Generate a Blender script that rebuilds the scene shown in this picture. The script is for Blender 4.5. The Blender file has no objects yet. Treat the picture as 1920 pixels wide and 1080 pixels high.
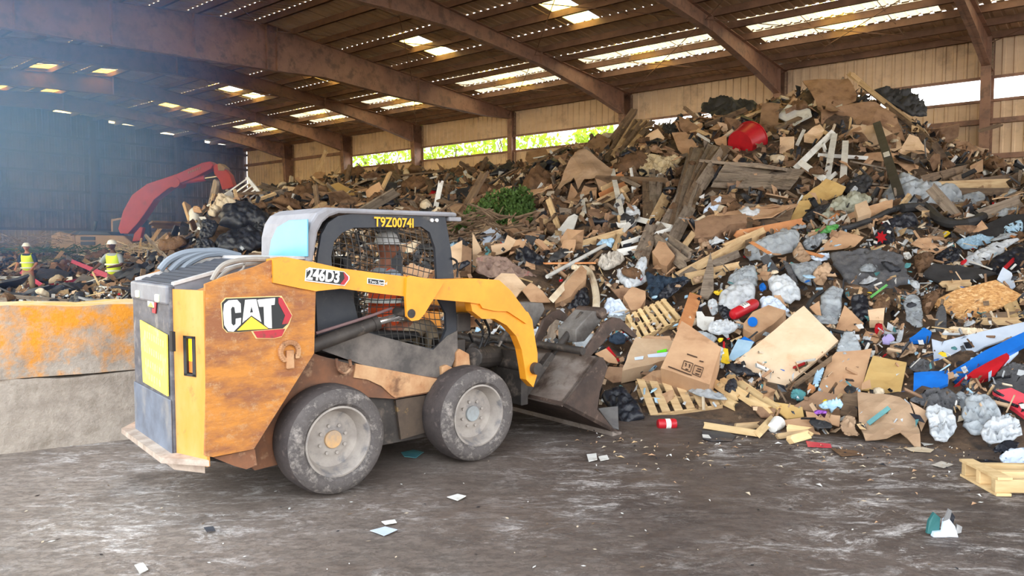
import bpy, bmesh, math, random, numpy as np
from mathutils import Vector, Matrix, Euler, noise
from mathutils.geometry import delaunay_2d_cdt
random.seed(7)
SC = bpy.context.scene
COL = SC.collection
F = 1400.0; EYE = 1.7; PITCH = math.atan(80/F); cP, sP = math.cos(PITCH), math.sin(PITCH)
def ray(u, v):
    x = (u-960)/F; y = -(v-540)/F
    return Vector((x, cP+y*sP, -sP+y*cP))
def proj(p):
    Z = p[2]-EYE; d = p[1]*cP-Z*sP; up = p[1]*sP+Z*cP
    if d < .05: return (-9999, -9999, d)
    return (960+F*p[0]/d, 540-F*up/d, d)
EYEV = Vector((0, 0, EYE))
def on_plane(u, v, p, n):
    r = ray(u, v); d = r.dot(n)
    k = (p-EYEV).dot(n)/d
    return EYEV+r*k
def on_ground(u, v, z=0):
    return on_plane(u, v, Vector((0, 0, z)), Vector((0, 0, 1)))

# ---------- materials ----------
def lin(c):
    return tuple([(x/255/12.92 if x/255 <= .04045 else ((x/255+.055)/1.055)**2.4) for x in c[:3]]+[1])
MATS = {}
def mat(name, base, rough=.7, metal=0, var=None, amt=.5, scale=4, stretch=(1, 1, 1), bump=0, bscale=None, trans=0, alpha=1, dirt=None, damt=.45, dscale=2, emit=0, cells=None, detail=5, spec=.4, droug=.65, hardness=.15, rnd=0):
    if name in MATS: return MATS[name]
    m = bpy.data.materials.new(name); m.use_nodes = True
    nt = m.node_tree; N = nt.nodes; Lk = nt.links
    b = N['Principled BSDF']; out = N['Material Output']
    b.inputs['Roughness'].default_value = rough; b.inputs['Metallic'].default_value = metal
    b.inputs['Specular IOR Level'].default_value = spec
    b.inputs['Base Color'].default_value = lin(base)
    tc = N.new('ShaderNodeTexCoord'); mp = N.new('ShaderNodeMapping'); mp.inputs['Scale'].default_value = stretch
    Lk.new(tc.outputs['Object'], mp.inputs['Vector'])
    colsock = None
    def nz(sc, det=5, src=mp):
        t = N.new('ShaderNodeTexNoise'); t.inputs['Scale'].default_value = sc; t.inputs['Detail'].default_value = det
        t.inputs['Roughness'].default_value = .65
        Lk.new(src.outputs['Object'] if src is tc else src.outputs[0], t.inputs['Vector']); return t
    def mixc(fac, a, c):
        x = N.new('ShaderNodeMix'); x.data_type = 'RGBA'
        Lk.new(fac, x.inputs[0])
        for i, s in ((6, a), (7, c)):
            if isinstance(s, tuple): x.inputs[i].default_value = s
            else: Lk.new(s, x.inputs[i])
        return x.outputs[2]
    def ramp(sock, lo, hi):
        r = N.new('ShaderNodeMapRange'); r.inputs[1].default_value = lo; r.inputs[2].default_value = hi
        Lk.new(sock, r.inputs[0]); return r.outputs[0]
    if var:
        t = nz(scale, detail)
        colsock = mixc(ramp(t.outputs['Fac'], .5-hardness+(.5-amt)*.5, .5+hardness+(.5-amt)*.5), lin(base), lin(var))
    if dirt:
        t2 = nz(dscale, 8, tc); t2.inputs['Roughness'].default_value = droug
        colsock = mixc(ramp(t2.outputs['Fac'], .5+(.5-damt)*.5-.07, .5+(.5-damt)*.5+.09), colsock or lin(base), lin(dirt))
    if rnd:   # each object a little lighter or darker than its neighbours
        oi = N.new('ShaderNodeObjectInfo'); hs = N.new('ShaderNodeHueSaturation')
        mr = N.new('ShaderNodeMapRange'); mr.inputs[3].default_value = 1-rnd; mr.inputs[4].default_value = 1+rnd
        Lk.new(oi.outputs['Random'], mr.inputs[0]); Lk.new(mr.outputs[0], hs.inputs['Value'])
        if colsock: Lk.new(colsock, hs.inputs['Color'])
        else: hs.inputs['Color'].default_value = lin(base)
        colsock = hs.outputs[0]
    if colsock: Lk.new(colsock, b.inputs['Base Color'])
    if bump:
        t3 = nz(bscale or scale*3, 6); bp = N.new('ShaderNodeBump'); bp.inputs['Strength'].default_value = bump; bp.inputs['Distance'].default_value = .02
        Lk.new(t3.outputs['Fac'], bp.inputs['Height']); Lk.new(bp.outputs[0], b.inputs['Normal'])
    if alpha < 1:
        b.inputs['Alpha'].default_value = alpha
    if trans:
        tr = N.new('ShaderNodeBsdfTranslucent'); tr.inputs[0].default_value = lin(base)
        if colsock: Lk.new(colsock, tr.inputs[0])
        ms = N.new('ShaderNodeMixShader'); ms.inputs[0].default_value = trans
        Lk.new(b.outputs[0], ms.inputs[1]); Lk.new(tr.outputs[0], ms.inputs[2]); Lk.new(ms.outputs[0], out.inputs[0])
    if emit:
        b.inputs['Emission Color'].default_value = lin(base); b.inputs['Emission Strength'].default_value = emit
    MATS[name] = m
    return m

# ---------- mesh builder ----------
class MB:
    def __init__(s): s.v = []; s.f = []; s.m = []; s.mats = []
    def mi(s, m):
        if m is None: return 0
        if m not in s.mats: s.mats.append(m)
        return s.mats.index(m)
    def add(s, vs, fs, m=None):
        o = len(s.v); s.v += [tuple(v) for v in vs]; i = s.mi(m)
        for f in fs: s.f.append(tuple(o+k for k in f)); s.m.append(i)
        return s
    def box(s, c, d, rot=None, m=None):
        R = rot.to_matrix() if isinstance(rot, Euler) else (rot or Matrix.Identity(3))
        c = Vector(c); vs = []
        for x in (-.5, .5):
            for y in (-.5, .5):
                for z in (-.5, .5): vs.append(c+R@Vector((x*d[0], y*d[1], z*d[2])))
        return s.add(vs, [(0, 1, 3, 2), (4, 6, 7, 5), (0, 4, 5, 1), (2, 3, 7, 6), (0, 2, 6, 4), (1, 5, 7, 3)], m)
    def bb(s, a, b, m=None):
        return s.box([(a[i]+b[i])/2 for i in range(3)], [abs(b[i]-a[i]) for i in range(3)], None, m)
    def prism(s, pts, off, m=None):          # polygon (3D points) swept by vector off
        n = len(pts); pts = [Vector(p) for p in pts]; off = Vector(off)
        vs = pts+[p+off for p in pts]
        fs = [tuple(range(n))[::-1], tuple(range(n, 2*n))]+[(i, (i+1) % n, n+(i+1) % n, n+i) for i in range(n)]
        return s.add(vs, fs, m)
    def xz(s, poly, y0, y1, m=None):
        return s.prism([(x, y0, z) for x, z in poly], (0, y1-y0, 0), m)
    def cyl(s, a, b, r, n=12, r2=None, m=None, caps=True):
        a, b = Vector(a), Vector(b); d = (b-a).normalized(); q = d.to_track_quat('Z', 'Y'); r2 = r if r2 is None else r2
        vs = []
        for i in range(n):
            t = 2*math.pi*i/n; e = q@Vector((math.cos(t), math.sin(t), 0)); vs += [a+e*r, b+e*r2]
        fs = [(2*i, 2*((i+1) % n), 2*((i+1) % n)+1, 2*i+1) for i in range(n)]
        if caps: fs += [tuple(2*i for i in range(n))[::-1], tuple(2*i+1 for i in range(n))]
        return s.add(vs, fs, m)
    def tube(s, pts, r, n=8, m=None, sub=4):
        P = [Vector(p) for p in pts]
        if sub > 1 and len(P) > 2:           # Catmull-Rom
            Q = []
            for i in range(len(P)-1):
                p0 = P[max(i-1, 0)]; p1 = P[i]; p2 = P[i+1]; p3 = P[min(i+2, len(P)-1)]
                for k in range(sub):
                    t = k/sub
                    Q.append(.5*((2*p1)+(-p0+p2)*t+(2*p0-5*p1+4*p2-p3)*t*t+(-p0+3*p1-3*p2+p3)*t**3))
            Q.append(P[-1]); P = Q
        rr = r if isinstance(r, (list, tuple)) else None
        vs = []; up = Vector((.01, .02, 1))
        for i, p in enumerate(P):
            d = (P[min(i+1, len(P)-1)]-P[max(i-1, 0)]).normalized()
            sx = d.cross(up)
            if sx.length < .05: sx = d.cross(Vector((1, 0, 0)))
            sx.normalize(); sy = sx.cross(d).normalized()
            R = r if not rr else rr[0]+(rr[1]-rr[0])*i/(len(P)-1)
            for k in range(n):
                t = 2*math.pi*k/n; vs.append(p+(sx*math.cos(t)+sy*math.sin(t))*R)
        fs = [(i*n+k, i*n+(k+1) % n, (i+1)*n+(k+1) % n, (i+1)*n+k) for i in range(len(P)-1) for k in range(n)]
        fs += [tuple(range(n))[::-1], tuple((len(P)-1)*n+k for k in range(n))]
        return s.add(vs, fs, m)
    def lathe(s, prof, c=(0, 0, 0), n=40, m=None, axis='y'):   # prof: (radius, along)
        c = Vector(c); vs = []
        for i in range(n):
            t = 2*math.pi*i/n
            for r, h in prof:
                a, b = r*math.cos(t), r*math.sin(t)
                vs.append(c+(Vector((a, h, b)) if axis == 'y' else Vector((a, b, h)) if axis == 'z' else Vector((h, a, b))))
        k = len(prof)
        fs = [(i*k+j, i*k+j+1, ((i+1) % n)*k+j+1, ((i+1) % n)*k+j) for i in range(n) for j in range(k-1)]
        return s.add(vs, fs, m)
    def grid(s, pts, nx, ny, m=None):        # pts row-major nx*ny
        return s.add(pts, [(j*nx+i, j*nx+i+1, (j+1)*nx+i+1, (j+1)*nx+i) for j in range(ny-1) for i in range(nx-1)], m)
    def build(s, name, m=None, parent=None, smooth=False, bevel=0, sol=0, loc=None):
        me = bpy.data.meshes.new(name); me.from_pydata(s.v, [], s.f); me.validate(clean_customdata=False)
        ml = s.mats or [m]
        for x in ml: me.materials.append(x)
        if len(ml) > 1 and len(me.polygons) == len(s.m): me.polygons.foreach_set('material_index', s.m)
        bm = bmesh.new(); bm.from_mesh(me)
        if not sol: bmesh.ops.recalc_face_normals(bm, faces=bm.faces)
        bm.to_mesh(me); bm.free()
        if smooth:
            me.polygons.foreach_set('use_smooth', [True]*len(me.polygons))
            if smooth != 'all': me.set_sharp_from_angle(angle=math.radians(40))
        o = bpy.data.objects.new(name, me); COL.objects.link(o)
        if loc is not None: o.location = loc
        if parent: o.parent = parent
        if bevel:
            mo = o.modifiers.new('b', 'BEVEL'); mo.width = bevel; mo.segments = 2; mo.limit_method = 'ANGLE'; mo.angle_limit = .6
        if sol:
            mo = o.modifiers.new('s', 'SOLIDIFY'); mo.thickness = sol; mo.offset = 0
        return o
def tag(o, label=None, cat=None, group=None, kind=None):
    if label: o['label'] = label
    if cat: o['category'] = cat
    if group: o['group'] = group
    if kind: o['kind'] = kind
    return o
def empty(name, loc, rz=0, label=None, cat=None, group=None):
    o = bpy.data.objects.new(name, None); COL.objects.link(o); o.location = loc; o.rotation_euler = (0, 0, rz)
    o.empty_display_size = .1
    return tag(o, label, cat, group)
def kids(o): return [c for c in bpy.data.objects if c.parent == o]
def copy_tree(o, parent=None):
    c = o.copy(); COL.objects.link(c)
    if parent: c.parent = parent
    for ch in kids(o): copy_tree(ch, c)
    return c
# ================= building =================
DW = 28.0
nW = Vector((.645, .764, 0)).normalized(); wW = Vector((-.764, .645, 0)).normalized()
def B(T, U, z): return nW*(DW-U)+wW*T+Vector((0, 0, z))   # T along wall, U away from wall
def roofz(U): return 8.34+.092*U if U < 13.4 else 8.34+.092*13.4-.092*(U-13.4)
m_steel = mat('brown_primer_steel', (164, 128, 106), .6, var=(140, 106, 88), amt=.5, scale=1.2, dirt=(118, 94, 80), damt=.4, dscale=3)
m_purl = mat('purlin_steel', (140, 106, 84), .6, var=(112, 84, 68), scale=1.5)
m_roof = mat('roof_underside', (214, 190, 160), .55, var=(184, 160, 134), scale=.8, stretch=(1, 1, 1))
m_wall = mat('wall_sheet_beige', (232, 206, 172), .6, var=(216, 188, 154), scale=.5, stretch=(1, 1, 3), dirt=(190, 164, 136), damt=.28, dscale=1.2)
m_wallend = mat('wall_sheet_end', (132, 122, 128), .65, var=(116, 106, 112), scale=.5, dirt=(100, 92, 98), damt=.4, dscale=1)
m_sky1 = mat('skylight_yellow_panel', (255, 226, 130), .5, trans=.85)
m_lit_strip = mat('pale_reflected_light', (196, 180, 146), .5, trans=.45)  # pale see-through sheet imitating light reflected on the roof underside
m_conc_floor = None
def corr(mb, P0, ax, L, up, Hh, nrm, pitch=.3, depth=.04, m=None):
    # ribbed sheet: P0 origin, ax unit along, L length, up vector*Hh, ribs along up
    n = max(1, int(L/pitch)); pts = []; xs = []
    for i in range(n):
        a = i*L/n; w = L/n
        xs += [(a, 0), (a+w*.62, 0), (a+w*.70, depth), (a+w*.92, depth)]
    xs.append((L, 0))
    lo = [P0+ax*x+nrm*d for x, d in xs]; hi = [p+up*Hh for p in lo]
    k = len(xs)
    mb.add(lo+hi, [(i, i+1, k+i+1, k+i) for i in range(k-1)], m)
Z3 = Vector((0, 0, 1))
colT = [3.9-6.55*2, 3.9-6.55, 3.9, 10.4, 17.0, 23.5, 30.0, 36.1, 42.1, 47.6]
TE = 47.7
# side wall (upper sheets with a long daylight slot below them)
for i in range(len(colT)-1):
    a, b = colT[i], colT[i+1]
    mb = MB()
    g = .28 if i in (3, 5, 6) or i == 4 else .12
    if a < 36:
        corr(mb, B(a+g, 0, 6.98), wW, b-a-g, Z3, 1.42, -nW)
        corr(mb, B(a, 0, 0), wW, b-a, Z3, 6.28, -nW)
    else: corr(mb, B(a, 0, 0), wW, b-a, Z3, 8.4, -nW)
    tag(mb.build('wall_back', m_wall), kind='structure')
mb = MB()
for (z, T1) in ((6.98, 36.1), (6.26, 36.1)):
    mb.prism([B(colT[0], .02, z-.05), B(T1, .02, z-.05), B(T1, .02, z+.03), B(colT[0], .02, z+.03)], -nW*.12)
tag(mb.build('trim_slot', m_steel), kind='structure')
mb = MB()
for z in (1.6, 3.0, 4.5, 5.6, 7.2):
    T0 = 36.1 if z > 6.3 else colT[0]
    mb.prism([B(T0, .03, z-.08), B(TE, .03, z-.08), B(TE, .03, z+.08), B(T0, .03, z+.08)], -nW*.16)
tag(mb.build('trim_girts', m_steel), kind='structure')
# end wall
mb = MB(); U0 = 0
while U0 < 27.0:
    L = 3.0
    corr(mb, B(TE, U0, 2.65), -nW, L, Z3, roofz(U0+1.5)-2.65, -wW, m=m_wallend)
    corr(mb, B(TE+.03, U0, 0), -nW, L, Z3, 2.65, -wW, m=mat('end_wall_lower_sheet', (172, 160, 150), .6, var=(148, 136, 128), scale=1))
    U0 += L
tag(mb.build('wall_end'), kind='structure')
mb = MB()
for z in (2.62, 3.7, 4.8, 5.9, 6.9, 7.9):
    mb.prism([B(TE-.02, 0, z-.07), B(TE-.02, 27, z-.07), B(TE-.02, 27, z+.07), B(TE-.02, 0, z+.07)], -wW*.18)
for U in (5.0, 10.1, 15.2, 20.2):
    mb.prism([B(TE-.2, U-.15, 0), B(TE-.2, U+.15, 0), B(TE-.2, U+.15, roofz(U)-.3), B(TE-.2, U-.15, roofz(U)-.3)], -wW*.3)
tag(mb.build('trim_end_girts', mat('girt_grey_brown', (104, 94, 100), .6)), kind='structure')
# roof sheets between purlins, with the skylights left open
sky = []
for Tc in (.9, 7.4, 14.15, 20.65, 27.4, 33.7, 39.9):
    for uc in (3.45, 4.65, 8.25, 9.45): sky.append((Tc, uc))
for Tc in (36.0, 42.5): sky.append((Tc, 14.3)); sky.append((Tc, 16.7))
pale = []  # strips added where the roof sheets catch reflected light
for i in range(1, 8):
    for uc in (3.45, 4.65): pale.append((colT[i]+.9, colT[i+1]-.35, uc))
PU = [.25+1.2*i for i in range(23)]      # purlin lines
mb = MB()
T00 = colT[0]
for i in range(len(PU)):
    ua = PU[i]; ub = ua+1.2 if i < len(PU)-1 else ua+1.0
    uc = (ua+ub)/2
    cuts = []
    for (Tc, su) in sky:
        if abs(su-uc) < .5: cuts.append((Tc-.5, Tc+.5))
    for (a, b, su) in pale:
        if abs(su-uc) < .5:
            cs = [c for c in cuts if a < c[0] < b]
            if cs: cuts.remove(cs[0])
            cuts.append((a, b))
    cuts.sort(); t = T00; segs = []
    for a, b in cuts:
        if a > t: segs.append((t, a))
        t = b
    segs.append((t, TE))
    for a, b in segs:
        P0 = B(a, ua, roofz(ua)); d = B(a, ub, roofz(ub))-P0
        corr(mb, P0, wW, b-a, d.normalized(), d.length, Z3, .3, .026)
P0 = B(T00, -.3, roofz(-.3)); d = B(T00, .25, roofz(.25))-P0; corr(mb, P0, wW, TE-T00, d.normalized(), d.length, Z3)
tag(mb.build('ceiling', m_roof), kind='structure')
mb1 = MB(); mb2 = MB()
def roofquad(mb, a, b, ua, ub, dz, m=None):
    P0 = B(a, ua, roofz(ua)+dz); d = B(a, ub, roofz(ub)+dz)-P0
    corr(mb, P0, wW, b-a, d.normalized(), d.length, Z3, .3, .04, m)
for (Tc, uc) in sky: 
    i = min(range(len(PU)), key=lambda k: abs(PU[k]+.6-uc)); roofquad(mb1, Tc-.5, Tc+.5, PU[i], PU[i]+1.2, -.015)
for (a, b, uc) in pale:
    i = min(range(len(PU)), key=lambda k: abs(PU[k]+.6-uc))
    ts = [t for t, u in sky if abs(u-uc) < .1 and a < t < b]
    if ts: roofquad(mb2, a, ts[0]-.5, PU[i]+.1, PU[i]+1.2, 0); roofquad(mb2, ts[0]+.5, b, PU[i]+.1, PU[i]+1.2, 0)
    else: roofquad(mb2, a, b, PU[i]+.1, PU[i]+1.2, 0)
    mb.__init__()
    roofquad(mb, a, b, PU[i], PU[i]+.1, .0); tag(mb.build('ceiling', m_roof), kind='structure')
tag(mb1.build('window_skylight', m_sky1), kind='structure')
tag(mb2.build('ceiling_lit_strip', m_lit_strip), kind='structure')
# purlins
for i, u in enumerate(PU):
    mb = MB(); z = roofz(u)-.02
    mb.prism([B(T00, u-.03, z-.22), B(T00, u+.03, z-.22), B(T00, u+.03, z), B(T00, u-.03, z)], wW*(TE-T00))
    mb.prism([B(T00, u-.03, z-.22), B(T00, u+.07, z-.22), B(T00, u+.07, z-.205), B(T00, u-.03, z-.205)], wW*(TE-T00))
    tag(mb.build('ceiling_purlin', m_purl), kind='structure')
# rigid frames
prof_std = [(0, .95), (.6, .95), (3, .66), (6.3, .44), (6.32, .44), (11, .55), (13.4, .8), (18, .6), (21.6, .5), (27, .8)]
prof_mid = [(0, .3), (2, .6), (7.5, 1.05), (11, 1.2), (13.4, 1.55), (18, 1.3), (21.6, 1.1), (27, 1.0)]
for i, T in enumerate(colT[:-1]):
    pr = prof_mid if i == 5 else prof_std
    web = MB()
    top = [B(T, u, roofz(u)-.24) for u, d in pr]; bot = [B(T, u, roofz(u)-.24-d) for u, d in pr]
    n = len(pr)
    for k in range(n-1):
        web.prism([top[k], top[k+1], bot[k+1], bot[k]], wW*.02)
        for (L, dz) in ((top, -.02), (bot, 0)):
            a, b = L[k]-wW*.11, L[k+1]-wW*.11
            web.prism([a, b, b+wW*.24, a+wW*.24], Z3*.02)
    for u in ([6.3, 13.0, 13.4, 16, 18.5, 21, 23.5] if pr is prof_mid else [6.3, 13.4]):
        d = np.interp(u, [p[0] for p in pr], [p[1] for p in pr]); zt = roofz(u)-.24
        web.prism([B(T, u-.015, zt-d), B(T, u+.015, zt-d), B(T, u+.015, zt), B(T, u-.015, zt)], wW*.22)
        web.prism([B(T, u-.015, zt-d), B(T, u+.015, zt-d), B(T, u+.015, zt), B(T, u-.015, zt)], wW*-.12)
    tag(web.build('ceiling_rafter', m_steel), kind='structure')
    c = MB(); w0, w1 = (.32, .32) if i == 5 else (.75, .3)
    zt = roofz(0)-.25
    A = [B(T, .02, 0), B(T, w1, 0), B(T, w0, zt), B(T, .02, zt)]
    c.prism(A, wW*.02)
    for p, q in ((A[0], A[3]), (A[1], A[2])):
        c.prism([p-wW*.13, p+wW*.15, q+wW*.15, q-wW*.13], -nW*.02)
    tag(c.build('wall_column', m_steel), kind='structure')
# roof bracing rods and sag rods
mb = MB()
for i in range(1, 8):
    a, b = colT[i], colT[i+1]
    for (u0, u1) in ((.4, 6.6), (6.6, 13.2), (13.4, 20)):
        mb.cyl(B(a, u0, roofz(u0)-.4), B(b, u1, roofz(u1)-.4), .013, 6)
        mb.cyl(B(b, u0, roofz(u0)-.42), B(a, u1, roofz(u1)-.42), .013, 6)
tag(mb.build('ceiling_bracing_rod', m_purl), kind='structure')
mb = MB()
for i in range(1, 9):
    for f in (.33, .66):
        T = colT[i-1]+(colT[i]-colT[i-1])*f
        mb.cyl(B(T, .4, roofz(.4)-.13), B(T, 13.2, roofz(13.2)-.13), .012, 6)
        mb.cyl(B(T, 13.6, roofz(13.6)-.13), B(T, 26, roofz(26)-.13), .012, 6)
tag(mb.build('ceiling_sag_rod', mat('galvanised_rod', (170, 150, 130), .4, .6)), kind='structure')

# ground
def floor_mat():
    m = bpy.data.materials.new('worn_slab'); m.use_nodes = True; nt = m.node_tree; N = nt.nodes; Lk = nt.links
    b = N['Principled BSDF']; tc = N.new('ShaderNodeTexCoord')
    def mapping(rz, sc):
        mp = N.new('ShaderNodeMapping'); mp.inputs['Rotation'].default_value = (0, 0, rz); mp.inputs['Scale'].default_value = sc
        Lk.new(tc.outputs['Object'], mp.inputs[0]); return mp
    def nz(mp, s, d=6, r=.6, dist=0):
        t = N.new('ShaderNodeTexNoise'); t.inputs['Scale'].default_value = s; t.inputs['Detail'].default_value = d; t.inputs['Roughness'].default_value = r; t.inputs['Distortion'].default_value = dist
        Lk.new(mp.outputs[0], t.inputs['Vector']); return t.outputs['Fac']
    def mr(s, lo, hi, a=0, c=1):
        r = N.new('ShaderNodeMapRange'); r.inputs[1].default_value = lo; r.inputs[2].default_value = hi; r.inputs[3].default_value = a; r.inputs[4].default_value = c; Lk.new(s, r.inputs[0]); return r.outputs[0]
    def mul(a, c, op='MULTIPLY'):
        x = N.new('ShaderNodeMath'); x.operation = op; x.use_clamp = True
        for i, s in enumerate((a, c)):
            if isinstance(s, (int, float)): x.inputs[i].default_value = s
            else: Lk.new(s, x.inputs[i])
        return x.outputs[0]
    def mix(f, a, c):
        x = N.new('ShaderNodeMix'); x.data_type = 'RGBA'; Lk.new(f, x.inputs[0])
        for i, s in ((6, a), (7, c)):
            if isinstance(s, tuple): x.inputs[i].default_value = s
            else: Lk.new(s, x.inputs[i])
        return x.outputs[2]
    iso = mapping(0, (1, 1, 1)); str1 = mapping(-.4, (1, 2.2, 1)); str2 = mapping(-.6, (.9, 2.0, 1))
    base = mix(mr(nz(iso, .8), .38, .62), lin((64, 52, 46)), lin((90, 76, 68)))
    base = mix(mr(nz(str2, 5, 10, .8), .45, .66), base, lin((104, 92, 85)))
    # paler to the left: brighter light on that side painted into the colour
    sp = N.new('ShaderNodeSeparateXYZ'); Lk.new(tc.outputs['Object'], sp.inputs[0])
    sx = mul(mr(sp.outputs[0], -5.5, .8, 1, 0), mr(nz(iso, .6, 5), .3, .62, .45, 1))
    base = mix(sx, base, mix(mr(nz(str1, 7, 10, .85), .4, .6), lin((138, 126, 116)), lin((178, 166, 154))))
    streak = mul(mr(nz(str2, 2.6, 12, .85, .8), .50, .60), mr(nz(iso, .55, 4), .44, .58))
    streak = mul(streak, mr(nz(str1, 16, 8, .85), .40, .55))
    base = mix(streak, base, lin((214, 208, 204)))
    dark = mul(mr(nz(iso, 1.6, 8, .7), .55, .7), .6)
    base = mix(dark, base, lin((58, 46, 40)))
    fine = mul(mr(nz(str1, 34, 8, .8), .56, .66), mr(nz(iso, 2.2, 6), .42, .6)); base = mix(mul(fine, .55), base, lin((190, 184, 178)))
    pit = mul(mr(nz(str2, 30, 8, .8), .56, .68), .55); base = mix(pit, base, lin((46, 38, 34)))
    Lk.new(base, b.inputs['Base Color'])
    rg = mr(nz(iso, 1.2), .35, .65, .55, .9); Lk.new(rg, b.inputs['Roughness'])
    bp = N.new('ShaderNodeBump'); bp.inputs['Strength'].default_value = .8; bp.inputs['Distance'].default_value = .03
    hh = mul(nz(str2, 7, 10, .8), nz(iso, 22, 6, .7), 'ADD'); Lk.new(hh, bp.inputs['Height']); Lk.new(bp.outputs[0], b.inputs['Normal'])
    return m
mb = MB(); pts = []; nx = 120; ny = 120
for j in range(ny):
    for i in range(nx):
        x = -60+120*i/(nx-1); y = -40+110*j/(ny-1); pts.append((x, y, 0))
mb.grid(pts, nx, ny)
tag(mb.build('floor', floor_mat()), kind='structure')
# ================= skid steer loader =================
MA = on_ground(640, 931); MBq = on_ground(902, 868)
MTH = math.atan2(MBq.y-MA.y, MBq.x-MA.x)
fX = Vector((math.cos(MTH), math.sin(MTH), 0)); fY = Vector((-fX.y, fX.x, 0))
def S(u, v, yl):
    p = on_plane(u, v, MA+fY*yl, fY)-MA; return (p.dot(fX), p.z)
def RR(u, v, xl):
    p = on_plane(u, v, MA+fX*xl, fX)-MA; return (p.dot(fY), p.z)
def PS(pts, yl): return [S(u, v, yl) for u, v in pts]
def P3(pts, yl): return [(x, yl, z) for x, z in PS(pts, yl)]
YEL = (238, 158, 40)
m_yel = mat('loader_yellow', YEL, .45, var=(226, 142, 34), scale=3, dirt=(150, 104, 60), damt=.14, dscale=9, spec=.5)
m_rust = mat('scraped_rusty_yellow', (190, 124, 52), .6, var=(140, 88, 56), amt=.5, scale=3.2, stretch=(1, 1, 2.6), hardness=.1, dirt=(182, 146, 106), damt=.32, dscale=11, droug=.9, bump=.25, bscale=18)
m_corner = mat('pale_yellow_corner', (216, 142, 58), .55, var=(206, 156, 92), amt=.4, scale=5, stretch=(1, 1, .4), dirt=(176, 110, 60), damt=.2, dscale=9)
m_tan = mat('tan_dusty_rail', (200, 162, 122), .75, var=(168, 118, 80), amt=.5, scale=4, dirt=(120, 86, 62), damt=.28, dscale=6)
m_rail2 = mat('rust_brown_frame', (132, 88, 62), .8, var=(98, 72, 58), amt=.5, scale=5, dirt=(176, 142, 112), damt=.25, dscale=8)
m_dark = mat('dark_greasy_steel', (66, 60, 56), .6, var=(44, 40, 38), amt=.5, scale=6, dirt=(112, 100, 90), damt=.28, dscale=8)
m_cab = mat('cab_black_plate', (44, 48, 56), .55, var=(58, 60, 64), amt=.4, scale=5, dirt=(104, 98, 92), damt=.16, dscale=7)
m_cablow = mat('dusty_cab_plate', (120, 112, 106), .75, var=(76, 72, 70), amt=.5, scale=5, bump=.2)
m_shell = mat('cab_grey_shell', (144, 144, 150), .6, var=(124, 123, 126), amt=.4, scale=4, dirt=(128, 120, 114), damt=.2, dscale=5)
m_door = mat('rear_door_grey_plastic', (92, 92, 98), .6, var=(72, 72, 78), amt=.5, scale=5, stretch=(1, 1, 3), dirt=(132, 126, 122), damt=.28, dscale=9)
m_doorlow = mat('door_pale_lower', (112, 120, 134), .6, var=(92, 97, 108), amt=.5, scale=6, dirt=(138, 134, 130), damt=.3)
m_tyre = mat('worn_rubber', (84, 76, 74), .85, var=(62, 56, 56), amt=.5, scale=6, dirt=(124, 112, 106), damt=.25, dscale=10, bump=.35, bscale=30)
m_tyreside = mat('scuffed_sidewall', (96, 90, 88), .8, var=(58, 54, 54), amt=.5, scale=9, dirt=(150, 142, 136), damt=.38, dscale=9, droug=.8, bump=.6, bscale=26)
m_rim = mat('dusty_rim', (166, 158, 150), .7, var=(140, 132, 126), amt=.5, scale=6, dirt=(110, 108, 110), damt=.3, dscale=8)
m_steelb = mat('worn_bucket_steel', (150, 140, 132), .5, .3, var=(118, 104, 96), amt=.5, scale=3, stretch=(1, 1, 3), dirt=(88, 74, 66), damt=.3, dscale=5, bump=.2)
m_brown = mat('bucket_end_brown', (84, 68, 60), .6, .2, var=(60, 50, 46), amt=.5, scale=6, dirt=(130, 112, 98), damt=.22, dscale=9, bump=.3)
m_chrome = mat('cylinder_chrome', (214, 212, 210), .25, .9)
m_hose = mat('grey_hose', (152, 146, 138), .7, var=(128, 122, 114), scale=8)
m_black = mat('black_rubber', (26, 26, 28), .6)
m_white = mat('decal_white', (232, 230, 226), .5, dirt=(168, 158, 148), damt=.25, dscale=14)
m_decblk = mat('decal_black', (36, 38, 40), .5, dirt=(110, 84, 60), damt=.15, dscale=20)
m_red = mat('decal_red', (172, 44, 56), .5, dirt=(110, 60, 50), damt=.3, dscale=18)
m_stick = mat('warning_sticker_yellow', (250, 222, 96), .5, dirt=(236, 214, 140), damt=.3, dscale=8)
LO = empty('skid_steer_loader', MA, MTH, 'worn yellow skid steer loader pushing its grapple bucket into the rubbish heap', 'skid steer loader')
YC = .76   # centre line
def plate(name, outer, holes, yl, th, m, parent=LO, two=None, bevel=0):
    # outer/holes as (x,z) on plane y=yl ; thickness th towards +y
    pts = []; edges = []
    for loop in [outer]+holes:
        s = len(pts); n = len(loop)
        pts += [Vector((p[0], p[1])) for p in loop]; edges += [(s+i, s+(i+1) % n) for i in range(n)]
    V, E, Fc, *_ = delaunay_2d_cdt(pts, edges, [], 4 if holes else 1, 1e-5)
    from mathutils.geometry import intersect_point_tri_2d
    def inside(p, poly):
        c = False; n = len(poly)
        for i in range(n):
            a, b = poly[i], poly[(i+1) % n]
            if (a[1] > p[1]) != (b[1] > p[1]) and p[0] < (b[0]-a[0])*(p[1]-a[1])/(b[1]-a[1])+a[0]: c = not c
        return c
    keep = []
    for f in Fc:
        c = sum((V[i] for i in f), Vector((0, 0)))/len(f)
        if inside(c, outer) and not any(inside(c, h) for h in holes): keep.append(tuple(f))
    mb = MB(); mb.add([(v.x, yl, v.y) for v in V], keep, m)
    o = mb.build(name, m, parent); mo = o.modifiers.new('s', 'SOLIDIFY'); mo.thickness = th; mo.offset = 0; o.location.y += th/2
    return o
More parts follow.
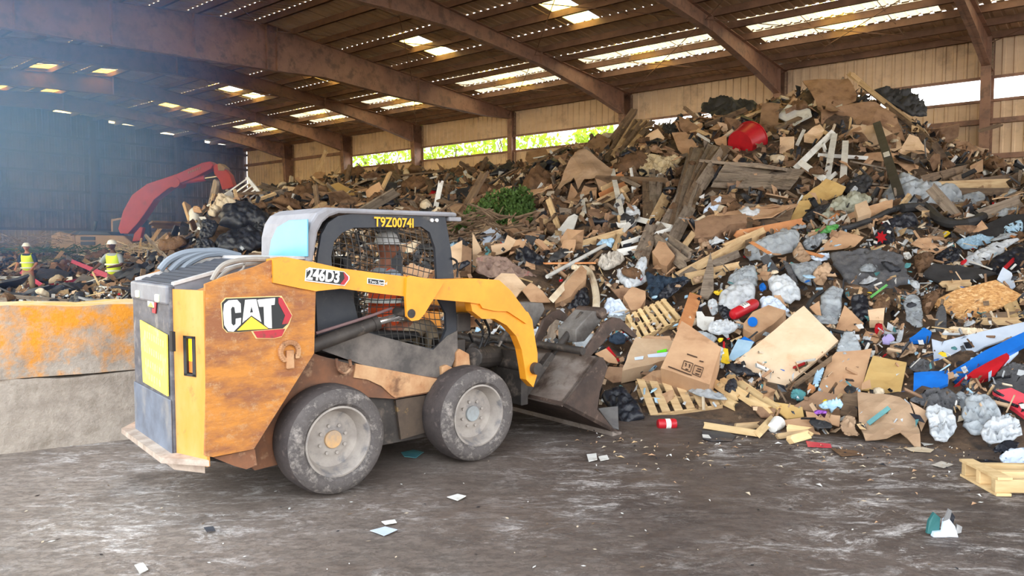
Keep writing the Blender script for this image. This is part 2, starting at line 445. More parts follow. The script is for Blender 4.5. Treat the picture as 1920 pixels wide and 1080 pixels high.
def mirror_y(obj, name=None):        # copy for the far side of the machine
    c = obj.copy(); c.data = obj.data; COL.objects.link(c); c.parent = obj.parent
    c.scale = (1, -1, 1); c.location = (obj.location.x, 2*YC-obj.location.y, obj.location.z)
    return c
# wheels
def wheel(x, near=True, yellow=False):
    R = .372; s = 1 if near else -1; y0 = 0 if near else 2*YC
    prof = [(.235, .035), (.262, .004), (.30, 0), (.335, .012), (.358, .04), (.371, .09), (.374, .15), (.372, .23), (.355, .29), (.31, .31), (.24, .30)]
    mb = MB(); mb.lathe([(r, h*s) for r, h in prof[:5]], (0, 0, 0), 56, m_tyreside)
    mb.lathe([(r, h*s) for r, h in prof[4:]], (0, 0, 0), 56, m_tyre)
    t = mb.build('tyre', None, LO, True, loc=(x, y0, R)); 
    rp = [(.237, .03), (.243, .022), (.230, .018), (.222, .03), (.215, .07), (.198, .10), (.192, .125), (.16, .135), (.12, .13), (.105, .12), (0.0, .12)]
    mb = MB(); mb.lathe([(r, h*s) for r, h in rp], (0, 0, 0), 48, m_rim); rim = mb.build('rim', None, t, True)
    mb = MB(); mb.cyl((0, .122*s, 0), (0, .098*s, 0), .062, 24, m=None); mb.build('hub_cap', mat('hub_tan' if yellow else 'hub_grey', (196, 156, 108) if yellow else (150, 156, 158), .7, var=(160, 140, 120) if yellow else (136, 138, 138), scale=14), t, bevel=.005)
    nut = None
    for k in range(8):
        a = k*math.pi/4+.3
        if nut is None:
            mb = MB(); mb.cyl((0, .124*s, 0), (0, .105*s, 0), .0125, 6); nut = mb.build('wheel_nut', m_rim, t, loc=(.1*math.cos(a), 0, .1*math.sin(a)))
        else:
            c = nut.copy(); COL.objects.link(c); c.location = (.1*math.cos(a), 0, .1*math.sin(a))
    return t
wheel(0, True, True); wheel(1.205, True); wheel(0, False); wheel(1.205, False)
# chassis tub and side rails
plate('chassis', [(-.88, .36), (-.62, .27), (-.47, .2), (1.25, .19), (1.42, .33), (1.34, .62), (1.1, .66), (0, .92), (-.86, .95)], [], .33, .86, m_dark)
for side in (0, 1):
    o = plate('side_rail', PS([(588, 662), (597, 666), (690, 692), (848, 712), (858, 724), (835, 733), (748, 746), (742, 748), (690, 745), (600, 750), (560, 800), (530, 869), (478, 882), (462, 862)], .28), [], .28, .06, m_rail2)
    if side: o.scale.y = -1; o.location.y = 2*YC-o.location.y
o = plate('rail_cover', PS([(668, 682), (850, 716), (846, 728), (742, 746), (735, 742), (716, 724), (690, 712), (664, 708)], .26), [], .265, .02, m_tan)
plate('lower_side_panel', PS([(742, 750), (828, 736), (815, 806), (752, 824)], .30), [], .30, .03, mat('lower_panel', (92, 78, 66), .8, var=(70, 60, 54), scale=6, dirt=(190, 150, 84), damt=.3, dscale=5))
mb = MB(); mb.tube([(x, .245, z) for x, z in PS([(630, 672), (632, 690), (645, 700), (656, 690), (655, 674)], .25)], .012, 8); mb.build('tie_down_loop', m_rail2, LO, True)
mb = MB()
mb.xz(PS([(856, 662), (862, 654), (880, 664), (882, 686), (862, 700), (856, 690)], .28), .28, .34, m_tan); mb.xz(PS([(828, 688), (838, 684), (850, 690), (849, 716), (830, 714)], .27), .27, .36, m_tan)
mb.build('front_bracket', None, LO, bevel=.006)
# rear towers
tw = PS([(385, 533), (430, 515), (480, 500), (512, 486), (535, 482), (590, 492), (640, 503), (642, 534), (592, 547), (589, 662), (476, 842), (400, 857), (385, 855)], .05)
for side in (0, 1):
    o = plate('rear_side_panel', tw, [], .05, .03, m_rust)
    o2 = plate('tower_body', [(-.86, .44), (-.57, .44), (-.17, 1.0), (-.17, 1.38), (-.4, 1.57), (-.86, 1.41)], [], .08, .20, m_rust)
    if side:
        for q in (o, o2): q.scale.y = -1; q.location.y = 2*YC-q.location.y
# lower lip of the rear side panel
plate('rear_skirt', PS([(400, 858), (478, 842), (482, 872), (462, 880), (440, 874)], .09), [], .09, .05, m_rail2)
# corner panels (bevelled) with lamp
mb = MB()
c0 = Vector((-.862, .05, 0)); c1 = Vector((-.955, .33, 0)); cd = c1-c0; cn = Vector((-cd.y, cd.x, 0)).normalized()
cn = cn if cn.x < 0 else -cn
def cpt(f, z, off=0): return c0+cd*f+Vector((0, 0, z))+cn*off
def cuv(u, v):
    r = ray(u, v); o = EYEV-MA; R3 = Vector((r.dot(fX), r.dot(fY), r.z)); O3 = Vector((o.dot(fX), o.dot(fY), EYE))
    k = (c0-O3).dot(cn)/R3.dot(cn); p = O3+R3*k; return ((p-c0).dot(cd)/cd.length_squared, p.z)
l0 = cuv(344, 629); l1 = cuv(368, 707); f0, f1 = sorted((l0[0], l1[0])); z1, z0 = l0[1], l1[1]
for (fa, fb, za, zb) in ((0, f0, .36, 1.43), (f1, 1, .36, 1.43), (f0, f1, .36, z0), (f0, f1, z1, 1.43)):
    mb.prism([cpt(fa, za), cpt(fb, za), cpt(fb, zb), cpt(fa, zb)], -cn*.02)
cpn = mb.build('corner_panel', m_corner, LO)
mb = MB(); e = .022
for (fa, fb, za, zb) in ((f0, f0+.1, z0, z1), (f1-.1, f1, z0, z1), (f0, f1, z0, z0+.015), (f0, f1, z1-.015, z1)):
    mb.prism([cpt(fa, za, .004), cpt(fb, za, .004), cpt(fb, zb, .004), cpt(fa, zb, .004)], -cn*.05)
mb.prism([cpt(f0, z0, -.05), cpt(f1, z0, -.05), cpt(f1, z1, -.05), cpt(f0, z1, -.05)], -cn*.01)
tl = mb.build('tail_lamp', m_decblk, LO)
mb = MB(); mb.prism([cpt(f0+.12, z0+.09, -.012), cpt(f1-.1, z0+.09, -.012), cpt(f1-.1, z1-.02, -.012), cpt(f0+.12, z1-.02, -.012)], -cn*.03)
mb.build('amber_lens', mat('lit_amber_lens', (255, 196, 30), .3, emit=1.2), tl)
mb = MB(); mb.prism([cpt(f0+.12, z0+.02, -.012), cpt(f1-.1, z0+.02, -.012), cpt(f1-.1, z0+.09, -.012), cpt(f0+.12, z0+.09, -.012)], -cn*.03)
mb.build('red_lens', mat('orange_reflector', (222, 120, 50), .4), tl)
mirror_y(cpn)
# rear door
D = MB(); D.bb((-.975, .33, .40), (-.93, 1.19, 1.455), m_door); D.build('rear_door', m_door, LO, bevel=.012)
mb = MB(); mb.bb((-.99, .34, 1.33), (-.96, 1.18, 1.452)); mb.build('door_cap', mat('door_cap', (132, 134, 140), .5, var=(110, 110, 116), scale=6), LO, bevel=.02)
mb = MB(); mb.bb((-.984, .335, .40), (-.974, 1.185, .74)); mb.build('lower_grille_panel', m_doorlow, LO, bevel=.008)
def rp(pts, x): return [(x,)+RR(u, v, x) for u, v in pts]
mb = MB(); mb.prism(rp([(262, 600), (312, 628), (314, 743), (268, 716)], -.99), (.008, 0, 0), m_stick)
mb.build('warning_sticker', m_stick, LO)
mb = MB()   # printed words, too blurred to read: worn strokes in four lines
rs = random.Random(5)
m_fade = mat('faded_print', (216, 200, 140), .6, var=(244, 220, 110), scale=30)
for (u0, v0, u1, v1, n) in ((270, 618, 308, 640, 9), (270, 645, 308, 668, 9), (272, 670, 306, 693, 8), (278, 698, 302, 714, 5)):
    for k in range(n):
        a = (k+.1)/n; b = (k+.78)/n; uu = lambda f: u0+(u1-u0)*f; vv = lambda f: v0+(v1-v0)*f
        mb.prism(rp([(uu(a), vv(a)), (uu(b), vv(b)), (uu(b), vv(b)+13), (uu(a), vv(a)+13)], -.9915), (.001, 0, 0))
    mb.build('faded_lettering', m_fade, LO); mb = MB()
mb = MB(); mb.prism(rp([(276, 554), (288, 558), (288, 577), (277, 574)], -.985), (.006, 0, 0), m_white); mb.prism(rp([(289, 558), (293, 560), (291, 588), (285, 586), (285, 578), (289, 579)], -.985), (.006, 0, 0), m_red)
mb.prism(rp([(277, 574), (282.5, 566), (288, 577)], -.987), (.003, 0, 0), m_stick)
mb.build('door_logo', None, LO)
for (u, v) in ((262, 551), (299, 559)):
    mb = MB(); y, z = RR(u, v, -.98); mb.box((-.988, y, z), (.03, .07, .05)); mb.build('marker_lamp', mat('milky_lamp', (224, 226, 190), .3), LO, bevel=.008)
mb = MB(); y, z = RR(322, 640, -.99); mb.box((-.985, y, z), (.02, .05, .12)); mb.build('door_latch', m_black, LO)
# bumper plate
mb = MB(); mb.prism([(-.86, .02, .37), (-1.06, .28, .37), (-1.06, 1.24, .37), (-.86, 1.5, .37)], (0, 0, .035)); mb.prism([(-.86, .10, .31), (-.98, .3, .31), (-.98, 1.22, .31), (-.86, 1.42, .31)], (0, 0, .06))
mb.build('rear_bumper', mat('bumper_pale', (190, 174, 160), .7, var=(150, 132, 118), scale=8), LO)
# hood
mb = MB()
h0, h1, h2 = (-.95, 1.452), (-.36, 1.605), (-.06, 1.605)
mb.prism([(h0[0], .33, h0[1]), (h1[0], .33, h1[1]), (h2[0], .33, h2[1]), (h2[0], .33, 1.2), (h0[0], .33, 1.2)], (0, .86, 0))
hood = mb.build('hood', mat('hood_grey', (126, 128, 136), .6, var=(104, 106, 112), scale=5), LO)
mb = MB()
for k in range(9):
    f = .06+.1*k; x = h0[0]+(h1[0]-h0[0])*f; z = h0[1]+(h1[1]-h0[1])*f+.006
    mb.box((x, .76, z), (.035, .70, .012), Euler((0, -.45, 0)))
mb.build('louvre', mat('louvre_dark', (70, 72, 78), .5), hood)
mb = MB(); 
for y in (.34, 1.18): mb.prism([(h0[0], y-.02, h0[1]), (h1[0], y-.02, h1[1]), (h1[0], y-.02, h1[1]+.02), (h0[0], y-.02, h0[1]+.02)], (0, .05, 0))
mb.prism([(h1[0], .32, h1[1]), (h2[0], .32, h2[1]), (h2[0], .32, h2[1]+.02), (h1[0], .32, h1[1]+.02)], (0, .88, 0))
mb.build('hood_rim', mat('hood_rim', (206, 202, 200), .6, var=(170, 166, 162), scale=7), hood)
# hoses above the hood
def s3(pts, y): return [(x, y, z) for x, z in PS(pts, y)]
for pts, y, r in (([(398, 526), (410, 505), (430, 492), (470, 486), (505, 487)], .16, .017), ([(405, 528), (430, 505), (470, 495), (500, 492)], .2, .012), ([(432, 520), (455, 505), (458, 492)], .14, .008)):
    mb = MB(); mb.tube(s3(pts, y), r, 8); mb.build('hydraulic_hose', m_hose, LO, True)
for pts in ([(300, 506), (318, 487), (350, 474), (395, 472), (440, 481)], [(318, 508), (340, 488), (375, 474), (410, 471), (450, 480)], [(338, 510), (352, 494), (385, 478), (425, 474)]):
    mb = MB(); mb.tube(s3(pts, 1.15), .026, 8); mb.build('hydraulic_hose', mat('bluish_hose', (126, 134, 144), .6), LO, True)
# lift arms
arm = [(512, 486), (535, 482), (590, 492), (640, 503), (700, 511), (765, 519), (830, 524), (890, 522), (936, 525), (958, 545), (994, 594), (987, 607), (952, 584), (927, 583), (905, 578), (900, 570), (880, 567), (770, 557), (700, 549), (640, 541), (592, 546), (560, 540), (512, 530)]
leg = [(880, 560), (905, 565), (990, 585), (998, 600), (1004, 640), (1008, 662), (1008, 700), (1000, 726), (987, 712), (984, 690), (978, 655), (968, 630), (950, 610), (928, 598), (904, 598), (886, 584)]
for side in (0, 1):
    a = plate('lift_arm', PS(arm, .03), [], .03, .11, m_yel)
    b = plate('lift_arm_leg', PS(leg, .05), [], .05, .08, m_yel)
    br = plate('cylinder_bracket', PS([(763, 521), (769, 517), (828, 526), (831, 532), (795, 590), (786, 600), (772, 602), (763, 594), (761, 560)], .005), [], .005, .025, m_yel)
    mb = MB(); x, z = S(772, 588, 0); mb.cyl((x, -.012, z), (x, .2, z), .033, 18); pin = mb.build('pivot_pin', m_dark, br)
    mb = MB(); x, z = S(524, 518, .03); mb.cyl((x, .0, z), (x, .2, z), .075, 22); mb.cyl((x, -.012, z), (x, .0, z), .045, 16)
    piv = mb.build('main_pivot', m_dark, a, bevel=.006)
    bar = MB(); p0 = S(592, 645, .2); p1 = S(705, 605, .2); p2 = S(770, 586, .2)
    bar.cyl((p0[0]-.1, .2, p0[1]-.03), (p1[0], .2, p1[1]), .05, 18, m=m_dark); bar.cyl((p1[0], .2, p1[1]), (p2[0], .2, p2[1]), .026, 14, m=m_chrome)
    bar.cyl((p1[0]-.03, .2, p1[1]-.01), (p1[0]+.01, .2, p1[1]+.003), .056, 18, m=m_dark)
    cy = bar.build('lift_cylinder', None, LO, True)
    mb = MB(); mb.tube(s3([(592, 625), (640, 610), (690, 594), (735, 578)], .17), .011, 8); hs = mb.build('hose_line', mat('brown_line', (112, 88, 88), .6), cy, True)
    if side:
        for q in (a, b, br, cy): q.scale.y = -1; q.location.y = 2*YC-q.location.y
    else:
        # pressed outlines and slots
        def rim_line(pts, y, par, m, r=.005):
            t = MB(); t.tube(s3(pts+[pts[0]], y), r, 6, sub=1); t.build('weld_ridge', m, par)
        rim_line([(764, 560), (765, 523), (771, 519), (829, 527), (831, 533), (800, 580)], .004, br, m_yel, .003)
        rim_line([(781, 530), (812, 534), (810, 541), (779, 537)], .004, br, m_yel, .003)
        rim_line([(852, 535), (870, 530), (905, 534), (925, 545), (893, 561), (855, 552), (850, 545)], .03, a, m_yel, .004)
        for (u, v, r) in ((905, 575, .014), (950, 569, .014), (998, 644, .012), (999, 672, .01)):
            x, z = S(u, v, .03 if v < 600 else .05); yy = .03 if v < 600 else .05
            mb = MB(); mb.cyl((x, yy-.003, z), (x, yy+.02, z), r, 14); mb.build('bolt', m_black, a)
        mb = MB(); mb.xz(PS([(955, 590), (962, 588), (988, 612), (986, 618), (978, 614)], .045), .045, .06); mb.build('slot', m_black, b); mb = MB(); mb.xz(PS([(889, 578), (896, 577), (906, 590), (900, 592)], .045), .045, .06); mb.build('slot', m_black, b)
mb = MB(); x, z = S(1000, 690, .06); mb.cyl((x, .0, z), (x, 1.52, z), .05, 18); mb.build('lower_cross_shaft', m_dark, LO, True)
mb = MB(); x, z = S(935, 575, .1); mb.cyl((x, .12, z-.03), (x, 1.4, z-.03), .07, 16); mb.build('arm_cross_tube', m_yel, LO, True)
# machinery between the arms in front of the cab
mb = MB()
mb.bb((1.17, .36, .35), (1.33, 1.16, .93)); mb.cyl((1.35, .3, .78), (1.85, .55, .72), .09, 14); mb.cyl((1.3, .8, .95), (1.9, .8, .8), .05, 12)
mb.bb((1.2, .3, 1.0), (1.34, .42, 1.15)); mb.cyl((1.4, .35, .85), (1.4, 1.2, .85), .045, 12)
mb.build('front_frame', m_dark, LO, bevel=.01)
mb = MB()
for k, pts in enumerate(([(892, 600), (905, 620), (902, 645), (890, 665)], [(908, 598), (918, 625), (905, 655), (888, 690)], [(940, 640), (930, 660), (928, 680), (945, 690), (965, 672)], [(880, 625), (895, 650), (925, 640), (955, 655)])):
    mb.tube(s3(pts, .3+.1*k), .012, 8, m=m_hose if k == 2 else m_black)
mb.build('hose_bundle', None, LO, True)
mb = MB(); mb.bb((1.36, .38, 1.02), (1.5, .46, 1.1)); mb.build('tan_clamp', m_tan, LO)
# cab
cabo = PS([(597, 652), (592, 545), (596, 480), (603, 440), (615, 418), (634, 405), (660, 401), (834, 402), (846, 470), (853, 540), (857, 620), (858, 660), (848, 672), (842, 700), (834, 716), (694, 690)], .31)
hole = PS([(624, 520), (621, 480), (627, 452), (642, 436), (664, 427), (790, 425), (806, 436), (816, 465), (822, 560), (836, 588), (837, 618), (826, 645), (812, 654), (740, 638), (690, 622), (672, 600), (660, 550), (640, 530)], .31)
def bars(y, sy=1):
    mb = MB()
    xs = [p[0] for p in hole]; zs = [p[1] for p in hole]
    def inside(p, poly=hole):
        c = False; n = len(poly)
        for i in range(n):
            a, b = poly[i], poly[(i+1) % n]
            if (a[1] > p[1]) != (b[1] > p[1]) and p[0] < (b[0]-a[0])*(p[1]-a[1])/(b[1]-a[1])+a[0]: c = not c
        return c
    rs = random.Random(4)
    for vert in (0, 1):
        t = min(xs) if vert else min(zs)
        while t < (max(xs) if vert else max(zs))+.2:
            run = []
            for k in range(0, 60):
                f = k/59
                if vert: z = min(zs)-.02+(max(zs)-min(zs)+.04)*f; x = t+.03*math.sin(z*9)+.05*(z-1.4)
                else: x = min(xs)-.02+(max(xs)-min(xs)+.04)*f; z = t-.14*(x-min(xs))+.012*math.sin(x*11)
                if inside((x, z)): run.append((x, y+.01*math.sin(x*7+z*5), z))
                else:
                    if len(run) > 3: mb.tube(run[::3]+[run[-1]], .0035, 4, sub=1)
                    run = []
            t += .052
    return mb
for side in (0, 1):
    yb = .31 if side == 0 else 1.06
    o = plate('cab_side_frame', cabo, [hole], yb, .03, m_cab)
    bars(yb+.03).build('window_mesh', mat('mesh_wire', (62, 60, 58), .6), o if False else LO)
    o = plate('cab_lower_plate', PS([(598, 655), (640, 640), (675, 615), (690, 624), (812, 656), (838, 630), (857, 620), (858, 660), (843, 695), (836, 715), (694, 689)], .305), [], yb-.008, .01, m_cablow)
mb = MB()
mb.xz([(.42, .95), (1.0, .95), (1.0, 1.0), (.5, 1.05), (.38, 1.62), (.30, 1.62)], .52, 1.0); mb.build('driver_seat', m_black, LO, bevel=.03)
mb = MB(); mb.bb((-.02, .34, 1.05), (.30, .36, 1.42)); mb.build('cab_inner_panel', m_cablow, LO)
shell = [(-.085, 1.58), (-.08, 1.76), (-.055, 1.86), (-.01, 1.925), (.07, 1.965), (1.19, 1.962), (1.20, 1.925), (.16, 1.925), (.09, 1.90), (.04, 1.86), (.0, 1.79), (-.04, 1.58)]
mb = MB(); mb.xz(shell, .285, 1.10); mb.build('cab_shell', m_shell, LO, bevel=.022)
mb = MB(); pts = [(575, 479), (501, 481), (507, 445), (518, 422), (538, 409), (578, 407), (579, 440)]
m_glass = mat('blue_rear_glass', (78, 150, 182), .3, var=(88, 160, 190), scale=2, spec=.6)
mb.prism([(-.094,)+RR(u, v, -.094) for u, v in [(576, 481), (503, 484), (508, 450), (519, 426), (541, 413), (576, 411)]], (.01, 0, 0)); mb.build('rear_window', m_glass, LO, bevel=.003)
mb = MB(); mb.bb((1.12, .29, 1.89), (1.24, 1.09, 1.925)); mb.build('roof_visor', m_shell, LO, bevel=.008)
mb = MB(); mb.tube(s3([(846, 484), (856, 490), (858, 505), (857, 520)], .3), .009, 8); mb.build('grab_handle', m_black, LO, True)
for (u) in (810, 819):
    mb = MB(); x, z = S(u, 413, .3); mb.cyl((x, .295, z), (x, .31, z), .014, 14); mb.build('reflector_dot', m_white, LO)
# lettering
def text(name, s, x, y, z, size, m, parent, sx=1, bold=.0, rot=0, ext=.002, rz=0, flip=False):
    cu = bpy.data.curves.new(name, 'FONT'); cu.body = s; cu.size = size; cu.offset = bold; cu.extrude = ext; cu.materials.append(m); cu.resolution_u = 3
    o = bpy.data.objects.new(name, cu); COL.objects.link(o); o.parent = parent; o.location = (x, y, z)
    o.rotation_euler = Euler((math.pi/2, 0, 0)); o.scale = (sx, 1, 1)
    if rot: o.rotation_euler = (Matrix.Rotation(rot, 3, 'Y')@Matrix.Rotation(math.pi/2, 3, 'X')).to_euler()
    if rz: o.rotation_euler = (Matrix.Rotation(rz, 3, 'Z')@Matrix.Rotation(math.pi/2, 3, 'X')).to_euler()
    me = bpy.data.meshes.new_from_object(o); me.name = name; q = bpy.data.objects.new(name, me); COL.objects.link(q); q.parent = parent
    q.location = o.location; q.rotation_euler = o.rotation_euler; q.scale = o.scale; bpy.data.objects.remove(o)
    return q
x0, z0 = S(574, 523, .02); x1, z1 = S(646, 531, .02); an = -math.atan2(z1-z0, x1-x0)
bk = MB(); bk.xz(PS([(574, 504), (584, 502), (645, 509), (655, 518), (655, 524), (646, 536), (572, 527)], .024), .022, .03, m_white); bk.xz(PS([(575, 506), (584, 504), (645, 510), (653, 519), (653, 524), (645, 534), (574, 525)], .021), .020, .024, m_decblk)
bk.xz(PS([(644, 510), (653, 519), (653, 524), (645, 534), (638, 533), (646, 522)], .019), .018, .022, m_red)
md = bk.build('model_badge', None, LO)
text('model_lettering', '246D3', x0, .017, z0, .108, m_white, LO, sx=.80, bold=.0035, rot=an)
bk = MB(); bk.xz(PS([(689, 521), (721, 525), (720, 536), (689, 532)], .024), .02, .03, m_white); bk.xz(PS([(690.5, 522.5), (719.5, 526.3), (719, 534.5), (690.5, 531)], .019), .018, .022, m_decblk); bk.build('speed_badge', None, LO)
x0, z0 = S(692, 530, .016); text('speed_lettering', 'Two Speed', x0, .016, z0, .03, m_white, LO, sx=1.05, rot=an, ext=.001)
x0, z0 = S(703, 424, .29); text('fleet_lettering', 'T9Z0074I', x0, .30, z0, .098, mat('stencil_yellow', (240, 180, 50), .6, dirt=(140, 110, 50), damt=.25, dscale=30), LO, sx=.88, bold=.002, rot=.015)
# maker's badge on the rear side panel, drawn in the crop's own units
def cp(pts): return PS([(380+u/6, 460+v/6) for u, v in pts], .045)
bk = MB()
bk.xz(cp([(205, 650), (255, 590), (810, 570), (890, 568), (1010, 785), (975, 890), (890, 1030), (800, 1052), (600, 1050), (545, 965), (400, 980), (270, 982), (225, 930)]), .046, .05, mat('decal_outline', (226, 190, 130), .6))
bk.xz(cp([(215, 650), (265, 600), (860, 578), (895, 600), (1000, 790), (960, 880), (900, 935), (740, 945), (400, 975), (280, 975), (235, 930)]), .043, .05, m_decblk)
bk.xz(cp([(240, 660), (290, 618), (385, 612), (425, 655), (428, 755), (365, 760), (355, 695), (330, 690), (315, 715), (322, 880), (345, 905), (368, 885), (370, 825), (430, 815), (425, 890), (345, 970), (285, 966), (242, 900), (228, 760)]), .040, .045, m_white)
bk.xz(cp([(475, 612), (600, 606), (657, 862), (545, 788), (444, 872)]), .040, .045, m_white)
bk.xz(cp([(545, 690), (562, 752), (530, 755)]), .038, .041, m_decblk)
bk.xz(cp([(612, 612), (812, 592), (806, 668), (768, 672), (776, 932), (738, 930), (690, 892), (684, 690), (634, 692)]), .040, .045, m_white)
bk.xz(cp([(545, 802), (735, 938), (385, 958)]), .040, .045, mat('decal_triangle', (244, 194, 60), .5))
bk.xz(cp([(850, 590), (888, 590), (1000, 790), (955, 880), (890, 888), (925, 790), (850, 650)]), .040, .045, m_red)
bk.xz(cp([(568, 968), (925, 938), (888, 1020), (800, 1043), (612, 1040)]), .040, .045, m_red)
bk.build('maker_badge', None, LO)
# tie-down eye on the panel
mb = MB(); x, z = S(543, 665, .04); 
for k in range(20):
    a = k/19*math.pi*1.5-.6; mb.box((x+.06*math.cos(a), .04, z+.06*math.sin(a)+.02), (.03, .03, .03))
mb.box((x, .035, z-.03), (.05, .03, .12)); mb.build('tie_down_eye', m_tan, LO, bevel=.006)
# grapple bucket
BL = MB()
W0, W1 = -.12, 1.66
tip, heel, top, lip = (2.68, 0.0), (1.96, .37), (2.40, .735), (2.53, .63)
def sheet_y(mb, a, b, th, m):
    d = Vector((b[0]-a[0], 0, b[1]-a[1])).normalized(); n = Vector((-d.z, 0, d.x))*th
    mb.prism([(a[0], W0, a[1]), (b[0], W0, b[1]), (b[0]+n.x, W0, b[1]+n.z), (a[0]+n.x, W0, a[1]+n.z)], (0, W1-W0, 0), m)
mb = MB(); sheet_y(mb, heel, top, -.02, m_steelb); mb.build('bucket_back', None, LO)
mb = MB(); sheet_y(mb, heel, tip, .03, m_brown); mb.build('bucket_floor', None, LO)
mb = MB(); mb.prism([(2.60, W0, .0), (2.72, W0, -.0), (2.72, W0, .02), (2.60, W0, .05)], (0, W1-W0, 0)); mb.build('cutting_edge', m_steelb, LO)
for y in (W0, W1-.03):
    mb = MB(); mb.xz([tip, heel, top, (2.47, .72), lip, (2.43, .42), (2.40, .27)], y, y+.03, m_brown); mb.build('bucket_end', None, LO)
mb = MB(); mb.bb((1.78, .18, .34), (1.86, 1.34, .8)); mb.prism([(1.85, .2, .38), (2.2, .2, .72), (2.16, .2, .76), (1.82, .2, .46)], (0, .07, 0)); mb.prism([(1.85, 1.2, .38), (2.2, 1.2, .72), (2.16, 1.2, .76), (1.82, 1.2, .46)], (0, .07, 0))
mb.build('coupler', m_dark, LO, bevel=.008)
def hook(y, pts, w):
    P = PS(pts, y); mb = MB(); mb.xz(P, y, y+w); return mb.build('grapple_arm', m_brown, LO, bevel=.006)
hook(.05, [(1090, 668), (1122, 622), (1132, 606), (1150, 595), (1164, 597), (1196, 630), (1190, 635), (1166, 618), (1148, 622), (1130, 645), (1106, 670)], .035)
hook(.16, [(1090, 668), (1122, 622), (1132, 606), (1150, 595), (1164, 597), (1196, 630), (1190, 635), (1166, 618), (1148, 622), (1130, 645), (1106, 670)], .035)
hook(.75, [(1003, 640), (1020, 600), (1036, 585), (1050, 580), (1064, 590), (1072, 600), (1058, 603), (1044, 598), (1030, 612), (1014, 645)], .035)
hook(.9, [(1003, 640), (1020, 600), (1036, 585), (1050, 580), (1064, 590), (1072, 600), (1058, 603), (1044, 598), (1030, 612), (1014, 645)], .035)
def housing(y, pts, w):
    P = PS(pts, y); mb = MB(); mb.xz(P, y, y+w); return mb.build('cylinder_guard', mat('guard_grey', (122, 118, 114), .6, var=(86, 80, 76), scale=6), LO, bevel=.008)
housing(.28, [(1080, 618), (1112, 583), (1130, 585), (1128, 602), (1096, 640), (1080, 642)], .24)
housing(.95, [(975, 590), (988, 568), (1018, 568), (1022, 580), (1005, 612), (985, 618)], .24)
mb = MB(); mb.cyl((2.2, .4, .55), (2.75, .4, 1.05), .035, 12); mb.cyl((2.1, 1.05, .6), (2.6, 1.05, 1.05), .035, 12); mb.cyl((2.32, W0+.1, .78), (2.32, 1.5, .78), .035, 12); mb.build('grapple_cylinder', m_dark, LO, True)
mb = MB(); mb.cyl(Vector((2.86, .24, 1.06)), Vector((2.86, .56, 1.06)), .055, 16); mb.build('grapple_pivot', m_brown, LO, bevel=.005)
# ================= the heap =================
cpts = []
def cp3(L):
    for u, v, Y in L:
        r = ray(u, v); k = Y/r.y; p = EYEV+r*k; cpts.append((p.x, p.y, max(p.z, -.15)))
cp3([(1900, 860, 5.9), (1900, 760, 6.6), (1900, 690, 7.5), (1900, 560, 9.2), (1900, 450, 11.8), (1900, 400, 14), (1890, 330, 18), (1880, 300, 20.5), (1900, 330, 22.5)])
cp3([(1800, 838, 6.1), (1800, 720, 7.1), (1800, 600, 8.6), (1800, 480, 11), (1800, 380, 14), (1810, 270, 18.5)])
cp3([(1700, 838, 6.2), (1700, 700, 7.5), (1700, 560, 9.3), (1700, 450, 11.4), (1700, 350, 14.2), (1700, 260, 17.5), (1690, 205, 20)])
cp3([(1560, 826, 6.4), (1560, 700, 7.8), (1560, 580, 9.5), (1560, 460, 11.6), (1560, 350, 14.4), (1560, 250, 17.3), (1590, 150, 20.3)])
cp3([(1400, 790, 7.0), (1400, 650, 8.6), (1400, 520, 10.5), (1400, 400, 13.2), (1400, 300, 16.5), (1400, 200, 21)])
cp3([(1500, 160, 20.8), (1300, 218, 21.5), (1450, 185, 21)])
cp3([(1210, 778, 7.3), (1200, 660, 8.6), (1200, 560, 10.2), (1200, 450, 12.6), (1200, 350, 16), (1200, 242, 21.5)])
cp3([(1050, 600, 9.4), (1050, 480, 11.8), (1050, 380, 15.5), (1050, 310, 21), (1050, 285, 25), (1110, 262, 23)])
cp3([(900, 620, 9.0), (900, 540, 10.4), (900, 440, 13), (900, 370, 17.5), (900, 335, 23), (900, 318, 28)])
cp3([(700, 540, 10.8), (700, 440, 14.5), (700, 385, 20), (700, 335, 27), (740, 318, 32), (640, 326, 32)])
cp3([(520, 520, 11.5), (520, 430, 15.5), (520, 378, 20), (520, 355, 27), (500, 360, 32)])
cp3([(410, 500, 12), (430, 395, 15.5), (420, 375, 18), (420, 365, 21), (440, 372, 28)])
cp3([(432, 352, 17.2), (405, 362, 16.2), (385, 385, 15.5)])
cp3([(320, 520, 13), (330, 465, 15.5), (300, 470, 21), (300, 465, 28)])
for u in (-60, 20, 110, 205):
    for Y, z in ((10.2, .85), (12.5, 1.0), (15.5, .45), (19, .12), (22.5, .15), (25.5, .55)): cpts.append(((u-960)/F*Y, Y, z))
cp3([(205, 486, 28), (110, 484, 29), (20, 470, 30), (-60, 455, 30), (205, 484, 33), (110, 484, 34), (0, 474, 35)])
for x, y in ((-9, 6.5), (-6, 6.5), (-4.5, 6.9), (-3.2, 7.6), (-2.5, 8.0), (-1.5, 8.2), (-.6, 8.0), (.2, 7.7), (1.0, 7.4), (1.5, 7.2), (0, 5), (3, 5.4), (5, 5.2), (7, 4.8), (9, 4.6), (-3, 5), (-8, 4)): cpts.append((x, y, -.1))
cpts += [(8, 8, 2.0), (9, 12, 3.4), (11, 15, 3.3), (14, 10, 2.6), (12, 7, 1.5), (-12, 12, .9), (-18, 18, .6), (-22, 26, .8), (-20, 38, 1.2), (-12, 40, 1.3), (-8, 41, 2.3), (-4, 41, 3.2)]
for (T, z) in ((4, 3.8), (10.4, 5.5), (17, 4.7), (23, 5.0), (30, 5.2), (36, 4.9), (43, 3.0)):
    p = B(T, .6, z); cpts.append(tuple(p))
CA = np.array(cpts); nC = len(CA)
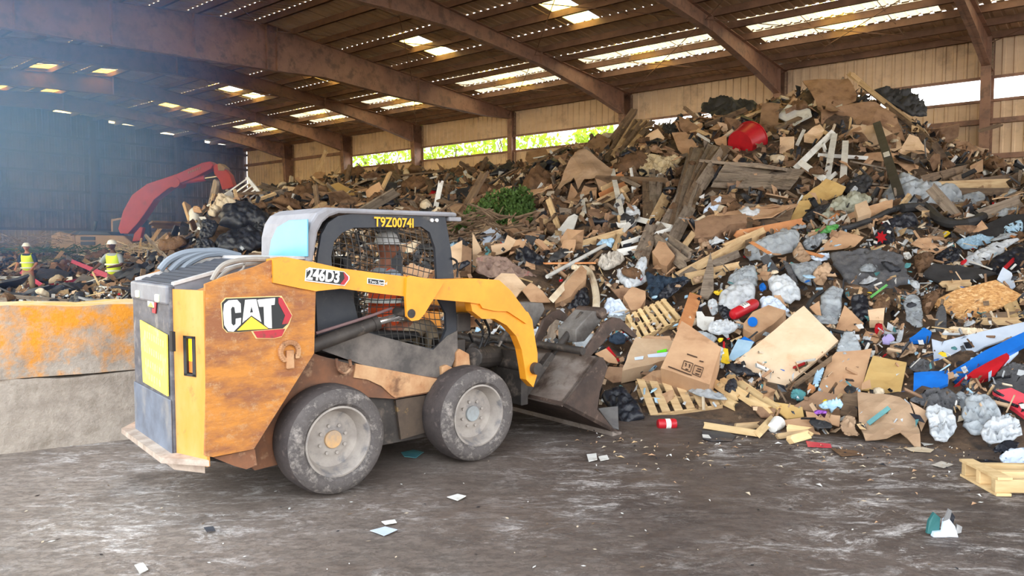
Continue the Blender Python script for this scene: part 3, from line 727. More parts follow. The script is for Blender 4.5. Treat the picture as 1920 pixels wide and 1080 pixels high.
Dm = np.sqrt(((CA[:, None, :2]-CA[None, :, :2])**2).sum(-1))
Aug = np.zeros((nC+3, nC+3)); Aug[:nC, :nC] = Dm+np.eye(nC)*-.15; Aug[:nC, nC] = 1; Aug[:nC, nC+1:] = CA[:, :2]; Aug[nC:, :nC] = Aug[:nC, nC:].T
sol = np.linalg.solve(Aug, np.concatenate([CA[:, 2], np.zeros(3)]))
GX0, GY0, GS = -22.0, 4.0, .2; GNX, GNY = 210, 200
gx = GX0+GS*np.arange(GNX); gy = GY0+GS*np.arange(GNY); XX, YY = np.meshgrid(gx, gy)
HH = np.zeros_like(XX)
for i in range(nC): HH += sol[i]*np.sqrt((XX-CA[i, 0])**2+(YY-CA[i, 1])**2)
HH += sol[nC]+sol[nC+1]*XX+sol[nC+2]*YY
# keep a clear lane for the two people
HH = HH-.2*np.clip(HH, 0, 1); HH = np.clip(HH, -.3, 7)
def hgt(x, y):
    fx = (x-GX0)/GS; fy = (y-GY0)/GS
    i = int(min(max(fx, 0), GNX-2)); j = int(min(max(fy, 0), GNY-2)); a = min(max(fx-i, 0), 1); b = min(max(fy-j, 0), 1)
    return (HH[j, i]*(1-a)+HH[j, i+1]*a)*(1-b)+(HH[j+1, i]*(1-a)+HH[j+1, i+1]*a)*b
def gh(x, y): return max(0.0, hgt(x, y))
def hn(x, y, e=.35):
    return Vector((gh(x-e, y)-gh(x+e, y), gh(x, y-e)-gh(x, y+e), 2*e)).normalized()
def hit(u, v):
    r = ray(u, v); r = r/r.y; k = 4.2; best = (9e9, 30.0)
    while k < 44:
        p = EYEV+r*k
        if p.z < gh(p.x, p.y):
            lo, hi = k-.1, k
            for _ in range(8):
                m = (lo+hi)/2; p = EYEV+r*m
                if p.z < gh(p.x, p.y): hi = m
                else: lo = m
            p = EYEV+r*hi; return p
        if p.dot(nW) > DW-1.0 or p.y > 36: break
        g_ = gh(p.x, p.y)
        if g_ > .25: best = min(best, ((p.z-g_)/k, k))     # nothing behind: it perches on the nearest crest
        k += .1
    return EYEV+r*best[1]
m_mound = mat('packed_rubbish_soil', (70, 56, 46), .9, var=(112, 90, 70), amt=.5, scale=3, dirt=(50, 42, 38), damt=.35, dscale=5, bump=1.0, bscale=14, detail=9)
mb = MB(); pts = []
for j in range(GNY):
    for i in range(GNX):
        x, y = gx[i], gy[j]; z = HH[j, i]
        if z > 0: z += (noise.fractal(Vector((x*1.1, y*1.1, 0)), 1, 2, 4)-.1)*min(.22, z*.5+.02)-.03
        pts.append((x, y, z))
fs = []
for j in range(GNY-1):
    for i in range(GNX-1):
        p = Vector((gx[i]+GS/2, gy[j]+GS/2, 0))
        if p.dot(nW) > DW-.9 or p.dot(wW) > TE-.6: continue
        if max(HH[j, i], HH[j+1, i], HH[j, i+1], HH[j+1, i+1]) < -.02: continue
        fs.append((j*GNX+i, j*GNX+i+1, (j+1)*GNX+i+1, (j+1)*GNX+i))
mb.add(pts, fs)
o = mb.build('rubbish_heap', m_mound, None, 'all')
bm = bmesh.new(); bm.from_mesh(o.data); bmesh.ops.delete(bm, geom=[v for v in bm.verts if not v.link_faces], context='VERTS'); bm.to_mesh(o.data); bm.free()
tag(o, 'great sloping heap of packed earth and crushed rubbish against the wall', 'rubbish heap', None, 'stuff')
# ---------- debris materials ----------
def M(n, c, v=None, **k): return mat(n, c, k.pop('rough', .8), var=v, rnd=k.pop('rnd', .16), **k)
K = {
 'card': M('cardboard', (190, 154, 120), (170, 132, 100), scale=2, dirt=(146, 108, 78), damt=.18, dscale=3, bump=.1, bscale=20),
 'card2': M('weathered_cardboard', (154, 122, 96), (126, 98, 76), scale=3, dirt=(110, 80, 60), damt=.3, dscale=3),
 'cardlight': M('pale_cardboard', (214, 186, 154), (196, 164, 132), scale=2, dirt=(170, 134, 100), damt=.16, dscale=3),
 'kraft': M('kraft_paper', (184, 156, 128), (160, 130, 102), scale=2, bump=.4, bscale=9),
 'wood': M('fresh_timber', (206, 178, 136), (178, 146, 106), scale=3, stretch=(1, 9, 9), dirt=(150, 116, 80), damt=.2, dscale=5, bump=.2),
 'woodgrey': M('grey_weathered_timber', (150, 136, 120), (112, 98, 86), scale=2.5, stretch=(1, 12, 12), dirt=(84, 72, 62), damt=.28, dscale=5, bump=.4),
 'woodbrown': M('brown_old_timber', (128, 106, 84), (96, 78, 62), scale=3, stretch=(1, 10, 10), dirt=(76, 60, 48), damt=.3, dscale=5, bump=.3),
 'pallet': M('pallet_timber', (222, 194, 146), (200, 168, 120), scale=3, stretch=(1, 6, 6), dirt=(176, 140, 96), damt=.15, dscale=6),
 'osb': M('strand_board', (206, 160, 104), (170, 120, 72), scale=22, stretch=(1, 2.6, 1), hardness=.05, dirt=(226, 190, 140), damt=.35, dscale=18),
 'plywood': M('plywood_sheet', (170, 140, 110), (148, 118, 92), scale=1.5, stretch=(1, 5, 1), dirt=(140, 106, 78), damt=.25, dscale=3),
 'ochre': M('ochre_board', (204, 172, 112), (190, 154, 94), scale=2, dirt=(160, 128, 84), damt=.15),
 'cream': M('cream_plaster_board', (232, 208, 178), (222, 190, 156), scale=3, dirt=(206, 166, 130), damt=.24, dscale=4),
 'white': M('white_painted', (226, 226, 222), (206, 204, 198), scale=5, dirt=(166, 158, 148), damt=.2, dscale=6, rough=.6),
 'bag': M('white_plastic_bag', (226, 230, 234), (188, 194, 200), scale=4, rough=.35, trans=.25, bump=.5, bscale=12),
 'clear': M('clear_film', (204, 212, 218), (164, 170, 176), scale=5, rough=.16, trans=.2, bump=.8, bscale=10, alpha=.7),
 'cloudy': M('greenish_clear_bag', (176, 178, 160), (148, 146, 128), scale=3, rough=.35, trans=.2, bump=.6, bscale=9),
 'blackbag': M('black_plastic', (28, 30, 36), (44, 46, 54), scale=5, rough=.35, bump=.6, bscale=10),
 'rubber': M('black_rubber_sheet', (40, 40, 42), (58, 58, 60), scale=4, rough=.6, bump=.3),
 'greymat': M('grey_carpet', (92, 92, 94), (74, 74, 78), scale=7, rough=.95, bump=.7, bscale=40, dirt=(112, 106, 100), damt=.2),
 'foam': M('foam_lump', (218, 204, 180), (196, 176, 148), scale=5, bump=.5),
 'fibre': M('fibre_stuffing', (204, 198, 188), (170, 160, 148), scale=8, bump=.8, bscale=20),
 'blue': M('blue_plastic', (28, 112, 204), (22, 96, 184), scale=3, rough=.4, rnd=.06),
 'paleblue': M('pale_blue_fabric', (176, 206, 226), (150, 186, 212), scale=4, rough=.7),
 'bluewhite': M('bluish_white_sheet', (206, 218, 234), (190, 204, 224), scale=2, rough=.5),
 'red': M('red_plastic', (186, 30, 40), (160, 26, 36), scale=4, rough=.4, rnd=.08),
 'pink': M('pink_red_plastic', (222, 84, 96), (206, 60, 74), scale=3, rough=.4),
 'yellow': M('yellow_plastic', (238, 204, 60), (222, 186, 44), scale=5, rough=.5),
 'orange': M('orange_stained', (206, 142, 92), (186, 122, 76), scale=3, dirt=(226, 168, 112), damt=.3),
 'green': M('green_plastic', (120, 196, 110), (90, 170, 90), scale=5, rough=.4, trans=.2),
 'purple': M('purple_plastic', (150, 90, 180), None, rough=.5),
 'lilac': M('lilac_plastic', (176, 164, 214), None, rough=.5),
 'metal': M('galvanised_metal', (170, 170, 170), (140, 140, 142), scale=5, rough=.4, metal=.5),
 'darkmetal': M('dark_scrap_metal', (70, 72, 78), (50, 52, 58), scale=5, rough=.6, dirt=(110, 90, 76), damt=.25),
 'teal': M('teal_scrap', (90, 150, 150), (70, 120, 130), scale=6, rough=.5),
 'jeans': M('dark_blue_cloth', (40, 58, 76), (28, 40, 56), scale=6, bump=.5),
 'crimson': M('crimson_beam', (188, 60, 92), (168, 48, 80), scale=3, rough=.6),
 'sofa': M('dusty_pinkish_carpet', (150, 126, 112), (122, 100, 90), scale=7, bump=.7, bscale=30, dirt=(180, 74, 84), damt=.12, dscale=5),
 'insul': M('stuffing_yellowed', (214, 196, 160), (190, 168, 130), scale=6, bump=.8, bscale=15),
 'earth': M('brown_fibre', (118, 88, 62), (92, 68, 48), scale=9, bump=.9, bscale=20),
}
HERO = []     # (object, (u, v), short landmark phrase)
def reg(o, P, short=None):
    if short: HERO.append((short, P.copy()))
    return o
def crumple(p, amp, sc, seed=0):
    q = Vector((p.x*sc+seed*7.1, p.y*sc-seed*3.3, p.z*sc+seed))
    return noise.noise(q)*amp+noise.noise(q*2.3)*amp*.45
SEED = [0]
def outline_grid(P2, step):
    """triangulate polygon (2D) with interior points"""
    xs = [p[0] for p in P2]; ys = [p[1] for p in P2]
    pts = [Vector(p) for p in P2]; edges = [(i, (i+1) % len(P2)) for i in range(len(P2))]
    # extra boundary points
    b = []
    for i in range(len(P2)):
        a, c = Vector(P2[i]), Vector(P2[(i+1) % len(P2)]); n = max(1, int((c-a).length/step))
        for k in range(n): b.append(a+(c-a)*(k/n))
    pts = b; edges = [(i, (i+1) % len(b)) for i in range(len(b))]
    def inside(p):
        c = False; n = len(P2)
        for i in range(n):
            a, d = P2[i], P2[(i+1) % n]
            if (a[1] > p[1]) != (d[1] > p[1]) and p[0] < (d[0]-a[0])*(p[1]-a[1])/(d[1]-a[1]+1e-12)+a[0]: c = not c
        return c
    def bd(p):
        m = 9e9; n = len(P2)
        for i in range(n):
            a, d = Vector(P2[i]), Vector(P2[(i+1) % n]); ab = d-a; t = max(0, min(1, (p-a).dot(ab)/(ab.length_squared+1e-12))); m = min(m, (a+ab*t-p).length)
        return m
    y = min(ys)+step*.5; row = 0
    while y < max(ys):
        x = min(xs)+step*(.5 if row % 2 else 0)
        while x < max(xs):
            q = Vector((x, y))
            if inside(q) and bd(q) > step*.45: pts.append(q)
            x += step
        y += step*.87; row += 1
    V, E, Fc, *_ = delaunay_2d_cdt(pts, edges, [], 1, 1e-6)
    return V, [tuple(f) for f in Fc], bd
def frame(poly, P=None, n=None, tilt=None, lift=.0):
    u = sum(p[0] for p in poly)/len(poly); v = sum(p[1] for p in poly)/len(poly)
    if P is None: P = hit(u, v)
    if n is None:
        n = hn(P.x, P.y, .6)
        vd = (EYEV-P).normalized(); n = (n+vd*.35).normalized()
    if tilt: n = (n+Vector(tilt)).normalized()
    if (EYEV-P).dot(n) < 0: n = -n
    # pull back along the sight line so it lies on top
    if lift: P = P+(EYEV-P).normalized()*lift
    ex = Vector((n.y, -n.x, 0))
    ex = ex.normalized() if ex.length > .05 else Vector((1, 0, 0))
    ex = -ex if ex.x < 0 else ex
    ey = n.cross(ex)
    Q = [on_plane(a, b, P, n)-P for a, b in poly]
    P2 = [(q.dot(ex), q.dot(ey)) for q in Q]
    R = Matrix((ex, ey, n)).transposed().to_4x4(); R.translation = P
    return P, n, P2, R
def finish(o, R, name, label, cat, group=None, parent=None):
    o.matrix_world = R
    if label: tag(o, label, cat, group)
    return o
def sheet(name, poly, m, label, cat, th=.01, amp=.02, sc=2.5, tilt=None, lift=.08, bow=0, group=None, short=None, step=None, P=None, n=None, holes=None):
    SEED[0] += 1; sd = SEED[0]
    P, n, P2, R = frame(poly, P, n, tilt, lift)
    sz = max(max(p[0] for p in P2)-min(p[0] for p in P2), max(p[1] for p in P2)-min(p[1] for p in P2))
    V, Fc, bd = outline_grid(P2, step or max(.05, sz/9))
    vs = [(v.x, v.y, crumple(Vector((v.x, v.y, 0)), amp, sc/max(.6, sz), sd)+bow*((v.x/sz)**2*4-.5)) for v in V]
    mb = MB(); mb.add(vs, Fc, K.get(m, m) if isinstance(m, str) else m)
    o = mb.build(name, None, None, smooth=False, sol=th)
    reg(o, P, short); return finish(o, R, name, label, cat, group)
def bag(name, poly, m, label, cat, puff=.5, amp=.05, sc=5, tilt=None, lift=.1, group=None, short=None, P=None, n=None):
    SEED[0] += 1; sd = SEED[0]
    P, n, P2, R = frame(poly, P, n, tilt, lift)
    for _ in range(2):       # soften the corners of the outline
        P2 = [q for i in range(len(P2)) for q in ((P2[i][0]*.8+P2[(i+1) % len(P2)][0]*.2, P2[i][1]*.8+P2[(i+1) % len(P2)][1]*.2), (P2[i][0]*.2+P2[(i+1) % len(P2)][0]*.8, P2[i][1]*.2+P2[(i+1) % len(P2)][1]*.8))]
    sz = max(max(p[0] for p in P2)-min(p[0] for p in P2), max(p[1] for p in P2)-min(p[1] for p in P2))
    P2 = [(x*(1+jj), y*(1+jj)) for x, y in P2 for jj in (noise.noise(Vector((x/sz*7, y/sz*7, sd)))*.22,)]      # ragged edge
    V, Fc, bd = outline_grid(P2, max(.018, sz/28))
    mx = max(bd(v) for v in V) or .1
    top = []; bot = []
    for v in V:
        d = bd(v)/mx; d = max(0, min(1, d)); h = math.sqrt(max(0, 1-(1-d)**2))*mx*puff*1.6
        q = Vector((v.x, v.y, h)); w = crumple(q, amp, sc/max(.4, sz), sd); r2 = abs(noise.noise(q*(9/max(.4, sz))+Vector((sd, 0, 0))))*amp*2.1+abs(noise.noise(q*(20/max(.4, sz))+Vector((sd, 3, 0))))*amp*.9
        top.append((v.x, v.y, h+(w-r2)*min(1, d*3))); bot.append((v.x, v.y, -h*.35))
    nV = len(V); mb = MB(); mb.add(top+bot, Fc+[tuple(nV+i for i in f)[::-1] for f in Fc], K.get(m, m) if isinstance(m, str) else m)
    o = mb.build(name, None, None)
    bm = bmesh.new(); bm.from_mesh(o.data); bmesh.ops.remove_doubles(bm, verts=bm.verts, dist=.0005); bmesh.ops.recalc_face_normals(bm, faces=bm.faces); bm.to_mesh(o.data); bm.free()
    o.data.polygons.foreach_set('use_smooth', [True]*len(o.data.polygons))
    reg(o, P, short); return finish(o, R, name, label, cat, group)
def seg3(a, b, la=.1, lb=.1):
    A = hit(*a); A += (EYEV-A).normalized()*la
    Bp = hit(*b); Bp += (EYEV-Bp).normalized()*lb
    return A, Bp
def stick(name, a, b, w, m, label, cat, th=None, la=.1, lb=.1, roll=0, group=None, short=None, depth=None, jag=True, A=None, Bq=None, round_=False, tilt=None):
    """beam between two seen points; if depth given both ends share a's distance (stands up)"""
    if A is None:
        A, Bq = seg3(a, b, la, lb)
        if depth is not None:
            Y = A.y+depth; r = ray(*b); Bq = EYEV+r*(Y/r.y)
    d = Bq-A; L = d.length; th = th or w*.3
    up = (EYEV-A).normalized(); z = (up-d.normalized()*up.dot(d.normalized())).normalized(); x = d.normalized(); y = z.cross(x)
    R = Matrix((x, y, z)).transposed().to_4x4()
    R = R@Matrix.Rotation(roll, 4, 'X'); R.translation = (A+Bq)/2
    rs = random.Random(int(L*1000)+int(A.x*100)); mb = MB(); mm = K.get(m, m) if isinstance(m, str) else m
    if round_: mb.cyl((-L/2, 0, 0), (L/2, 0, 0), w/2, 12, m=mm)
    else:
        poly = [(-L/2, -w/2), (L/2, -w/2)]
        if jag: poly += [(L/2+rs.uniform(-.5, .5)*w, -w*.1), (L/2-rs.uniform(0, .8)*w, w*.2)]
        poly += [(L/2, w/2), (-L/2, w/2)]
        if jag: poly += [(-L/2-rs.uniform(-.5, .6)*w, w*.1)]
        mb.prism([(p[0], p[1], -th/2) for p in poly], (0, 0, th), mm)
    o = mb.build(name, None, None, smooth=round_)
    reg(o, (A+Bq)/2, short)
    return finish(o, R, name, label, cat, group)
def cyl3(name, a, b, r, m, label, cat, la=.15, lb=.15, group=None, short=None, r2=None):
    A, Bq = seg3(a, b, la, lb); d = Bq-A; L = d.length; q = d.to_track_quat('X', 'Z').to_matrix().to_4x4(); q.translation = (A+Bq)/2
    mb = MB(); r2 = r2 or r; e = min(r, L/4)
    mb.lathe([(0, -L/2), (r*.7, -L/2+.02*L), (r, -L/2+e*.6), (r, L/2-e), (r2*.75, L/2-e*.3), (0, L/2)], (0, 0, 0), 20, K.get(m, m) if isinstance(m, str) else m, 'x')
    o = mb.build(name, None, None, True); reg(o, (A+Bq)/2, short); return finish(o, q, name, label, cat, group)
def hose(name, pts, r, m, label, cat, lift=.12, sub=4):
    P = []
    for u, v in pts: p = hit(u, v); P.append(p+(EYEV-p).normalized()*lift)
    c = sum(P, Vector())/len(P); mb = MB(); mb.tube([p-c for p in P], r, 8, K.get(m, m) if isinstance(m, str) else m, sub)
    o = mb.build(name, None, None, True, loc=c); reg(o, c); return tag(o, label, cat)
def carton(name, c, dims, eul, label, m='card', flaps=(1, 1, 1, 1), short=None, P=None, lift=.1, openz=True, tape=False, group=None, fl=.9):
    """box: body of four walls and a floor, plus flaps"""
    if P is None: P = hit(*c); P = P+(EYEV-P).normalized()*lift
    R = Euler(eul).to_matrix().to_4x4(); R.translation = P
    t = empty(name, (0, 0, 0)); t.matrix_world = R; tag(t, label, 'cardboard box', group)
    X, Y, Z = [d/2 for d in dims]; w = .008; mm = K[m]
    mb = MB(); mb.bb((-X, -Y, -Z), (X, Y, -Z+w)); mb.bb((-X, -Y, -Z), (-X+w, Y, Z)); mb.bb((X-w, -Y, -Z), (X, Y, Z)); mb.bb((-X, -Y, -Z), (X, -Y+w, Z)); mb.bb((-X, Y-w, -Z), (X, Y, Z))
    if not openz: mb.bb((-X, -Y, Z-w), (X, Y, Z))
    mb.build('box_body', mm, t)
    rs = random.Random(SEED[0]); SEED[0] += 1
    if openz:
        for k, on in enumerate(flaps):
            if not on: continue
            a = rs.uniform(.2, 1.3)*(1 if on > 0 else -1); h = min(X, Y)*fl
            mb = MB()
            if k == 0: mb.prism([(-X, -Y, Z), (X, -Y, Z), (X*.95, -Y-h*math.sin(a), Z+h*math.cos(a)), (-X*.95, -Y-h*math.sin(a), Z+h*math.cos(a))], (0, .006, 0))
            if k == 1: mb.prism([(-X, Y, Z), (X, Y, Z), (X*.95, Y+h*math.sin(a), Z+h*math.cos(a)), (-X*.95, Y+h*math.sin(a), Z+h*math.cos(a))], (0, -.006, 0))
            if k == 2: mb.prism([(-X, -Y, Z), (-X, Y, Z), (-X-h*math.sin(a), Y*.95, Z+h*math.cos(a)), (-X-h*math.sin(a), -Y*.95, Z+h*math.cos(a))], (.006, 0, 0))
            if k == 3: mb.prism([(X, -Y, Z), (X, Y, Z), (X+h*math.sin(a), Y*.95, Z+h*math.cos(a)), (X+h*math.sin(a), -Y*.95, Z+h*math.cos(a))], (-.006, 0, 0))
            mb.build('box_flap', K['cardlight'] if k % 2 and m == 'card' else mm, t)
    reg(t, P, short); return t
def pallet(label, P, eul, L=1.1, W=.9, ndk=6, m='pallet', short=None, skip=(), group=None):
    R = Euler(eul).to_matrix().to_4x4(); R.translation = P
    t = empty('wooden_pallet', (0, 0, 0)); t.matrix_world = R; tag(t, label, 'pallet', group)
    rs = random.Random(SEED[0]); SEED[0] += 1
    for y in (-W/2+.04, 0, W/2-.04):
        mb = MB(); mb.box((0, y, 0), (L, .05, .09)); mb.build('stringer', K[m], t, bevel=.004)
    for k in range(ndk):
        if k in skip: continue
        x = -L/2+.05+(L-.1)*k/(ndk-1); mb = MB(); mb.box((x, rs.uniform(-.01, .01), .055), (.1, W*rs.uniform(.93, 1.03), .018), Euler((0, 0, rs.uniform(-.04, .04)))); mb.build('deck_board', K[m], t)
    for k in range(3):
        x = -L/2+.05+(L-.1)*k/2; mb = MB(); mb.box((x, 0, -.055), (.1, W, .018)); mb.build('bottom_board', K[m], t)
    reg(t, P, short); return t
# ================= individually placed debris =================
def cv(x0, y0, s): return lambda *p: [(x0+a/s, y0+b/s) for a, b in p]
T3 = cv(1200, 120, 2.667); T5 = cv(1150, 380, 3.376); T6 = cv(1500, 340, 3.6); T7 = cv(1100, 560, 3.857); T8 = cv(1480, 600, 2.4545)
T2 = cv(840, 200, 3.374); T4 = cv(840, 400, 3.6); T1 = cv(380, 260, 3.692); L5 = cv(0, 400, 4.5)
CS = 'cardboard_sheet'; C = 'cardboard sheet'
# --- crest and upper slope
sheet(CS, T3((812, 85), (1040, 70), (1085, 150), (1080, 180), (965, 225), (905, 245), (860, 160)), 'card2', 'large brown cardboard slab lying at the very top of the heap', C, .02, .08, lift=.25, short='the slab on the summit')
sheet(CS, T3((905, 235), (1085, 195), (1180, 190), (1280, 260), (1330, 390), (1240, 350), (1080, 300), (960, 320), (905, 300)), 'card2', 'wide reddish brown cardboard draped below the slab on the summit', C, .02, .12, lift=.18, short='the wide reddish cardboard under the summit')
sheet(CS, T3((610, 205), (700, 200), (690, 290), (750, 310), (740, 350), (650, 390), (585, 390), (600, 280)), 'card2', 'tall brown cardboard standing left of the pale grey board near the summit', C, .02, .08, lift=.2)
sheet('wide_board', T3((740, 205), (850, 225), (860, 260), (770, 310), (685, 265)), 'white', 'pale grey board lying slanted below the summit of the heap', 'board', .03, .03, lift=.3, short='the pale grey board below the summit')
sheet(CS, T3((1060, 305), (1200, 300), (1300, 370), (1310, 420), (1270, 440), (1130, 420), (1040, 350)), 'cardlight', 'big tan cardboard sheet with the black pole lying across it', C, .015, .08, lift=.2, short='the big tan sheet under the black pole')
sheet(CS, T3((1320, 395), (1345, 355), (1390, 370), (1450, 440), (1400, 480), (1290, 445)), 'cardlight', 'tan cardboard with torn edge right of the black pole', C, .015, .06, lift=.2)
sheet(CS, T3((1130, 450), (1280, 450), (1395, 510), (1385, 560), (1290, 500), (1100, 470)), 'card', 'long tan cardboard strip crossing behind the lower black pole', C, .015, .06, lift=.15)
sheet(CS, T3((820, 350), (900, 300), (925, 340), (880, 400), (820, 390)), 'cardlight', 'small tan cardboard piece above the white window bars', C, .015, .06, lift=.2)
bag('tarpaulin', T3((275, 215), (400, 165), (520, 180), (590, 190), (600, 250), (480, 300), (420, 290), (330, 250)), 'rubber', 'bunched dark grey tarpaulin on the crest left of the summit', 'tarpaulin', .25, .18, 7, lift=.2, short='the dark tarpaulin on the crest')
bag('tarpaulin', T3((1160, 120), (1230, 115), (1260, 150), (1330, 130), (1400, 190), (1450, 250), (1380, 270), (1260, 200)), 'rubber', 'dark grey tarpaulin folded over the right shoulder of the summit', 'tarpaulin', .3, .15, 6, lift=.2, short='the tarpaulin right of the summit')
W = 'wooden_board'
stick(W, *T3((1040, 45), (1430, 350)), .12, 'wood', 'long pale board running down right from the summit', 'board', short='the long pale board right of the summit', la=.3, lb=.3)
stick(W, *T3((1062, 50), (1300, 262)), .10, 'wood', 'shorter pale board parallel to the long one right of the summit', 'board', la=.4, lb=.4)
stick(W, *T3((1100, 100), (1500, 420)), .10, 'woodbrown', 'brown batten under the long pale board at the summit', 'board', la=.1, lb=.2)
stick(W, *T3((1700, 335), (1810, 302)), .10, 'woodbrown', 'brown stick poking out of the far right end of the heap', 'board', la=.2, lb=.5)
def tub(name, a, b, r, r2, m, label, cat, short=None, lift=.25, rim=.012):
    A, Bq = seg3(a, b, lift, lift); d = Bq-A; L = d.length; q = d.to_track_quat('Z', 'Y').to_matrix().to_4x4(); q.translation = A
    mb = MB(); mb.lathe([(0, 0), (r, 0), (r2, L), (r2+rim, L), (r2+rim, L-.03), (r2-.008, L-.02), (r-.01, .01), (0, .01)], (0, 0, 0), 24, K[m], 'z')
    o = mb.build(name, None, None, True); reg(o, A, short); return finish(o, q, name, label, cat)
tub('plastic_tub', *T3((500, 405), (560, 372)), .34, .42, 'red', 'red plastic tub lying on its side on the upper slope', 'tub', short='the red tub')
sheet('red_plastic_flap', T3((480, 345), (508, 338), (500, 436), (488, 430)), 'red', 'flat red plastic piece against the left side of the red tub', 'plastic piece', .03, .02, lift=.3)
sheet(CS, T3((195, 265), (340, 330), (365, 400), (290, 395), (200, 320)), 'card2', 'dark brown cardboard folded down left of the red tub', C, .02, .1, lift=.25, short='the dark folded cardboard left of the red tub')
sheet(CS, T3((160, 350), (230, 340), (300, 420), (290, 470), (250, 480), (190, 430)), 'card', 'tan torn cardboard below the dark folded cardboard', C, .02, .08, lift=.25)
sheet(CS, T3((370, 380), (432, 358), (436, 420), (380, 400)), 'card', 'small bright tan cardboard left beside the red tub', C, .02, .04, lift=.3)
bag('bed_sheet', T3((0, 460), (80, 450), (130, 470), (190, 445), (220, 480), (180, 510), (185, 555), (100, 560), (0, 590)), 'insul', 'crumpled cream sheet spread left of the leaning grey boards', 'sheet', .2, .12, 7, lift=.3, short='the crumpled cream sheet')
sheet('wide_board', T3((40, 370), (100, 290), (108, 320), (60, 350)), 'white', 'small white panel leaning above the crumpled cream sheet', 'board', .02, .02, lift=.4)
bag('rubber_sheet', T3((110, 300), (200, 310), (190, 360), (120, 350)), 'rubber', 'black rubbery sheet right of the small white panel', 'rubber sheet', .3, .08, 5, lift=.3)
# leaning grey boards
rs = random.Random(11)
rise = ['farthest left', 'second from the left', 'third from the left', 'fourth from the left', 'fifth from the left', 'middle one', 'fifth from the right', 'fourth from the right', 'third from the right', 'second from the right', 'farthest right']
for k in range(11):
    f = k/10
    a = (150+160*f+rs.uniform(-8, 8), 890-330*f+rs.uniform(-15, 15)); b = (262+175*f, 440-22*f+rs.uniform(-22, 22))
    stick('leaning_board', *T3(a, b), .26, ('woodgrey', 'woodbrown', 'woodgrey')[k % 3], 'weathered board in the steep leaning stack, '+rise[k], 'board', .035, la=.15+.04*k, lb=.35+.02*k, roll=rs.uniform(-.5, .5), group='boards leaning in a steep stack', short='the steep stack of leaning boards' if k == 5 else None)
for k in range(8):
    f = k/7; up = [(430, 497), (600, 490), (825, 540)]; lo = [(355, 620), (560, 607), (748, 632)]
    P = lambda t, i: (up[i][0]+(lo[i][0]-up[i][0])*t, up[i][1]+(lo[i][1]-up[i][1])*t)
    g = f*7/8; h = g+.135
    sheet('bowed_board', T3(P(g, 0), P(g, 1), P(g, 2), P(h, 2), P(h, 1), P(h, 0)), 'woodgrey', 'bowed grey board in the flat stack, '+['topmost', 'second from the top', 'third from the top', 'fourth from the top', 'fourth from the bottom', 'third from the bottom', 'second from the bottom', 'lowest'][k], 'board', .03, .015, lift=.45-.03*k, bow=.1, group='bowed grey boards in a flat stack', short='the flat stack of bowed boards' if k == 3 else None, tilt=(rs.uniform(-.1, .1), 0, rs.uniform(-.1, .1)), step=.4)
# white window bars, black pole
WB = 'window_bar'
for k, (a, b, l) in enumerate((((965, 340), (780, 520), 'white window bar sloping down left from the joint'), ((972, 352), (935, 572), 'white window bar standing nearly upright, middle of three'), ((1028, 388), (1015, 585), 'white upright window bar, rightmost of the three'), ((800, 490), (920, 575), 'broad grey-white bar lying crosswise under the window bars'))):
    stick(WB, *T3(a, b), .13, 'white', l, 'window frame bar', .05, la=.6, lb=.3, jag=False, short='the white window bars' if k == 1 else None)
for k, (a, b) in enumerate((((945, 575), (980, 545)), ((890, 455), (1140, 470)), ((785, 405), (820, 330)))):
    stick(WB, *T3(a, b), .08, 'white', ['short white bar at the foot of the window bars', 'thin pale bar lying level behind the window bars', 'short white bar above left of the window bars'][k], 'window frame bar', .03, la=.3, lb=.3, jag=False)
po = stick('black_pole', *T3((1185, 298), (1300, 668)), .17, 'rubber', 'long black pole leaning across the big tan cardboard sheet', 'pole', .08, la=.6, lb=.5, jag=False, short='the long black pole')
L_ = (po.data.vertices[1].co-po.data.vertices[0].co).length
mb = MB(); mb.box((.02, 0, .045), (.28, .12, .012)); q = mb.build('white_patch', K['white'], po); q['label'] = 'white patch on the pole'
# --- middle right
sheet('strand_board', T3((850, 640), (930, 575), (1030, 615), (1010, 650), (900, 700), (790, 680)), 'ochre', 'ochre chipboard sheet lying right of the bowed boards', 'board', .03, .04, lift=.25, short='the ochre chipboard sheet')
sheet('strand_board', T3((795, 690), (875, 680), (805, 790), (740, 800)), 'ochre', 'narrow ochre chipboard piece below the ochre chipboard sheet', 'board', .03, .03, lift=.2)
sheet(CS, T3((265, 830), (300, 770), (560, 720), (790, 700), (780, 715), (600, 770), (560, 792), (450, 800)), 'card', 'long tan cardboard strip lying below the bowed boards', C, .02, .05, lift=.35, short='the long tan strip')
sheet('wide_board', T3((570, 790), (770, 720), (745, 800), (600, 832)), 'woodbrown', 'dark mottled board under the long tan cardboard strip', 'board', .03, .03, lift=.2)
sheet('cardboard_box', T3((275, 830), (350, 803), (530, 792), (530, 832), (450, 842), (360, 905), (275, 905)), 'card2', 'brown crushed box beneath the left end of the long tan strip', 'cardboard box', .35, .03, lift=.2)
bag('paper_bag', T3((310, 740), (350, 690), (405, 660), (410, 690), (370, 750), (320, 760)), 'bluewhite', 'white paper bag above the long tan strip', 'bag', .3, .04, 6, lift=.35)
bag('rubber_tub', T3((1020, 640), (1030, 600), (1080, 555), (1150, 560), (1165, 600), (1120, 650), (1060, 660)), 'rubber', 'round black rubber tub above the greenish clear bag', 'tub', .3, .04, 3, lift=.3, short='the round black tub')
bag('paper_scrap', T3((1045, 640), (1075, 605), (1095, 625), (1060, 655)), 'bag', 'white scrap lying in the round black tub', 'scrap', .3, .03, 5, lift=.55)
bag('rubber_tray', T3((805, 765), (880, 715), (970, 688), (920, 735), (860, 790), (815, 788)), 'rubber', 'long black tray left of the greenish clear bag', 'tray', .25, .03, 3, lift=.3)
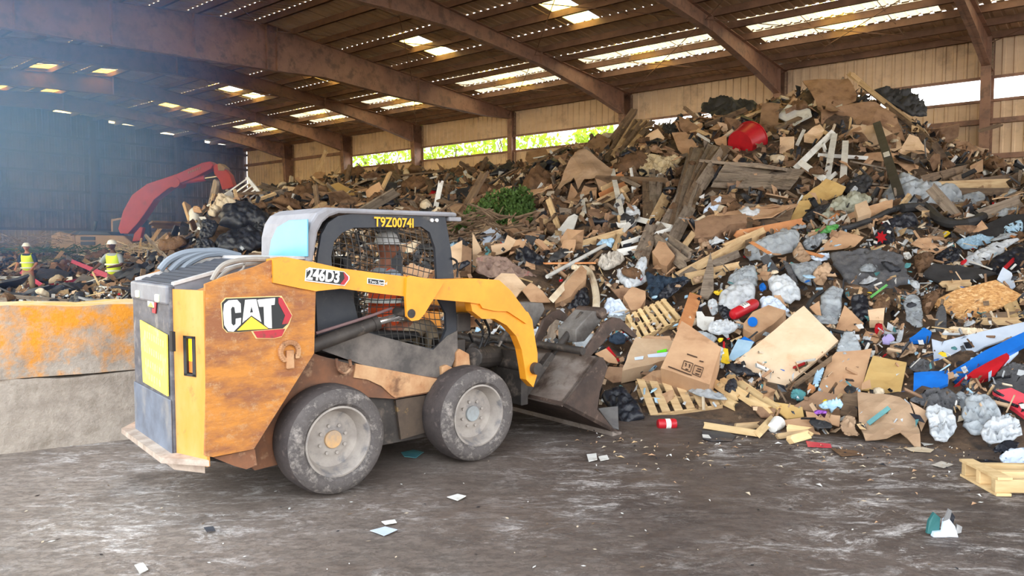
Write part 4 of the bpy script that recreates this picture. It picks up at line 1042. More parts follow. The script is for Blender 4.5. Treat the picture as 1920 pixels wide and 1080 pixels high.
bag('clear_bag', T3((880, 780), (950, 700), (1050, 650), (1120, 648), (1150, 690), (1080, 740), (990, 760), (930, 800)), 'cloudy', 'full greenish clear bag lying below the round black tub', 'bag', .5, .08, 8, lift=.3, short='the greenish clear bag')
sheet('cardboard_box', T3((1072, 740), (1128, 716), (1150, 780), (1085, 802)), 'cardlight', 'light end of the small carton below the black pole', 'cardboard box', .3, .01, lift=.45, short='the small carton under the pole')
sheet(CS, T3((1132, 716), (1265, 676), (1262, 722), (1150, 780)), 'card', 'folded cardboard right of the small carton under the pole', C, .03, .03, lift=.4)
bag('bubble_wrap', T3((1190, 690), (1250, 600), (1290, 565), (1360, 560), (1380, 605), (1570, 620), (1612, 690), (1600, 735), (1500, 790), (1400, 765), (1300, 715)), 'clear', 'large roll of pale bubble wrap right of the black pole', 'bubble wrap', .35, .12, 9, lift=.3, short='the large bubble wrap')
bag('bubble_wrap', T3((1595, 650), (1735, 635), (1690, 760), (1612, 735)), 'clear', 'loose flap of bubble wrap right of the large roll', 'bubble wrap', .15, .05, 6, lift=.3)
hose('rubber_strip', T3((1310, 722), (1430, 720), (1500, 780), (1590, 803), (1700, 772), (1790, 700), (1838, 668)), .085, 'rubber', 'thick black rubber strip curving under the bubble wrap', 'rubber strip', .4)
bag('black_sheet', T3((1250, 760), (1380, 735), (1400, 830), (1330, 880), (1240, 820)), 'blackbag', 'black plastic sheet below the thick black strip', 'plastic sheet', .2, .06, 5, lift=.3, short='the black sheet below the strip')
for k, (a, b, w, m, l) in enumerate((((1480, 612), (1850, 598), .2, 'wood', 'thick pale log lying level above the bubble wrap'), ((1400, 590), (1640, 530), .24, 'woodbrown', 'broad brown plank above the thick pale log'), ((1500, 570), (1740, 515), .2, 'woodbrown', 'upper brown plank on the right shoulder'), ((1540, 640), (1900, 640), .16, 'woodbrown', 'brown plank right behind the bubble wrap flap'), ((1720, 545), (1848, 515), .1, 'white', 'thin white pole poking right from the brown planks'), ((1560, 590), (1700, 530), .18, 'woodbrown', 'short brown plank crossing the planks on the right'), ((1640, 600), (1900, 560), .16, 'woodbrown', 'plank behind, at the right edge of the heap'), ((1690, 760), (1915, 680), .2, 'woodgrey', 'grey plank right of the bubble wrap at the frame edge'))):
    stick('broken_plank', *T3(a, b), w, m, l, 'plank', la=.3, lb=.3, group=None, short='the thick pale log' if k == 0 else None)
# --- C2 area
sheet('kraft_sheet', T2((675, 545), (760, 400), (850, 290), (1040, 390), (1030, 500), (960, 540), (935, 490), (870, 490), (830, 560), (800, 470), (720, 550), (690, 570)), 'kraft', 'big kraft paper sheet draped like a tent in mid slope', 'paper sheet', .01, .16, lift=.5, bow=-.3, short='the tent-shaped kraft sheet', step=.12)
sheet(CS, T2((745, 610), (780, 490), (830, 560), (860, 500), (940, 500), (940, 600), (850, 625)), 'card', 'cardboard inside the tent-shaped kraft sheet', C, .02, .08, lift=.15)
for k in range(11):
    f = k/10; a = (1000+150*f+rs.uniform(-12, 12), 250+90*f*0+rs.uniform(-15, 25)+40*math.sin(k)); b = (1150+150*f, 92+rs.uniform(-15, 15)-10*f)
    stick('roof_lath', *T2((1000+16*k+rs.uniform(-8, 8), 340-20*(k % 3)-9*k), (1130+17*k, 92+rs.uniform(-6, 12))), .15, 'wood' if k % 2 else 'woodbrown', 'narrow lath in the fanned bundle on the crest, '+['leftmost', 'second from the left', 'third from the left', 'fourth from the left', 'fifth from the left', 'middle', 'fifth from the right', 'fourth from the right', 'third from the right', 'second from the right', 'rightmost'][k], 'lath', .05, la=.2+.02*k, lb=.3, group='laths fanned in a bundle', short='the fanned lath bundle' if k == 5 else None)
stick(W, *T2((1150, 95), (1290, 92)), .14, 'wood', 'pale board capping the top of the fanned laths', 'board', la=.4, lb=.4)
sheet(CS, T2((840, 285), (950, 168), (1035, 210), (985, 335), (930, 325)), 'card2', 'dark brown triangular cardboard left of the fanned laths', C, .02, .05, lift=.3, short='the dark triangular cardboard')
sheet(CS, T2((500, 290), (620, 268), (665, 350), (620, 405), (560, 420), (490, 335)), 'card2', 'brown cardboard standing on the crest under the slot', C, .02, .08, lift=.3, short='the brown cardboard under the slot')
bag('tarpaulin', T2((185, 365), (240, 340), (322, 390), (290, 432), (200, 405)), 'rubber', 'black rounded sheet on the crest, left of two', 'tarpaulin', .4, .08, 4, lift=.3, short='the two black sheets on the crest')
bag('tarpaulin', T2((325, 385), (395, 348), (432, 370), (370, 425)), 'rubber', 'black rounded sheet on the crest, right of two', 'tarpaulin', .4, .08, 4, lift=.3)
bag('tarpaulin', T2((440, 505), (560, 468), (605, 522), (530, 555), (470, 535)), 'rubber', 'dark flat sheet right behind the green bush', 'tarpaulin', .15, .08, 4, lift=.2)
for k in range(7):
    f = k/6; a = (955+60*0+rs.uniform(-4, 4), 600-38*k); b = (1135-13*k, 520-30*k)
    a = (950+14*k, 605-40*k); b = (1140-11*k, 515-28*k)
    stick('crate_board', *T2(a, b), .15, 'orange' if k % 2 else 'wood', 'slat of the orange-brown panel by the kraft sheet, '+['lowest', 'second from the bottom', 'third from the bottom', 'middle', 'third from the top', 'second from the top', 'topmost'][k], 'slat', .04, la=.3, lb=.35, group='slats of a broken crate')
stick('white_pole', *T2((1040, 400), (1112, 745)), .11, 'white', 'long white pole standing right of the tent-shaped kraft sheet', 'pole', .06, la=.6, lb=.5, jag=False, short='the long white pole')
stick('white_pole', *T2((848, 560), (862, 672)), .09, 'white', 'short white pole under the tent-shaped kraft sheet', 'pole', .05, la=.4, lb=.3, jag=False)
for k, (a, b, w, l) in enumerate((((1175, 705), (1415, 765), .10, 'white frame rail sloping right below the long white pole'), ((1100, 790), (1185, 705), .10, 'white frame rail rising to meet the sloping rail'), ((1300, 808), (1432, 768), .07, 'thin white rail joining the sloping rail from below'), ((1100, 870), (1240, 825), .09, 'white rail lying lower left of the sloping rail'), ((1075, 925), (1200, 900), .12, 'broad white rail near the fibre lump'))):
    stick('window_frame_piece', *T2(a, b), w, 'white', l, 'frame rail', .04, la=.4, lb=.4, jag=False, short='the sloping white rail' if k == 0 else None)
bag('plastic_bag', T2((1120, 640), (1180, 610), (1225, 680), (1180, 780), (1130, 740)), 'bag', 'white perforated plastic piece behind the sloping rail', 'bag', .2, .06, 6, lift=.3)
bag('plastic_bag', T2((1045, 640), (1075, 560), (1130, 530), (1110, 620), (1060, 770), (1020, 720)), 'bag', 'white bag with pink print left of the long white pole', 'bag', .3, .06, 7, lift=.3)
sheet('ironing_board', T2((600, 905), (640, 835), (700, 780), (760, 700), (800, 680), (822, 692), (800, 770), (720, 862), (650, 895)), 'white', 'long white dirty ironing board lying on bare soil', 'ironing board', .03, .02, lift=.25, short='the white ironing board')
bag('paper_scrap', T2((820, 690), (858, 650), (872, 680), (832, 742)), 'foam', 'pale crumpled sheet at the head of the ironing board', 'scrap', .2, .04, 6, lift=.2)
stick(W, *T2((820, 885), (1105, 798)), .16, 'wood', 'thick pale beam right of the ironing board', 'beam', .12, la=.3, lb=.3, short='the thick pale beam')
stick(W, *T2((1055, 905), (1092, 812)), .1, 'wood', 'short upright board at the right end of the thick beam', 'board', la=.3, lb=.4)
bag('clear_bag', T2((905, 930), (960, 840), (1060, 825), (1040, 900), (960, 950)), 'paleblue', 'pale clear bag under the thick pale beam', 'bag', .3, .05, 7, lift=.2)
for k, (a, b, w, m, l) in enumerate((((1266, 710), (1258, 455), .2, 'woodbrown', 'upright mossy post left of the leaning boards'), ((1300, 680), (1290, 400), .14, 'woodgrey', 'thin upright post right of the mossy post'), ((1318, 622), (1348, 430), .12, 'woodgrey', 'thin leaning post next to the leaning boards'), ((1288, 752), (1382, 562), .2, 'wood', 'split orange-brown plank tilted below the leaning boards'), ((1222, 950), (1295, 755), .24, 'woodgrey', 'grey square-ended plank tilted below the split plank'), ((1300, 830), (1500, 1000), .2, 'woodgrey', 'long grey plank sloping down right under the boards'), ((1360, 820), (1540, 940), .16, 'woodgrey', 'second grey plank sloping down right under the boards'), ((1480, 900), (1552, 800), .1, 'wood', 'small pale stick right of the grey planks'), ((1350, 800), (1480, 560), .22, 'woodgrey', 'dark grey plank leaning steeply behind the split plank'), ((1420, 850), (1530, 640), .22, 'woodgrey', 'rough grey plank right of the steep one'))):
    stick('weathered_plank', *T2(a, b), w, m, l, 'plank', .05, la=.3, lb=.5, short={0: 'the mossy post', 3: 'the split orange plank', 5: 'the long grey sloping plank'}.get(k))
# --- green bush
bp = hit(940, 410); bush = empty('uprooted_shrub', bp-Vector((0, 0, .1)), 0, 'uprooted leafy green bush lying in the middle of the slope', 'bush')
reg(bush, bp, 'the green bush')
mb = MB(); leaf_r = random.Random(2)
def leaf_blob(mb, c, R, n, s, rs):
    for _ in range(n):
        while 1:
            p = Vector([rs.uniform(-1, 1) for _ in range(3)])
            if p.length < 1: break
        p = Vector((p.x*R[0], p.y*R[1], p.z*R[2]))+Vector(c); e = Euler([rs.uniform(0, 6.3) for _ in range(3)]).to_matrix(); w = s*rs.uniform(.6, 1.3)
        mb.add([p+e@Vector((-w, 0, 0)), p+e@Vector((0, w*.5, 0)), p+e@Vector((w, 0, 0)), p+e@Vector((0, -w*.5, 0))], [(0, 1, 2, 3)])
for c, R, n in (((.1, -.1, .3), (.6, .45, .42), 1900), ((-.4, -.4, .05), (.45, .45, .38), 1200), ((.4, .2, .5), (.3, .3, .3), 500), ((-.6, -.8, -.15), (.35, .4, .3), 700), ((.25, -.6, .05), (.4, .35, .3), 700)): leaf_blob(mb, c, R, n, .045, leaf_r)
m_bush = mat('bush_leaves', (88, 118, 52), .7, var=(52, 78, 34), scale=6, trans=.2)
mb.build('foliage', m_bush, bush)
mb = MB()
for k in range(7): mb.tube([(-.5, -.5, -.1), (-.2+k*.06, -.2, .1), (k*.12-.2, .3, .3+.05*k)], .012, 5)
mb.build('twigs', mat('twig', (104, 76, 52), .8), bush)
bp2 = hit(868, 440); b2 = empty('uprooted_shrub', bp2, 0, 'small green leafy branch right beside the cab roof corner', 'bush')
mb = MB(); leaf_blob(mb, (0, 0, .05), (.3, .25, .3), 500, .04, leaf_r); mb.build('foliage', m_bush, b2)
mb = MB(); mb.tube([(-.2, 0, -.1), (0, 0, .1), (.2, 0, .3)], .01, 5); mb.build('twigs', MATS['twig'], b2)
# --- C4: boxes beside the cab
def cbox(poly, m, label, th=.02, lift=.3, short=None, amp=.02, tilt=None, name=CS, cat=C): return sheet(name, T4(*poly), m, label, cat, th, amp, lift=lift, short=short, tilt=tilt)
cbox([(145, 120), (240, 45), (310, 60), (360, 120), (335, 260), (220, 300), (190, 200)], 'cardlight', 'open torn carton with white papers behind the arm', .12, .25, 'the open carton with white papers', name='cardboard_box', cat='cardboard box')
cbox([(205, 150), (330, 80), (360, 150), (250, 235)], 'bluewhite', 'stack of white papers inside the open torn carton', .03, .5, name='paper_stack', cat='papers')
cbox([(370, 105), (400, 90), (412, 0), (435, 70), (530, 170), (460, 182)], 'card', 'pointed cardboard flap standing right of the white papers', .012, .5, tilt=(.5, -.3, 0))
cbox([(290, 222), (380, 200), (400, 150), (460, 182), (430, 240), (300, 290)], 'cardlight', 'torn light flap below the white papers', .012, .55)
cbox([(460, 180), (532, 178), (512, 240), (410, 282)], 'card', 'square cardboard flap right of the torn light flap', .012, .5)
cbox([(530, 158), (672, 190), (640, 217), (530, 192)], 'card', 'long narrow flap pointing at the ironing board', .012, .4)
cbox([(5, 270), (97, 215), (100, 430), (20, 425)], 'cardlight', 'light side of the upright carton touching the cab', .2, .2, 'the upright carton by the cab', name='cardboard_box', cat='cardboard box')
cbox([(97, 215), (160, 240), (157, 427), (85, 427)], 'card2', 'dark side panel of cardboard beside the upright carton', .02, .45)
cbox([(165, 130), (225, 240), (225, 330), (165, 400)], 'cardlight', 'tall pale cardboard between the two cartons', .02, .3)
bag('plastic_bag', T4((0, 200), (80, 190), (180, 210), (100, 240), (20, 290)), 'paleblue', 'pale blue bag behind the upright carton by the cab', 'bag', .3, .05, 6, lift=.25)
bag('carpet_roll', T4((185, 330), (280, 290), (420, 310), (520, 390), (610, 430), (620, 510), (560, 480), (420, 420), (300, 440), (200, 420)), 'sofa', 'dusty pinkish carpet heaped above the loader arm', 'carpet', .3, .08, 6, lift=.3, short='the dusty pinkish carpet')
cbox([(305, 450), (360, 405), (450, 415), (530, 490), (450, 580)], 'cardlight', 'flat pale cardboard just above the loader arm elbow', .015, .6, 'the flat pale cardboard above the elbow')
cbox([(500, 520), (560, 470), (640, 530), (692, 600), (560, 600)], 'card', 'brown cardboard right of the flat pale one at the elbow', .015, .45)
bag('black_bag', T4((440, 310), (480, 230), (560, 240), (680, 350), (650, 450), (560, 380), (480, 330)), 'blackbag', 'black bag between the open carton and the pinkish carpet', 'bag', .4, .08, 6, lift=.2, short='the black bag above the carpet')
sheet('cardboard_box', T4((720, 590), (900, 390), (935, 430), (930, 480), (830, 600), (720, 650)), 'card', 'long taped carton standing on end inside the curved pipe', 'cardboard box', .22, .02, lift=.3, short='the long taped carton')
hose('curved_pipe', T4((880, 372), (940, 380), (978, 450), (1000, 550), (1000, 632)), .05, 'foam', 'mouldy curved pipe arching right of the long taped carton', 'pipe', .45)
stick('white_pole', *T4((880, 385), (702, 582)), .09, 'foam', 'pale pole along the left side of the taped carton', 'pole', .05, la=.5, lb=.5, jag=False)
stick('white_pole', *T4((668, 428), (1062, 213)), .06, 'white', 'long thin white tube pointing up to the thick pale beam', 'tube', .05, la=.5, lb=.5, round_=True, short='the long thin white tube')
bag('fibre_lump', T4((1000, 340), (1050, 280), (1150, 265), (1200, 300), (1160, 350), (1060, 390)), 'fibre', 'grey fibre lump at the right end of the white tube', 'fibre', .5, .08, 10, lift=.3, short='the grey fibre lump')
bag('plastic_bag', T4((1120, 400), (1180, 370), (1250, 390), (1290, 300), (1350, 290), (1330, 400), (1350, 460), (1220, 510), (1160, 470)), 'bag', 'bright white crumpled bag right of the fibre lump', 'bag', .4, .08, 9, lift=.35, short='the bright white crumpled bag')
sheet('cardboard_box', T4((1380, 300), (1420, 230), (1470, 240), (1530, 330), (1480, 400), (1440, 390)), 'card', 'small closed carton under the long grey sloping plank', 'cardboard box', .25, .02, lift=.3, short='the small closed carton')
bag('jacket', T4((1340, 380), (1400, 430), (1490, 440), (1640, 440), (1560, 500), (1400, 600), (1340, 540)), 'jeans', 'dark blue cloth with black bag below the closed carton', 'clothing', .3, .06, 7, lift=.3, short='the dark blue cloth')
bag('black_bag', T4((1400, 560), (1500, 470), (1650, 440), (1560, 520), (1440, 610)), 'blackbag', 'black bag stretched along right of the dark blue cloth', 'bag', .35, .06, 6, lift=.35)
bag('plastic_bag', T4((1050, 640), (1070, 570), (1140, 580), (1225, 690), (1110, 702), (1060, 670)), 'bluewhite', 'smooth white bag just above the grapple', 'bag', .3, .05, 5, lift=.3, short='the smooth white bag by the grapple')
cbox([(1180, 590), (1240, 525), (1332, 550), (1332, 600), (1290, 672), (1230, 680)], 'card', 'half-open carton right of the smooth white bag', .15, .3, name='cardboard_box', cat='cardboard box')
bag('black_bag', T4((790, 640), (850, 540), (930, 480), (960, 560), (960, 620), (850, 670)), 'blackbag', 'black bag in the shade behind the taped carton', 'bag', .3, .06, 6, lift=.15)
cbox([(1120, 520), (1200, 500), (1260, 520), (1170, 590), (1060, 470)], 'card2', 'brown cardboard below the bright white crumpled bag', .015, .3)
# --- pallets
def pallet_quad(q, label, m='pallet', nb=7, ns=3, lift=.25, short=None, skip=(), tilt=None, P=None, n=None, gap=.42):
    P, n, P2, R = frame(q, P, n, tilt, lift); t = empty('wooden_pallet', (0, 0, 0)); t.matrix_world = R; tag(t, label, 'pallet')
    a, b, c, d = [Vector((p[0], p[1], 0)) for p in P2]; rs = random.Random(len(label))
    L = lambda s, r: (a+(b-a)*s)*(1-r)+(d+(c-d)*s)*r
    for k in range(nb):
        if k in skip: continue
        s0 = k/nb+.02; s1 = s0+(1-gap)/nb; e0 = rs.uniform(-.02, .02); e1 = rs.uniform(-.02, .02)
        mb = MB(); mb.prism([L(s0, e0), L(s1, e0), L(s1, 1+e1), L(s0, 1+e1)], (0, 0, .02)); mb.build('deck_board', K[m], t)
    for k in range(ns):
        r0 = .02+k*(.93/(ns-1)); r1 = r0+.045
        mb = MB(); z = Vector((0, 0, -.09)); mb.prism([L(0, r0)+z, L(1, r0)+z, L(1, r1)+z, L(0, r1)+z], (0, 0, .089)); mb.build('stringer', K[m], t)
    for k in range(3):
        s0 = k*.44; mb = MB(); z = Vector((0, 0, -.11)); mb.prism([L(s0, 0)+z, L(s0+.1, 0)+z, L(s0+.1, 1)+z, L(s0, 1)+z], (0, 0, .019)); mb.build('bottom_board', K[m], t)
    reg(t, P, short); return t
pallet_quad(T5((75, 722), (330, 605), (445, 735), (150, 872)), 'pale yellow pallet lying on the slope right of the grapple', nb=7, lift=.3, short='the pale yellow pallet')
pallet_quad(T7((350, 590), (905, 640), (985, 770), (450, 850)), 'broken pallet at the foot of the heap under the big cartons', m='wood', nb=6, lift=.15, short='the broken pallet at the foot', gap=.35)
sheet('cardboard_box', T7((540, 580), (690, 240), (965, 430), (885, 700)), 'card', 'large brown carton with printed handling symbols, tilted on edge', 'cardboard box', .3, .015, lift=.55, short='the large carton with symbols')
bigbox = [o for o in COL.objects if o.get('label', '').startswith('large brown carton')][0]
Pb = bigbox.matrix_world.translation; nb_ = bigbox.matrix_world.to_3x3()@Vector((0, 0, 1))
mb = MB()
def lineq(a, b, w=1.2):
    a, b = T7(a, b); d = Vector(b)-Vector(a); q = Vector((-d.y, d.x)).normalized()*w*.5
    pts = [on_plane(p[0]+s*q.x, p[1]+s*q.y, Pb+nb_*.165, nb_) for p, s in ((a, 1), (b, 1), (b, -1), (a, -1))]
    inv = bigbox.matrix_world.inverted(); mb.prism([inv@p for p in pts], (0, 0, .002))
for q in ([(705, 448), (770, 470), (748, 530), (686, 505)], [(782, 480), (845, 500), (822, 568), (762, 542)]):
    for i in range(4): lineq(q[i], q[(i+1) % 4])
for q in ([(715, 490), (722, 470)], [(740, 500), (748, 480)], [(712, 470), (722, 468)], [(738, 480), (750, 478)], [(715, 508), (735, 514)], [(790, 520), (825, 530)], [(785, 540), (815, 550)], [(800, 505), (830, 515)], [(725, 400), (800, 425)], [(815, 450), (845, 458)], [(590, 490), (760, 555)]): lineq(*q, w=2.0)
mb.build('handling_symbols', mat('box_ink', (72, 52, 40), .8), bigbox)
sheet('cardboard_box', T7((250, 570), (350, 320), (640, 352), (570, 490)), 'cardlight', 'flat light carton with green and white stickers, left of the large carton', 'cardboard box', .18, .015, lift=.35, short='the light carton with stickers')
lb = COL.objects[-1] if False else [o for o in COL.objects if o.get('label', '').startswith('flat light carton')][0]
Pl = lb.matrix_world.translation; nl = lb.matrix_world.to_3x3()@Vector((0, 0, 1)); invl = lb.matrix_world.inverted()
for poly, m, nm, off in (([(510, 378), (580, 362), (578, 385), (508, 392)], mat('neon_green', (110, 232, 50), .5), 'green_sticker', .098), ([(440, 405), (590, 385), (570, 420), (445, 425)], K['bluewhite'], 'white_sticker', .095), ([(345, 425), (412, 415), (408, 438), (348, 445)], K['bluewhite'], 'white_sticker', .095)):
    mb = MB(); mb.prism([invl@on_plane(u, v, Pl+nl*off, nl) for u, v in T7(*poly)], (0, 0, .002)); mb.build(nm, m, lb)
sheet(CS, T7((350, 320), (440, 268), (600, 270), (642, 350)), 'card', 'raised lid flap above the light carton with stickers', C, .012, .02, lift=.45)
sheet(CS, T7((390, 545), (560, 500), (560, 580), (480, 580)), 'card2', 'shadowed cardboard under the light carton with stickers', C, .012, .03, lift=.2)
stick('orange_board', *T5((445, 810), (520, 585)), .17, 'orange', 'orange-stained board standing right of the pale yellow pallet', 'board', .03, la=.35, lb=.35, short='the orange-stained board', jag=False)
sheet('pointed_board', T5((545, 600), (570, 480), (615, 315), (635, 420), (635, 560), (600, 610)), 'woodgrey', 'pointed grey board sticking straight up above the pallet', 'board', .03, .01, lift=.5, short='the pointed grey board')
for k, (a, b, w, m, l) in enumerate((((390, 478), (835, 240), .14, 'wood', 'long pale plank rising right behind the pointed board'), ((460, 470), (800, 395), .11, 'wood', 'pale plank below the long rising plank'), ((640, 385), (795, 322), .12, 'woodgrey', 'grey square post end right of the pointed board'), ((700, 300), (960, 190), .2, 'wood', 'broad light board under the narrow ochre chipboard'), ((850, 330), (865, 95), .1, 'woodbrown', 'upright post in front of the dark mottled board'), ((430, 470), (640, 330), .1, 'woodgrey', 'thin grey plank above the long rising plank'), ((790, 210), (1200, 130), .18, 'orange', 'orange edge board right of the upright post'), ((500, 500), (700, 440), .1, 'wood', 'short pale plank just above the pallet'))):
    stick('broken_plank', *T5(a, b), w, m, l, 'plank', .035, la=.3, lb=.3, short={0: 'the long rising plank', 4: 'the upright post mid slope'}.get(k))
# --- colourful litter in the lower middle
ex = cyl3('fire_extinguisher', *T5((752, 715), (905, 632)), .075, 'red', 'red fire extinguisher body lying among white bags', 'fire extinguisher', .4, .4, short='the red fire extinguisher')
mb = MB()
for k in range(9):
    a0 = -1.0+k*.22; r = .0765
    mb.add([(-.09, r*math.sin(a0), r*math.cos(a0)), (.05, r*math.sin(a0), r*math.cos(a0)), (.05, r*math.sin(a0+.22), r*math.cos(a0+.22)), (-.09, r*math.sin(a0+.22), r*math.cos(a0+.22))], [(0, 1, 2, 3)], K['white'])
    if k in (2, 3, 5, 6): 
        for x in (-.07, -.02, .02): mb.add([(x, r*1.01*math.sin(a0), r*1.01*math.cos(a0)), (x+.02, r*1.01*math.sin(a0), r*1.01*math.cos(a0)), (x+.02, r*1.01*math.sin(a0+.18), r*1.01*math.cos(a0+.18)), (x, r*1.01*math.sin(a0+.18), r*1.01*math.cos(a0+.18))], [(0, 1, 2, 3)], K['blackbag'])
mb.build('label_patch', None, ex)
sheet('cardboard_box', T7((1130, 210), (1200, 130), (1310, 80), (1440, 120), (1420, 160), (1215, 302), (1135, 252)), 'card', 'brown carton with round blue sticker left above the cream board', 'cardboard box', .15, .02, lift=.4, short='the carton with the blue sticker')
bx = [o for o in COL.objects if o.get('label', '').startswith('brown carton with round')][0]
Pc = bx.matrix_world.translation; nc = bx.matrix_world.to_3x3()@Vector((0, 0, 1)); inv = bx.matrix_world.inverted()
mb = MB(); ring = [on_plane(1100+(1200+36*math.cos(t))/3.857, 560+(168+36*math.sin(t))/3.857, Pc+nc*.085, nc) for t in [k*.35 for k in range(18)]]
mb.prism([inv@p for p in ring], (0, 0, .002)); mb.build('round_sticker', K['blue'], bx)
sheet('wide_board', [(1376, 682), (1507, 574), (1572, 642), (1447, 748)], 'cream', 'large cream stained board lying flat at the front of the heap', 'board', .03, .02, lift=.35, short='the large cream board')
sheet('plywood_sheet', T7((1340, 728), (1774, 415), (1774, 445), (1360, 745)), 'woodbrown', 'edge of a second board under the large cream board', 'board', .03, .01, lift=.2)
LIT = [
 ('bag', 'plastic_bag', T5((640, 640), (700, 560), (820, 490), (900, 520), (900, 640), (760, 720)), 'bag', 'white bag behind the red fire extinguisher', 'bag'),
 ('bag', 'clear_bag', T5((700, 500), (800, 420), (900, 400), (930, 520), (800, 560)), 'clear', 'clear bag above the red fire extinguisher', 'bag'),
 ('bag', 'plastic_bag', T5((810, 300), (960, 220), (1160, 170), (1190, 290), (1000, 350), (850, 370)), 'clear', 'wide clear plastic film above the colourful litter', 'plastic film'),
 ('bag', 'plastic_bag', T5((970, 480), (1090, 450), (1170, 530), (1200, 620), (1080, 640), (1000, 580)), 'bag', 'white and blue printed bag right of the extinguisher', 'bag'),
 ('bag', 'plastic_bag', T5((930, 590), (1050, 610), (1130, 700), (1010, 690), (930, 680)), 'bluewhite', 'pale bag behind the carton with the blue sticker', 'bag'),
 ('bag', 'plastic_bag', T5((590, 620), (650, 600), (670, 690), (620, 720)), 'bag', 'small white bag right beside the pointed grey board', 'bag'),
 ('bag', 'black_bag', T5((655, 640), (700, 660), (770, 690), (760, 740), (680, 740)), 'blackbag', 'crumpled black bag left of the fire extinguisher', 'bag'),
 ('bag', 'black_bag', T5((515, 620), (545, 590), (565, 650), (560, 690), (530, 690)), 'blackbag', 'black clump at the foot of the pointed board', 'bag'),
 ('sheet', 'serving_tray', T5((525, 690), (560, 690), (580, 720), (640, 725), (620, 800), (570, 810), (530, 780)), 'white', 'pale white tray below the pointed grey board', 'tray'),
 ('bag', 'plastic_bag', T5((600, 760), (740, 740), (800, 800), (700, 840), (600, 830)), 'bag', 'white netting bag right of the pale tray', 'bag'),
 ('sheet', 'blue_packet', T5((725, 990), (790, 860), (890, 880), (860, 940), (760, 1000)), 'paleblue', 'pale blue printed packet left of the cream board', 'packet'),
 ('sheet', 'blue_packet', T5((800, 870), (830, 850), (895, 885), (880, 900)), 'blue', 'bright blue strip on top of the pale blue packet', 'packet'),
 ('sheet', 'yellow_packet', T5((680, 1010), (700, 920), (725, 925), (740, 1030)), 'yellow', 'yellow packet with red edge left of the blue packet', 'packet'),
 ('sheet', 'red_strip', T5((690, 970), (695, 880), (705, 880), (712, 975)), 'red', 'thin red strip crossing the yellow packet', 'strip'),
 ('bag', 'yellow_scrap', T5((620, 560), (690, 550), (720, 570), (660, 590)), 'yellow', 'yellow scrap right of the pointed grey board', 'scrap'),
 ('bag', 'yellow_scrap', T5((660, 860), (700, 850), (690, 880), (665, 885)), 'yellow', 'small yellow scrap above the yellow packet', 'scrap'),
 ('bag', 'orange_scrap', T5((600, 655), (620, 645), (625, 670), (605, 675)), 'orange', 'orange scrap on the small white bag', 'scrap'),
 ('bag', 'yellow_scrap', T5((415, 815), (440, 810), (445, 825), (420, 830)), 'yellow', 'yellow scrap at the foot of the orange-stained board', 'scrap'),
 ('bag', 'clear_bag', T5((480, 820), (560, 810), (660, 850), (640, 900), (560, 870)), 'clear', 'clear bag behind the top of the large carton', 'bag'),
 ('bag', 'teal_scrap', T5((840, 470), (880, 430), (920, 450), (890, 490)), 'teal', 'teal and white wrapper above the fire extinguisher', 'wrapper'),
 ('bag', 'blue_scrap', T5((915, 530), (950, 500), (975, 540), (940, 570)), 'blue', 'blue wrapper right of the red fire extinguisher', 'wrapper'),
 ('sheet', 'white_card', T5((0, 620), (40, 610), (100, 700), (20, 720)), 'bluewhite', 'white sheet at the left end of the pallet', 'sheet'),
 ('sheet', 'dark_sheet_metal', T5((930, 350), (975, 325), (1050, 430), (1000, 470)), 'greymat', 'dark flat panel standing in the clear film', 'panel'),
 ('bag', 'dark_strap', T5((1065, 370), (1110, 370), (1180, 520), (1150, 535)), 'greymat', 'dark grey strap hanging right of the dark panel', 'strap'),
 ('bag', 'paper_wad', T5((1120, 330), (1180, 240), (1230, 320), (1260, 360), (1190, 390)), 'kraft', 'tan crumpled paper wad above the dark strap', 'paper'),
 ('bag', 'paper_wad', T5((935, 460), (940, 400), (975, 390), (975, 450)), 'kraft', 'small tan paper wad beside the dark panel', 'paper'),
 ('bag', 'bubble_wrap', T5((1100, 390), (1180, 390), (1340, 370), (1250, 460), (1260, 540), (1180, 500)), 'clear', 'bubble wrap left of the brown paper wad', 'bubble wrap'),
 ('bag', 'plastic_bag', T5((640, 920), (700, 900), (720, 1000), (680, 1060), (640, 1000)), 'bag', 'white crumpled bag right of the large carton', 'bag'),
 ('bag', 'black_bag', T7((100, 720), (180, 650), (290, 640), (350, 740), (440, 840), (320, 920), (230, 900)), 'blackbag', 'black rubbish bag between the bucket and the pallet', 'bag'),
 ('sheet', 'grey_board', T7((85, 800), (225, 785), (232, 945), (190, 935)), 'metal', 'small grey panel standing behind the bucket tip', 'panel'),
 ('sheet', 'white_card', T7((105, 740), (130, 665), (172, 680), (140, 755)), 'white', 'small white card above the grey panel', 'card'),
 ('bag', 'teal_scrap', T7((205, 660), (240, 620), (270, 640), (230, 690)), 'teal', 'light teal wrapper above the black rubbish bag', 'wrapper'),
 ('sheet', CS, T7((60, 400), (140, 360), (210, 430), (230, 470), (160, 460)), 'card', 'torn cardboard just right of the bucket corner', C),
 ('sheet', CS, T7((120, 560), (160, 490), (260, 500), (250, 600), (190, 610)), 'card2', 'brown torn cardboard below the bucket corner carton', C),
 ('sheet', 'red_strip', T7((140, 360), (160, 345), (240, 450), (220, 460)), 'red', 'dark red strip on the torn cardboard by the bucket', 'strip'),
 ('bag', 'blackbag', T7((140, 300), (210, 240), (290, 270), (270, 330), (190, 330)), 'jeans', 'dark bag under the curved grapple arm', 'bag'),
]
